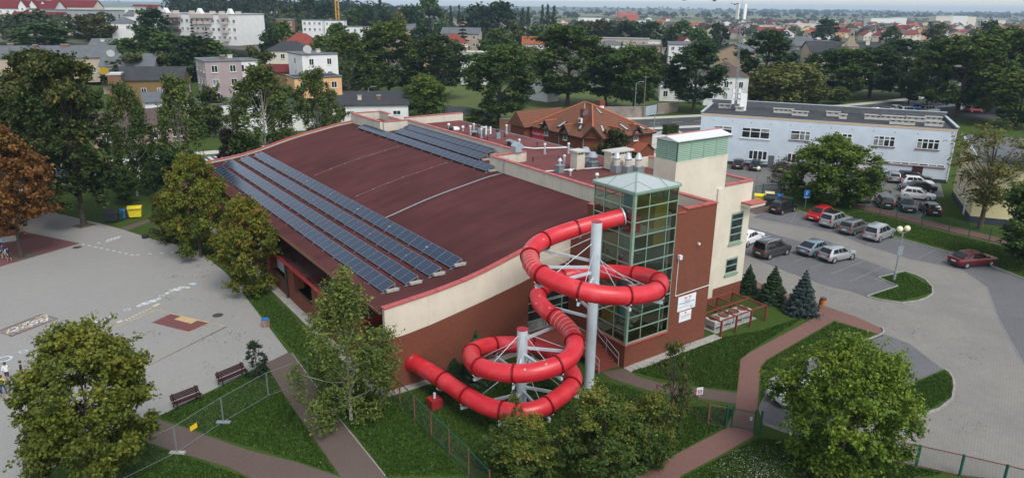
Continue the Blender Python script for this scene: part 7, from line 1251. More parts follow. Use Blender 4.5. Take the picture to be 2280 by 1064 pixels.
hA = math.atan2((ground(1768, 471, 0.0) - ground(1739.6, 479, 0.0)).y, (ground(1768, 471, 0.0) - ground(1739.6, 479, 0.0)).x)
wheels_px((1739.6, 479), (1768, 471.3), -1, 'hatch', 'black hatchback parked beside the yellow and dark bins', BLK, group=g_)
pr = ground(1795, 492, 0.0); car('hatch', 'bright red hatchback facing the drive lane', ground(1823, 487, 0.0), hA + math.pi + .06, RED, group=g_)
wheels_px((1856.4, 509.7), (1886, 500), -1, 'mpv', 'silver people carrier with black glass roof', SIL, group=g_, roofm=CARGL)
wheels_px((1901, 525), (1931, 515), -1, 'estate', 'grey estate car between two silver people carriers', GRY, group=g_, rails=True)
wheels_px((1957.5, 540), (1985, 529.5), -1, 'mpv', 'large silver people carrier at the lawn end of the row', SIL, group=g_, rails=True)
wheels_px((1712.5, 578.5), (1750, 568), -1, 'van', 'dark olive boxy van with silver roof rails', OLV, group=g_, rails=True)
wheels_px((1813, 573), (1849, 562), -1, 'coupe', 'blue-grey fastback beside the silver hatchback', BLG, group=g_)
wheels_px((1858.7, 586.4), (1893, 579.2), -1, 'hatch', 'small silver hatchback in front of the blue-grey fastback', SIL, group=g_)
car('sedan', 'white saloon half hidden behind the cream wall', ground(1664, 540, 0.0), hA + .1, WHT, group=g_)
wheels_px((2153, 598), (2202.6, 593), -1, 'coupe', 'dark red saloon alone by the lawn kerb', MAR, group=g_)
at_px(1778, 888, R(200), 'hatch', 'white car hidden behind the broad bright bush', WHT, group=g_)
up = R(68)
at_px(1644, 373, up, 'hatch', 'dark grey hatchback nearest the plant tower in the yard', DGR, group=g2); at_px(1682, 376, up, 'sedan', 'dark green saloon left of the office door', DGN, group=g2); at_px(1736, 380, up, 'hatch', 'dark car half hidden by the brown shrub', BLK, group=g2); at_px(1986, 402, up + .05, 'estate', 'silver estate parked tail-out under the office windows', LGR, group=g2); at_px(1912, 398, up, 'hatch', 'red car glimpsed behind the round car park tree', RED, group=g2)
at_px(2033, 404, R(-14), 'estate', 'black estate nearest the brown office door', BLK, group=g2); at_px(2041, 415, R(-16), 'hatch', 'white hatchback nearest the black estate by the office', WHT, group=g2); at_px(2040, 426, R(168), 'sedan', 'black saloon squeezed between two white hatchbacks', BLK, group=g2); wheels_px((2019, 443), (2063, 448.5), -1, 'hatch', 'white hatchback alone between the black saloon and the dark row', WHT, group=g2)
at_px(1967, 458, R(75), 'estate', 'dark green estate tail towards the fence', DGN, group=g2); at_px(2016, 467, R(255), 'hatch', 'dark grey hatchback nose towards the fence', DGR, group=g2); at_px(2069, 475, R(77), 'hatch', 'black hatchback tail towards the fence at the lawn', BLK, group=g2); at_px(1916, 446, R(75), 'hatch', 'grey car tucked under the round tree by the fence', GRY, group=g2)
for i, (u, v, hd, kd, pt, lb) in enumerate(((1918, 256, -10, 'estate', BLG, 'pale grey estate at the near left of the far car park'), (1953, 253, -12, 'hatch', SIL, 'silver hatchback beside the pale grey estate, far car park'), (1998, 249, 30, 'suv', WHT, 'white off-roader in the far car park'), (2022, 254, 5, 'van', WHT, 'white van in front of the white off-roader'), (2040, 245, 10, 'hatch', BLU_, 'bright blue car in the far car park'), (2070, 252, 8, 'van', LGR, 'pale box van right of the bright blue car'), (2145, 236, 20, 'sedan', SIL, 'silver saloon left of the huge tree trunk'), (2160, 234, 20, 'hatch', WHT, 'white hatchback in the rear row right of the huge trunk'), (2172, 236, 20, 'hatch', DGR, 'dark hatchback in the rear row right of the huge trunk'), (2150, 248, 5, 'mpv', LGR, 'light grey people carrier right of the huge trunk'), (2170, 250, 5, 'hatch', RED, 'red hatchback beside the light grey people carrier'), (2185, 247, 5, 'hatch', BLK, 'black hatchback at the right of the far car park'))): at_px(u, v, R(hd), kd, lb, pt, group=g3)
p = LW(-8.5, 91.5, .05); car('hatch', 'dark car parked by the pinkish cottage across the street', p, TH + R(180), DGR)
# ------------------------------------------------------------------ street furniture
def bench(label, a, b, back=True):
    A, B = ground(*a, 0.0), ground(*b, 0.0); L = (B - A).length; h = math.atan2(B.y - A.y, B.x - A.x); t = thing('park_bench', label, 'bench', A + Vector((0, 0, .01)), h, 'benches round the plaza')
    for k in range(4): MB().box(.05, L - .05, .06 + k * .105, .145 + k * .105, .43, .465).build('seat_slat', WOODD, t)
    if back:
        for k in range(4): z = .52 + k * .095; MB().box(.05, L - .05, -.02 - k * .028, .015 - k * .028, z, z + .08).build('back_slat', WOODD, t)
    for x in (.22, L - .22):
        m = MB(); m.bar((x, .0, .42), (x, .5, .42), .06, .05); m.bar((x, .44, 0), (x, .46, .42), .06, .06); m.bar((x, -.12, 0), (x, .02, .42), .06, .06); m.build('leg', IRON, t)
        if back: MB().bar((x, .0, .42), (x, -.13, .94), .06, .05).build('back_support', IRON, t); MB().tube([(x, .45, .44), (x, .47, .62), (x, .36, .70), (x, .0, .68)], .028, 6).build('armrest', IRON, t)
    return t
# benches face the plaza, so their backs look towards the camera
bench('dark slatted bench nearer the small pine', (609 - 62, 833 - 1), (482, 860)); bench('dark slatted bench nearer the big maple', (447, 885), (381, 911)); bench('dark slatted bench half hidden under the big maple', (105, 1040), (55, 1064))
bench('backless bench on the lawn edge left of the yellowing tree', (332, 519), (358, 528), False); bench('backless bench beside the bag, nearer the rounded autumn tree', (404, 537), (432, 545), False)
tag(MB().lathe([(.26, 0), (.36, .12), (.33, .3), (.14, .42)], ground(324, 530, 0.0), 9).build('school_bag', BLACKP), 'black bag dropped on the plaza beside a bench', 'bag')
def litter_planter(u, v, label, body, top, name='litter_bin', cat='bin'):
    p = ground(u, v, 0.0); t = thing(name, label, cat, p); MB().lathe([(.30, 0), (.34, .62), (.30, .62)], (0, 0, 0), 6).build('body', body, t); MB().lathe([(.27, .62), (.29, .70), (.2, .72)], (0, 0, 0), 12).build('rim', top, t); return t
litter_planter(592, 727, 'hexagonal concrete litter bin at the plaza corner', paint('pebble_concrete', (.28, .19, .16), .95, .3, 12), BLUEP)
litter_planter(438, 570, 'concrete litter bin beside the rounded autumn tree', CONC, DARKM); litter_planter(538, 647, 'concrete litter bin at the grass edge near the wing', CONC, DARKM)
def wheelie(label, u, v, hd, c, w=1.2, d=.95, h=1.25, group=None, lidc=None):
    p = ground(u, v, 0.0); t = thing('waste_bin', label, 'bin', p + Vector((0, 0, .03)), hd, group); s = .86
    m = MB(); m.add([(-w / 2 * s, -d / 2 * s, .12), (w / 2 * s, -d / 2 * s, .12), (w / 2 * s, d / 2 * s, .12), (-w / 2 * s, d / 2 * s, .12), (-w / 2, -d / 2, h * .86), (w / 2, -d / 2, h * .86), (w / 2, d / 2, h * .86), (-w / 2, d / 2, h * .86)], [(3, 2, 1, 0), (4, 5, 6, 7), (0, 1, 5, 4), (1, 2, 6, 5), (2, 3, 7, 6), (3, 0, 4, 7)]); m.build('tub', c, t)
    MB().prism_x([(-d / 2 - .05, h * .86), (d / 2 + .05, h * .86), (d / 2 + .02, h * .95), (d * .1, h + .03), (-d / 2, h * .93)], -w / 2 - .04, w / 2 + .04).build('lid', lidc or c, t)
    for x in (-1, 1):
        for y in (-1, 1): MB().tube([(x * w * .34 - .03, y * d * .34, .09), (x * w * .34 + .03, y * d * .34, .09)], .09, 10).build('wheel', TYRE, t)
    MB().tube([(-w / 2 + .1, -d / 2 - .08, h * .78), (w / 2 - .1, -d / 2 - .08, h * .78)], .025, 5).build('handle', DARKM, t); return t
bd = R(18); wheelie('large dark bin at the left of the plaza bins', 250, 494, bd, BINP, 1.5, 1.0, 1.35, 'bins by the plaza'); wheelie('slim green bin next to the large dark one', 269, 491, bd, GREENP, .55, .6, 1.1, 'bins by the plaza'); wheelie('blue bin in the middle of the plaza bins', 275, 488, bd, BLUEP, .6, .65, 1.15, 'bins by the plaza'); wheelie('brown bin between blue and yellow ones', 286, 485, bd, BROWNP, .6, .65, 1.15, 'bins by the plaza'); wheelie('large yellow bin at the right of the plaza bins', 303, 484, bd, YELP, 1.45, 1.0, 1.35, 'bins by the plaza')
bd = R(-15); wheelie('large yellow bin beside the cream wall corner', 1690, 454, bd, YELP, 1.35, 1.0, 1.3, 'bins by the car park'); wheelie('large black bin right of the yellow one in the car park', 1711, 458, bd, BINP, 1.3, 1.0, 1.3, 'bins by the car park'); wheelie('dark bin with cream lid behind the black one', 1712, 447, bd, BINP, 1.1, .9, 1.2, 'bins by the car park', plain('cream_lid', (.7, .6, .35))); wheelie('blue bin at the car park edge', 1735, 452, bd, BLUEP, .65, .7, 1.15, 'bins by the car park'); wheelie('brown bin right of the blue one in the car park', 1745, 455, bd, BROWNP, .65, .7, 1.1, 'bins by the car park'); wheelie('green bin at the right end of the car park bins', 1756, 456, bd, GREENP, .65, .7, 1.1, 'bins by the car park')
p = ground(1827, 687, 0.0); t = thing('litter_bin', 'small orange litter bin on a post by the red path', 'bin', p); MB().lathe([(.2, .35), (.24, .85)], (.12, 0, 0), 12).build('basket', ORANGEP, t); MB().lathe([(.26, .85), (.26, 1.0), (.1, 1.03)], (.12, 0, 0), 12).build('cover', plain('brown_cover', (.14, .05, .03)), t); MB().box(-.2, -.12, -.04, .04, 0, .85).build('post', IRON, t)
# globe lamps
def lamp(u, v, vt, label, heads, name='street_lamp'):
    b = ground(u[0], v, 0.0); D = b.y; tp_ = atdepth(u[1], vt, D); h = tp_.z; t = thing(name, label, 'street lamp', b, .3); m = MB(); m.lathe([(.12, 0), (.12, 1.0), (.075, 1.05), (.06, h - .5)], (0, 0, 0), 10); m.build('post', GREYM, t)
    for x in heads:
        MB().bar((0, 0, h - .55), (x, 0, h - .55), .05, .05).build('arm', GREYM, t); MB().lathe([(.05, h - .55), (.09, h - .42)], (x, 0, 0), 10).build('socket', GREYM, t)
        r = .27; g = MB().lathe([(r * math.sin(math.pi * k / 12) + .001, -r * math.cos(math.pi * k / 12)) for k in range(13)], (x, 0, h - .18), 16).build('globe', GLOBE, t, smooth=True)
    return t, h
lt, lh = lamp((1990, 2010), 626, 505, 'twin globe lamp on the grass island in the car park', (-.42, .42)); MB().box(-.3, .3, -.1, -.06, 2.6, 3.5).build('notice', GREYM, lt)
lamp((1682, 1685), 432, 372, 'single globe lamp behind the cream wall', (0,))
for i, (u, v, ut, vt, lb) in enumerate(((823, 262, 822, 197, 'grey street lamp rising above the annex rear wall'), (1412, 262, 1413, 186, 'street lamp behind the tiled house roof'), (1455, 300, 1452, 255, 'short lamp post beside the tiled house'))):
    b = ground(u, v, 0.0); h = atdepth(ut, vt, b.y).z; t = thing('street_lamp', lb, 'street lamp', b, .2); MB().lathe([(.11, 0), (.07, h)], (0, 0, 0), 8).build('post', GREYM, t); MB().tube([(0, 0, h - .1), (.5, 0, h + .25), (1.3, 0, h + .35)], .045, 6).build('arm', GREYM, t); MB().box(1.1, 1.8, -.12, .12, h + .3, h + .42).build('lamp_head', GREYM, t)
for u, v, vt, lb in ((445, 300, 215, 'thin pale lamp post before the white workshop'), (1588, 250, 205, 'wooden utility pole by the white road house'), (1432, 262, 168, 'brown wooden pole beside the grey gate'), (845, 262, 0, '')):
    if not lb: continue
    b = ground(u, v, 0.0); h = atdepth(u, vt, b.y).z; t = thing('utility_pole', lb, 'pole', b); MB().lathe([(.14, 0), (.09, h)], (0, 0, 0), 8).build('pole', paint('weathered_pole', (.17, .14, .12), .9, .2, 3) if 'brown' in lb or 'wood' in lb else GREYM, t); MB().bar((-.6, 0, h - .4), (.6, 0, h - .4), .08, .08).build('crossarm', GREYM, t)
# signs
p = ground(1792, 466, 0.0); t = thing('parking_sign', 'blue parking sign on a leaning post', 'sign', p, R(8)); tpz = atdepth(1800, 423, p.y); lean = (tpz.x - p.x - .1) * 1.0
MB().tube([(0, 0, 0), (lean * .95, .0, tpz.z - .3)], .035, 8).build('post', GREYM, t); o = MB().box(-.42, .42, -.03, .0, -.55, .55).build('panel', SIGNB, t); o.location = (lean, -.05, tpz.z - .5); me = text_mesh('P', .85, .004); me.materials.append(SIGNW); q = put('letter', me, t); q.matrix_local = Matrix.Translation((lean + .02, -.09, tpz.z - .42)) @ Matrix.Rotation(math.pi / 2, 4, 'X'); MB().box(-.3, .3, -.036, -.031, -.5, -.4).build('small_line', SIGNW, o)
def board(label, b0, b1, z0, z1, marks):
    t = thing('info_board', label, 'sign', HO, TH, 'boards on the brick tower'); MB().box(b0, b1, -6.26, -6.215, z0, z1).build('panel', SIGNW, t)
    for x0, x1, za, zb, m_ in marks: MB().box(b0 + (b1 - b0) * x0, b0 + (b1 - b0) * x1, -6.265, -6.26, z0 + (z1 - z0) * za, z0 + (z1 - z0) * zb).build('print', m_, t)
board('upper white information board on the brick tower', 20.09, 21.98, 3.02, 4.16, [(.33, .50, .80, .88, INKR), (.60, .66, .80, .93, INKR), (.68, .72, .80, .93, INKR), (.30, .72, .67, .71, INKG), (.38, .62, .58, .62, INKG), (.07, .93, .49, .54, INKB), (.30, .70, .39, .42, INKG), (.06, .92, .27, .285, INKG), (.10, .88, .21, .225, INKG), (.72, .78, .08, .17, INKB), (.80, .90, .10, .15, INKG)])
board('lower smaller white board on the brick tower', 20.36, 21.62, 2.12, 2.92, [(.44, .56, .72, .95, plain('print_orange', (.6, .2, .08))), (.12, .88, .56, .61, INKG), (.12, .9, .42, .47, INKG), (.14, .86, .26, .28, INKG)])
p = ground(1556, 888, 0.0); t = thing('lawn_sign', 'small white sign with red and blue stripes on the lawn', 'sign', p, .25); MB().bar((0, 0, 0), (0, 0, .6), .04, .04).build('stake', GALV, t); MB().box(-.22, .22, -.03, .0, .35, .85).build('panel', SIGNW, t); MB().box(-.15, -.07, -.034, -.031, .4, .7).build('stripe', INKR, t); MB().box(-.03, .05, -.034, -.031, .4, .7).build('stripe', INKB, t); MB().box(.09, .16, -.034, -.031, .4, .7).build('stripe', INKR, t)
# fences
def post_fence(name, label, pts, spacing, h, postm, meshm, rail=None, post_r=.045, panel_frame=None, px=True, two=False):
    P = [ground(u, v, 0.0) for u, v in pts] if px else [Vector(p) for p in pts]; t = thing(name, label, 'fence', P[0]); o = P[0].copy()
    for a, b in zip(P[:-1], P[1:]):
        a, b = a - o, b - o; L = (b - a).length; n = max(1, round(L / spacing))
        for k in range(n + 1 if b == P[-1] - o else n): q = a.lerp(b, k / n); MB().bar((q.x, q.y, 0), (q.x, q.y, h + .06), post_r * 2, post_r * 2).build('post', postm[k % len(postm)], t)
        for k in range(n):
            q, r_ = a.lerp(b, k / n), a.lerp(b, (k + 1) / n); dd = (r_ - q).normalized() * .06; q, r_ = q + dd, r_ - dd
            MB().add([(q.x, q.y, .06), (r_.x, r_.y, .06), (r_.x, r_.y, h - .03), (q.x, q.y, h - .03)], [(0, 1, 2, 3)]).build('wire_panel', meshm, t)
            if rail: MB().bar((q.x, q.y, h), (r_.x, r_.y, h), .05, .05).build('top_rail', rail[k % len(rail)], t); MB().bar((q.x, q.y, .06), (r_.x, r_.y, .06), .04, .04).build('bottom_rail', rail[0], t)
    return t
post_fence('wire_fence', 'sagging rusty wire fence from the hall corner past the slide', [(866, 876), (891, 898), (924, 933), (961, 971), (1001, 1010), (1044, 1056), (1090, 1105)], 3, 1.55, [RUST], WIRE, [GREENF, RUST, GREYM], .04)
post_fence('wire_fence', 'rusty fence with green posts left of the garden gate', [(1460, 898), (1531, 913), (1576, 944), (1616, 952)], 2.2, 1.35, [RUST, GREENF], WIRE, [RUST], .05)
post_fence('panel_fence', 'rusty framed fence with green posts in the lower right', [(1985, 1027), (2040, 1037), (2136, 1059), (2232, 1082), (2330, 1108)], 2.45, 1.3, [GREENF], WIRE, [RUST], .05)
post_fence('mesh_fence', 'green mesh fence along the lawn and red footpath', [(1905, 462), (1923, 470), (1995, 487), (2112, 518), (2202, 538), (2241, 547), (2330, 570)], 2.6, 1.5, [GREENF], WIREG, None, .04)
post_fence('mesh_fence', 'green mesh fence behind the car park bins', [(1668, 445), (1697, 437), (1738, 437)], 2.4, 1.6, [GREENF], WIREG, [GREENF], .05)
p0 = ground(1628, 951, 0.0); p1 = ground(1678, 961, 0.0); t = thing('garden_gate', 'green framed garden gate across the red path', 'gate', p0, math.atan2(p1.y - p0.y, p1.x - p0.x)); gL = (p1 - p0).length
for x in (-.35, -.0, gL, gL + .35): MB().bar((x, 0, 0), (x, 0, 1.5), .12, .12).build('post', GREENF, t)
m = MB(); m.bar((.08, 0, 1.3), (gL - .08, 0, 1.3), .05, .05); m.bar((.08, 0, .12), (gL - .08, 0, .12), .05, .05); m.build('leaf_frame', GREENF, t); MB().add([(.08, 0, .14), (gL - .08, 0, .14), (gL - .08, 0, 1.28), (.08, 0, 1.28)], [(0, 1, 2, 3)]).build('wire_panel', WIREG, t); MB().box(gL - .3, gL - .16, -.05, .05, .75, .95).build('lock', GALV, t)
# temporary site fence panels with feet
SF = [(258, 1078), (395, 1010), (498, 942), (598, 884), (688, 850)]; tops = [(255, 1010), (390, 945), (497, 880), (597, 828), (690, 800)]
for i in range(len(SF) - 1):
    a, b = ground(*SF[i], 0.0), ground(*SF[i + 1], 0.0); L = (b - a).length; h = 1.75; t = thing('site_fence_panel', ordinal(i) + ' galvanised site fence panel from the big maple', 'fence panel', a, math.atan2(b.y - a.y, b.x - a.x), 'temporary site fence panels')
    m = MB(); m.tube([(.03, 0, .12), (.03, 0, h)], .016, 6); m.build('upright', GREYM, t); MB().tube([(L - .03, 0, .12), (L - .03, 0, h)], .016, 6).build('upright', GREYM, t); MB().tube([(.03, 0, h), (L - .03, 0, h)], .012, 6).build('top_tube', GREYM, t); MB().tube([(.03, 0, .14), (L - .03, 0, .14)], .012, 6).build('bottom_tube', GREYM, t); MB().add([(.05, 0, .16), (L - .05, 0, .16), (L - .05, 0, h - .03), (.05, 0, h - .03)], [(0, 1, 2, 3)]).build('wire_panel', WIREZ, t)
    if i == 1: MB().box(L * .30, L * .30 + .5, -.03, -.015, .85, 1.15).build('warning_plate', SIGNY, t)
    if i in (1, 2): tag(MB().box(a.x - .42, a.x + .42, a.y - .14, a.y + .14, .0, .13).build('fence_foot', CONC if i == 1 else GREYM), ('pale concrete foot' if i == 1 else 'grey slotted foot') + ' of the site fence', 'fence foot')
# chiller units in their cage
cg = thing('cooler_cage', 'red-brown steel frame cage beside the brick tower', 'cage', HO, TH); y0, y1, xs = -6.85, -3.5, [24.55, 26.35, 28.15, 30.05]
for x in xs:
    for y in (y0, y1): MB().box(x - .06, x + .06, y - .06, y + .06, 0, 1.4).build('post', CAGE, cg)
    MB().box(x - .05, x + .05, y0 + .06, y1 - .06, 1.30, 1.40).build('cross_beam', CAGE, cg)
for y in (y0, (y0 + y1) / 2, y1): MB().box(xs[0] + .06, xs[-1] - .06, y - .05, y + .05, 1.402, 1.48).build('long_beam', CAGE, cg)
for a, b in zip(xs[:-1], xs[1:]): MB().add([(a + .06, y1, .1), (b - .06, y1, .1), (b - .06, y1, 1.32), (a + .06, y1, 1.32)], [(0, 1, 2, 3)]).build('mesh_panel', WIREB, cg)
MB().add([(xs[-1], y0 + .06, .1), (xs[-1], y1 - .06, .1), (xs[-1], y1 - .06, 1.32), (xs[-1], y0 + .06, 1.32)], [(0, 1, 2, 3)]).build('mesh_panel', WIREB, cg)
for k in range(2):
    cu = thing('chiller_unit', ('left' if k == 0 else 'right') + ' long grey-white chiller unit inside the cage', 'chiller', LW(25.0 + 2.35 * k, -5.9), TH, 'chiller units in the cage'); MB().box(0, 2.25, 0, 1.1, .35, .82).build('casing', paint('chiller_casing', (.44, .43, .40), .7, .12, 3, dirt=.4, dirtcol=(.2, .19, .17)), cu); MB().box(0, 2.25, -.012, .0, .60, .62).build('seam', GREYM, cu)
    for x in (.1, 1.1, 2.1):
        for y in (.05, 1.05): MB().box(x - .04, x + .04, y - .04, y + .04, 0, .35).build('leg', GALV, cu)
    for x in (.58, 1.68): MB().lathe([(.42, .82), (.42, .92), (.36, .92), (.3, .86)], (x, .55, 0), 16).build('fan_ring', RUST, cu)
tag(MB().box(.4, 5.5, .45, 2.2, -.05, .06).build('cooler_slab', CONC), 'concrete slab under the caged chiller units', 'slab').location = LW(24.4, -6.6); bpy.data.objects['cooler_slab'].rotation_euler = (0, 0, TH)
# walls and gate along the far side of the street
def wall_run(name, label, pts, h, th_, mat, cap=None, panels=None):
    P = [ground(u, v, 0.0) for u, v in pts]; t = thing(name, label, 'wall', P[0]); o = P[0].copy()
    for a, b in zip(P[:-1], P[1:]):
        a, b = a - o, b - o; L = (b - a).length; n = max(1, round(L / panels)) if panels else 1
        for k in range(n): q, r_ = a.lerp(b, k / n + (.004 if panels else 0)), a.lerp(b, (k + 1) / n - (.004 if panels else 0)); MB().bar((q.x, q.y, h / 2), (r_.x, r_.y, h / 2), th_, h).build('panel' if panels else 'wall_length', mat, t)
        if cap: MB().bar((a.x, a.y, h + .05), (b.x, b.y, h + .05), th_ + .12, .1).build('coping', cap, t)
    return t
wall_run('concrete_fence', 'grey concrete panel fence behind the annex shrubs', [(985, 258), (1040, 262), (1112, 277)], 2.4, .15, paint('grey_panels', (.20, .21, .22), .9, .2, 2), panels=2.4); wall_run('brick_garden_wall', 'patched plaster and brick garden wall by the roadside tree', [(1112, 289), (1150, 290), (1190, 283), (1250, 270)], 2.2, .3, BRICKO, CONC); wall_run('plastered_wall', 'stained plaster wall right of the tiled house', [(1330, 262), (1412, 262), (1434, 261)], 2.3, .3, paint('stained_plaster', (.27, .22, .19), .95, .25, 1.2, dirt=.4), CONC); wall_run('plastered_wall', 'stained plaster wall right of the grey metal gate', [(1463, 255), (1508, 249)], 2.3, .3, paint('stained_plaster_b', (.26, .21, .18), .95, .25, 1.2, dirt=.4), CONC)
a, b = ground(1436, 260, 0.0), ground(1461, 255, 0.0); t = thing('metal_gate', 'pale grey sheet metal gate by the road', 'gate', a, math.atan2(b.y - a.y, b.x - a.x)); L = (b - a).length
for k in range(2): MB().box(k * L / 2 + .03, (k + 1) * L / 2 - .03, -.04, .04, .1, 2.3).build('leaf', plain('gate_grey', (.36, .42, .47)), t)
for x in (0, L): MB().box(x - .08, x + .08, -.08, .08, 0, 2.4).build('post', GREYM, t)
a = ground(1492, 300, 0.0); t = thing('clipped_hedge', 'square clipped hedge beside the stair landing', 'hedge', a, .3)
def hedge_mesh(w_, d_, h_, n, seed):
    g = np.random.default_rng(seed); q = g.uniform(-1, 1, (n, 3)); k = g.integers(0, 3, n); q[np.arange(n), k] = np.sign(q[np.arange(n), k]) * g.uniform(.85, 1.03, n); q[:, 2] = np.abs(q[:, 2]); nr = np.zeros((n, 3)); nr[np.arange(n), k] = np.sign(q[np.arange(n), k]); pos = q * np.array([w_ / 2, d_ / 2, h_]); return leaf_object_mesh('foliage', pos, nr + g.normal(size=(n, 3)) * .6, .16, palette(g, G1, n, g.random(n)), LEAF, 1.4, g)
put('foliage', hedge_mesh(2.6, 2.0, 1.9, 2500, 5), t); MB().box(-1.1, 1.1, -.8, .8, 0, 1.7).build('core', plain('hedge_core', (.012, .02, .008), .9), t)
a = ground(1385, 360, 0.0); t = thing('thuja_hedge', 'dark thuja hedge between the annex and the tiled house', 'hedge', LW(36.0, 16.0), TH); put('foliage', hedge_mesh(3.4, 16, 6.2, 7000, 6), t).color = (.6, .75, .7, 1); MB().box(-1.4, 1.4, -7.6, 7.6, 0, 5.7).build('core', plain('hedge_core', (.012, .02, .008), .9), t)
# crane far off
cp = atdepth(754, 76, 420.0); t = thing('tower_crane', 'yellow lattice tower crane on the left skyline', 'crane', (cp.x, cp.y, terrain(cp.x, cp.y))); hc_ = 46; CR = plain('crane_yellow', (.62, .33, .03)); m = MB()
for x in (-.8, .8):
    for y in (-.8, .8): m.bar((x, y, 0), (x, y, hc_), .26, .26)
for k in range(int(hc_ / 1.8)):
    z = k * 1.8; s_ = 1 if k % 2 else -1; m.bar((-.8 * s_, -.8, z), (.8 * s_, -.8, z + 1.8), .14, .14); m.bar((-.8, -.8 * s_, z), (-.8, .8 * s_, z + 1.8), .14, .14); m.bar((.8, -.8 * s_, z), (.8, .8 * s_, z + 1.8), .14, .14)
m.build('mast', CR, t); MB().bar((-12, 0, hc_ + .6), (34, 0, hc_ + .6), 1.0, 1.0).build('jib', CR, t); MB().box(-11.5, -8.5, -.8, .8, hc_ - 1.4, hc_ + .1).build('counterweight', CONC, t)
# rooftop dishes
for u, v, D, c, lb in ((233, 157, 168, plain('dish_yellow', (.7, .45, .03)), 'yellow satellite dish beside the yellow brick house'), (247, 118, 186, PLASTW, 'white satellite dish on the grey roof'), (684, 109, 166, PLASTW, 'white satellite dish on the white gable house')):
    p = atdepth(u, v, D); t = thing('satellite_dish', lb, 'dish', p - Vector((0, 0, .9)), .3); MB().tube([(0, 0, -.6), (0, 0, .9)], .06, 6).build('mast', GREYM, t); o = MB().lathe([(.1, 0), (.6, .1), (.95, .32)], (0, 0, 0), 16).build('dish', c, t); o.matrix_local = Matrix.Translation((0, -.1, .9)) @ Matrix.Rotation(R(112), 4, 'X')
# birds against the sky
for i, (u, v, lb) in enumerate(((1591, 3, 'dark bird gliding left of the phone mast'), (1636, 11, 'dark bird with folded wings just above the phone mast'), (1523, 1, 'dark bird cut by the top picture edge'))):
    p = atdepth(u, v, 62.0); t = thing('flying_bird', lb, 'bird', p, R(40 + 50 * i)); mb = MB(); S = .42
    body = [(-.55, 0, 0), (-.3, 0, .02), (0, 0, .04), (.3, 0, .05), (.45, 0, .06), (.55, 0, .04)]; mb.tube([Vector(q) * S for q in body], [.02 * S, .09 * S, .14 * S, .10 * S, .08 * S, .02 * S], 7)
    for sd in (-1, 1): mb.add([Vector(q) * S for q in ((.22, sd * .08, .07), (.28, sd * .5, .30), (.02, sd * 1.15, .22), (-.16, sd * .62, .22), (-.2, sd * .1, .05), (.2, sd * .08, .04), (.24, sd * .5, .27), (-.14, sd * .62, .19))], [(0, 1, 3, 4), (1, 2, 3), (5, 4, 7, 6), (6, 7, 2)])
    mb.add([Vector(q) * S for q in ((-.5, -.05, .0), (-.8, -.16, -.01), (-.8, .16, -.01), (-.5, .05, 0), (-.7, 0, .03))], [(0, 1, 4), (4, 2, 3), (0, 4, 3)]); mb.build('body', plain('bird_black', (.015, .015, .017), .7), t)
# small stuff on the lawns: clover flowers, fallen leaves
def scatter(name, label, pts, n, size, pal, seed, z=.04):
    g = np.random.default_rng(seed); P = []
    poly = G2(pts); xs = [p[0] for p in poly]; ys = [p[1] for p in poly]
    def inside(x, y):
        c = False; j = len(poly) - 1
        for i in range(len(poly)):
            if (poly[i][1] > y) != (poly[j][1] > y) and x < (poly[j][0] - poly[i][0]) * (y - poly[i][1]) / (poly[j][1] - poly[i][1]) + poly[i][0]: c = not c
            j = i
        return c
    cl = [(g.uniform(min(xs), max(xs)), g.uniform(min(ys), max(ys))) for _ in range(14)]
    while len(P) < n:
        c = cl[g.integers(0, 14)]; x, y = (c[0] + g.normal(0, .5), c[1] + g.normal(0, .5)) if g.random() < .35 else (g.uniform(min(xs), max(xs)), g.uniform(min(ys), max(ys)))
        if inside(x, y): P.append((x, y, z + g.uniform(0, .03)))
    P = np.array(P); return tag(put(name, leaf_object_mesh(name, P, np.array([[0, 0, 1.0]]) + g.normal(size=(n, 3)) * .3, size, palette(g, pal, n, g.random(n)), LEAF, 1.1, g)), label, 'ground cover', kind='stuff')
scatter('clover_flowers', 'white clover flowers in the grass below the garden gate', [(1575, 1035), (1640, 1000), (1690, 990), (1800, 1010), (1840, 1064), (1600, 1068)], 900, .055, [(.5, .5, .48), (.62, .62, .6)], 81); scatter('fallen_leaves', 'fallen yellow leaves on the lawn by the brown paths', [(345, 930), (590, 810), (758, 1060), (555, 1000)], 220, .07, [(.25, .17, .05), (.32, .26, .1)], 82, .03); scatter('path_litter', 'dry leaves scattered over the car park paving', [(1700, 560), (1990, 610), (2200, 700), (2200, 980), (1980, 960), (2120, 850), (1990, 740), (1760, 620)], 420, .06, [(.06, .045, .03), (.10, .075, .05)], 83, .03); scatter('plaza_leaves', 'leaves fallen on the plaza near the autumn trees', [(360, 560), (436, 556), (582, 709), (640, 785), (400, 880), (300, 700)], 260, .08, [(.10, .075, .03), (.16, .11, .04)], 84, .03)
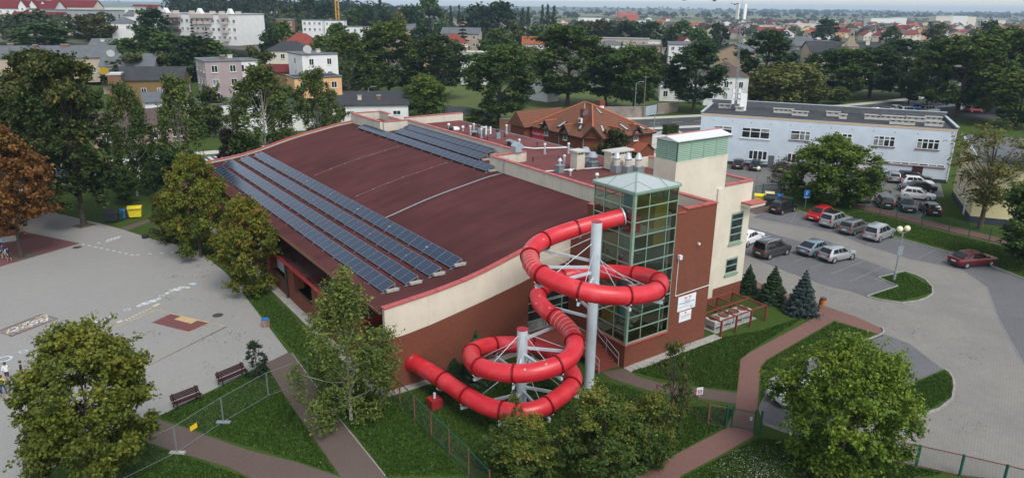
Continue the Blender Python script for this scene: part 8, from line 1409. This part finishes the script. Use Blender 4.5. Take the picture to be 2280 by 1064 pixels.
def tufts(name, label, pts, n, seed, z0=0):
    g = np.random.default_rng(seed); poly = G2(pts); xs = [p[0] for p in poly]; ys = [p[1] for p in poly]; X = g.uniform(min(xs), max(xs), n * 3); Y = g.uniform(min(ys), max(ys), n * 3); keep = np.zeros(n * 3, bool); j = len(poly) - 1
    for i in range(len(poly)):
        c = ((poly[i][1] > Y) != (poly[j][1] > Y)) & (X < (poly[j][0] - poly[i][0]) * (Y - poly[i][1]) / (poly[j][1] - poly[i][1] + 1e-9) + poly[i][0]); keep ^= c; j = i
    X, Y = X[keep][:n], Y[keep][:n]; m = len(X); P = np.stack([X, Y, z0 + g.uniform(.02, .07, m)], 1); nr = g.normal(size=(m, 3)) * np.array([1, 1, .25])
    return tag(put(name, leaf_object_mesh(name, P, nr, .075, palette(g, [(.022, .055, .008), (.042, .098, .014), (.068, .135, .02), (.10, .165, .03)], m, g.random(m)), LEAF, 1.7, g)), label, 'grass', kind='stuff')
tufts('grass_tufts', 'short grass of the triangle between the brown paths', [(352, 928), (595, 815), (640, 895), (752, 1056), (663, 1026), (457, 964)], 26000, 91); tufts('grass_tufts', 'grass strip between path and slide fence', [(665, 795), (735, 890), (862, 1058), (1040, 1060), (950, 960), (870, 885), (820, 880), (760, 860)], 26000, 92); tufts('grass_tufts', 'lawn beside the brick tower and the red path', [(1400, 826), (1560, 760), (1700, 735), (1800, 702), (1669, 782), (1648, 800), (1640, 870), (1530, 857)], 26000, 93); tufts('grass_tufts', 'grass below the red path in the lower right', [(1530, 1058), (1690, 975), (1900, 1005), (2100, 1055), (1990, 1068), (1500, 1080)], 16000, 94); tufts('grass_tufts', 'grass in the lower left beneath the site fence', [(290, 975), (400, 1012), (550, 1064), (250, 1080), (200, 1020)], 12000, 95)
tufts('grass_tufts', 'shaded grass under the slide inside the wire fence', [(880, 888), (960, 858), (1100, 832), (1330, 850), (1400, 862), (1540, 905), (1500, 1000), (1300, 1060), (1090, 1062), (1000, 1003)], 30000, 96); tufts('grass_tufts', 'grass of the heart-shaped car park island', [(1962, 621), (2014, 608), (2072, 640), (2072, 655), (2007, 672), (1940, 661), (2004, 640)], 6000, 97, .08); tufts('grass_tufts', 'grass wedge right of the broad bright bush', [(2102, 828), (2118, 845), (2118, 885), (2060, 918), (1900, 940), (1910, 918), (2000, 872)], 9000, 98, .08); tufts('grass_tufts', 'grass point between red path and grey bays', [(1710, 803), (1858, 718), (1945, 744), (1850, 780), (1780, 803), (1710, 845), (1692, 900), (1697, 818)], 12000, 99, .04); tufts('grass_tufts', 'lawn strip between parked cars and mesh fence', [(1780, 468), (1930, 475), (2110, 522), (2280, 562), (2280, 615), (2122, 560), (1990, 524)], 22000, 100, .08)
tufts('grass_tufts', 'grass strip between plaza edge and low wing', [(532, 640), (575, 640), (650, 700), (760, 850), (660, 790), (592, 712)], 14000, 101); tufts('grass_tufts', 'grass beside the garden gate and red path', [(1545, 905), (1636, 912), (1612, 950), (1420, 1056), (1380, 1040), (1500, 960)], 10000, 102)
# ------------------------------------------------------------------ children on the plaza
def skinned(name, verts, edges, rad, mats, assign, parent):
    me = bpy.data.meshes.new(name); me.from_pydata(verts, edges, []); ob = bpy.data.objects.new(name, me); col.objects.link(ob); md = ob.modifiers.new('skin', 'SKIN'); md.use_smooth_shade = True
    for i, r in enumerate(rad): me.skin_vertices[0].data[i].radius = (r[0], r[1]) if hasattr(r, '__len__') else (r, r)
    me.skin_vertices[0].data[0].use_root = True; s_ = ob.modifiers.new('sub', 'SUBSURF'); s_.levels = 2; s_.render_levels = 2
    dg = bpy.context.evaluated_depsgraph_get(); m2 = bpy.data.meshes.new_from_object(ob.evaluated_get(dg)); bpy.data.objects.remove(ob); bpy.data.meshes.remove(me); m2.name = name; m2.materials.clear()
    for m in mats: m2.materials.append(m)
    for p in m2.polygons: p.material_index = assign(p.center); p.use_smooth = True
    return put(name, m2, parent)
SKIN = plain('skin', (.42, .26, .19), .55); HAIRB = plain('brown_hair', (.06, .035, .02), .6)
def person(label, pos, hd, h, top, legs, shoes, bare_legs=True, pose=0, pack=None):
    k = h / 1.75; t = thing('person', label, 'person', pos, hd); a = [.10, -.12, .06][pose % 3]; b = -a
    V = [(0, 0, .95), (0, 0, 1.15), (0, .01, 1.36), (0, .02, 1.50), (0, .04, 1.60), (0, .05, 1.70),
         (.17, .01, 1.40), (.24, .0 + a, 1.14), (.25, .08 + a * 1.6, .92), (.255, .12 + a * 1.8, .84), (-.17, .01, 1.40), (-.24, .0 + b, 1.14), (-.25, .08 + b * 1.6, .92), (-.255, .12 + b * 1.8, .84),
         (.095, .0, .88), (.10, .05 + b * .9, .50), (.10, b * 1.6, .09), (.10, .13 + b * 1.6, .045), (-.095, 0, .88), (-.10, .05 + a * .9, .50), (-.10, a * 1.6, .09), (-.10, .13 + a * 1.6, .045)]
    E_ = [(0, 1), (1, 2), (2, 3), (3, 4), (4, 5), (2, 6), (6, 7), (7, 8), (8, 9), (2, 10), (10, 11), (11, 12), (12, 13), (0, 14), (14, 15), (15, 16), (16, 17), (0, 18), (18, 19), (19, 20), (20, 21)]
    Rd = [(.15, .11), (.135, .10), (.15, .105), (.058, .058), (.088, .098), (.075, .085), .065, .048, .038, .042, .065, .048, .038, .042, .085, .058, .042, .04, .085, .058, .042, .04]
    def asg(c):
        z = c.z / k
        if z > 1.475: return 0
        if abs(c.x / k) > .20 and z < 1.12 and z > .7: return 0
        if z > .93: return 1
        if z < .11: return 3
        return 2 if (z > .52 or not bare_legs) else 0
    skinned('body', [(x * k, y * k, z * k) for x, y, z in V], E_, [tuple(q * k for q in r) if hasattr(r, '__len__') else r * k for r in Rd], [SKIN, top, legs, shoes], asg, t)
    MB().lathe([(.098 * k, 0), (.112 * k, .07 * k), (.10 * k, .14 * k), (.05 * k, .185 * k), (.01, .19 * k)], (0, .025 * k, 1.60 * k), 14).build('hair', HAIRB, t, smooth=True)
    f = MB(); f.box(-.012 * k, .012 * k, .138 * k, .165 * k, 1.585 * k, 1.62 * k); f.box(-.05 * k, -.025 * k, .132 * k, .142 * k, 1.625 * k, 1.637 * k); f.box(.025 * k, .05 * k, .132 * k, .142 * k, 1.625 * k, 1.637 * k); f.build('face', plain('face_tone', (.28, .15, .11)), t)
    for sd in (-1, 1):   # five fingers to a hand
        j = 9 if sd > 0 else 13; hx, hy, hz = V[j]
        for q in range(5): ox = -.02 + q * .012; L = (.055, .075, .08, .075, .06)[q]; MB().tube([(hx * k, (hy + ox) * k, (hz - .02) * k), ((hx + .004 * sd) * k, (hy + ox + .008) * k, (hz - .02 - L * .55) * k), ((hx - .006 * sd) * k, (hy + ox + .014) * k, (hz - .02 - L) * k)], .0085 * k, 5).build('finger', SKIN, t)
    if pack: MB().prism_y([(-.14 * k, 1.0 * k), (.14 * k, 1.0 * k), (.15 * k, 1.3 * k), (.1 * k, 1.42 * k), (-.1 * k, 1.42 * k), (-.15 * k, 1.3 * k)], -.30 * k, -.10 * k).build('backpack', pack, t)
    return t
TW = plain('shirt_white', (.68, .70, .74), .8); TB = plain('shirt_blue', (.05, .11, .24), .8); TK = plain('shirt_black', (.02, .02, .024), .8); TY = plain('shirt_yellow', (.55, .46, .06), .8); LB = plain('shorts_dark', (.02, .022, .035), .8); LK = plain('trousers_beige', (.3, .27, .22), .8); LJ = plain('jeans_blue', (.05, .12, .25), .8); SH = plain('shoes_dark', (.02, .02, .022), .7); SHW = plain('shoes_white', (.6, .6, .6), .7); PKB = plain('pack_pale_blue', (.35, .55, .68), .7); PKD = plain('pack_dark', (.02, .03, .06), .7); RDS = plain('shirt_red', (.5, .06, .06), .8)
person('child in dark shorts with pale blue backpack near the chestnut trunk', ground(22, 583, 0.0), R(250), 1.52, TK, LB, SH, True, 0, PKB); person('child in blue shirt and beige trousers by the school wall', ground(11, 575, 0.0), R(120), 1.5, TB, LK, SHW, False, 1); person('child with red and white top at the left edge by the school', ground(2, 575, 0.0), R(60), 1.45, RDS, LB, SH, True, 2); person('child with blue and white pack closest to the school wall', ground(5, 556, 0.0), R(70), 1.45, TB, LB, SH, True, 1, PKB)
person('child in white T-shirt and dark shorts left of the big maple', ground(19, 849, 0.0), R(200), 1.42, TW, LB, SH, True, 0); person('child in yellow hooded top with dark backpack left of the big maple', ground(10, 880, 0.0), R(20), 1.42, TY, LJ, SH, False, 1, PKD); person('child in black top partly behind the big maple', ground(52, 846, 0.0), R(-60), 1.42, TK, LB, SH, True, 2); person('child in black shorts at the lower left edge', ground(1, 890, 0.0), R(-20), 1.42, TK, LB, SH, True, 1)
# ------------------------------------------------------------------ haze: one even volume of air round everything
hz = MB().box(-7100, 7100, -260, 9100, -8, 64).mesh('haze', [None]); hm = bpy.data.materials.new('haze_air'); hm.use_nodes = True; hn = hm.node_tree.nodes; hn.remove(hn['Principled BSDF'])
pv_ = hn.new('ShaderNodeVolumePrincipled'); pv_.inputs['Color'].default_value = (.60, .80, 1.0, 1); pv_.inputs['Density'].default_value = .00014; pv_.inputs['Anisotropy'].default_value = 0.0
hm.node_tree.links.new(pv_.outputs[0], hn['Material Output'].inputs['Volume']); hz.materials.clear(); hz.materials.append(hm); tag(put('haze', hz), 'pale blue haze over the whole town', 'haze', kind='stuff')
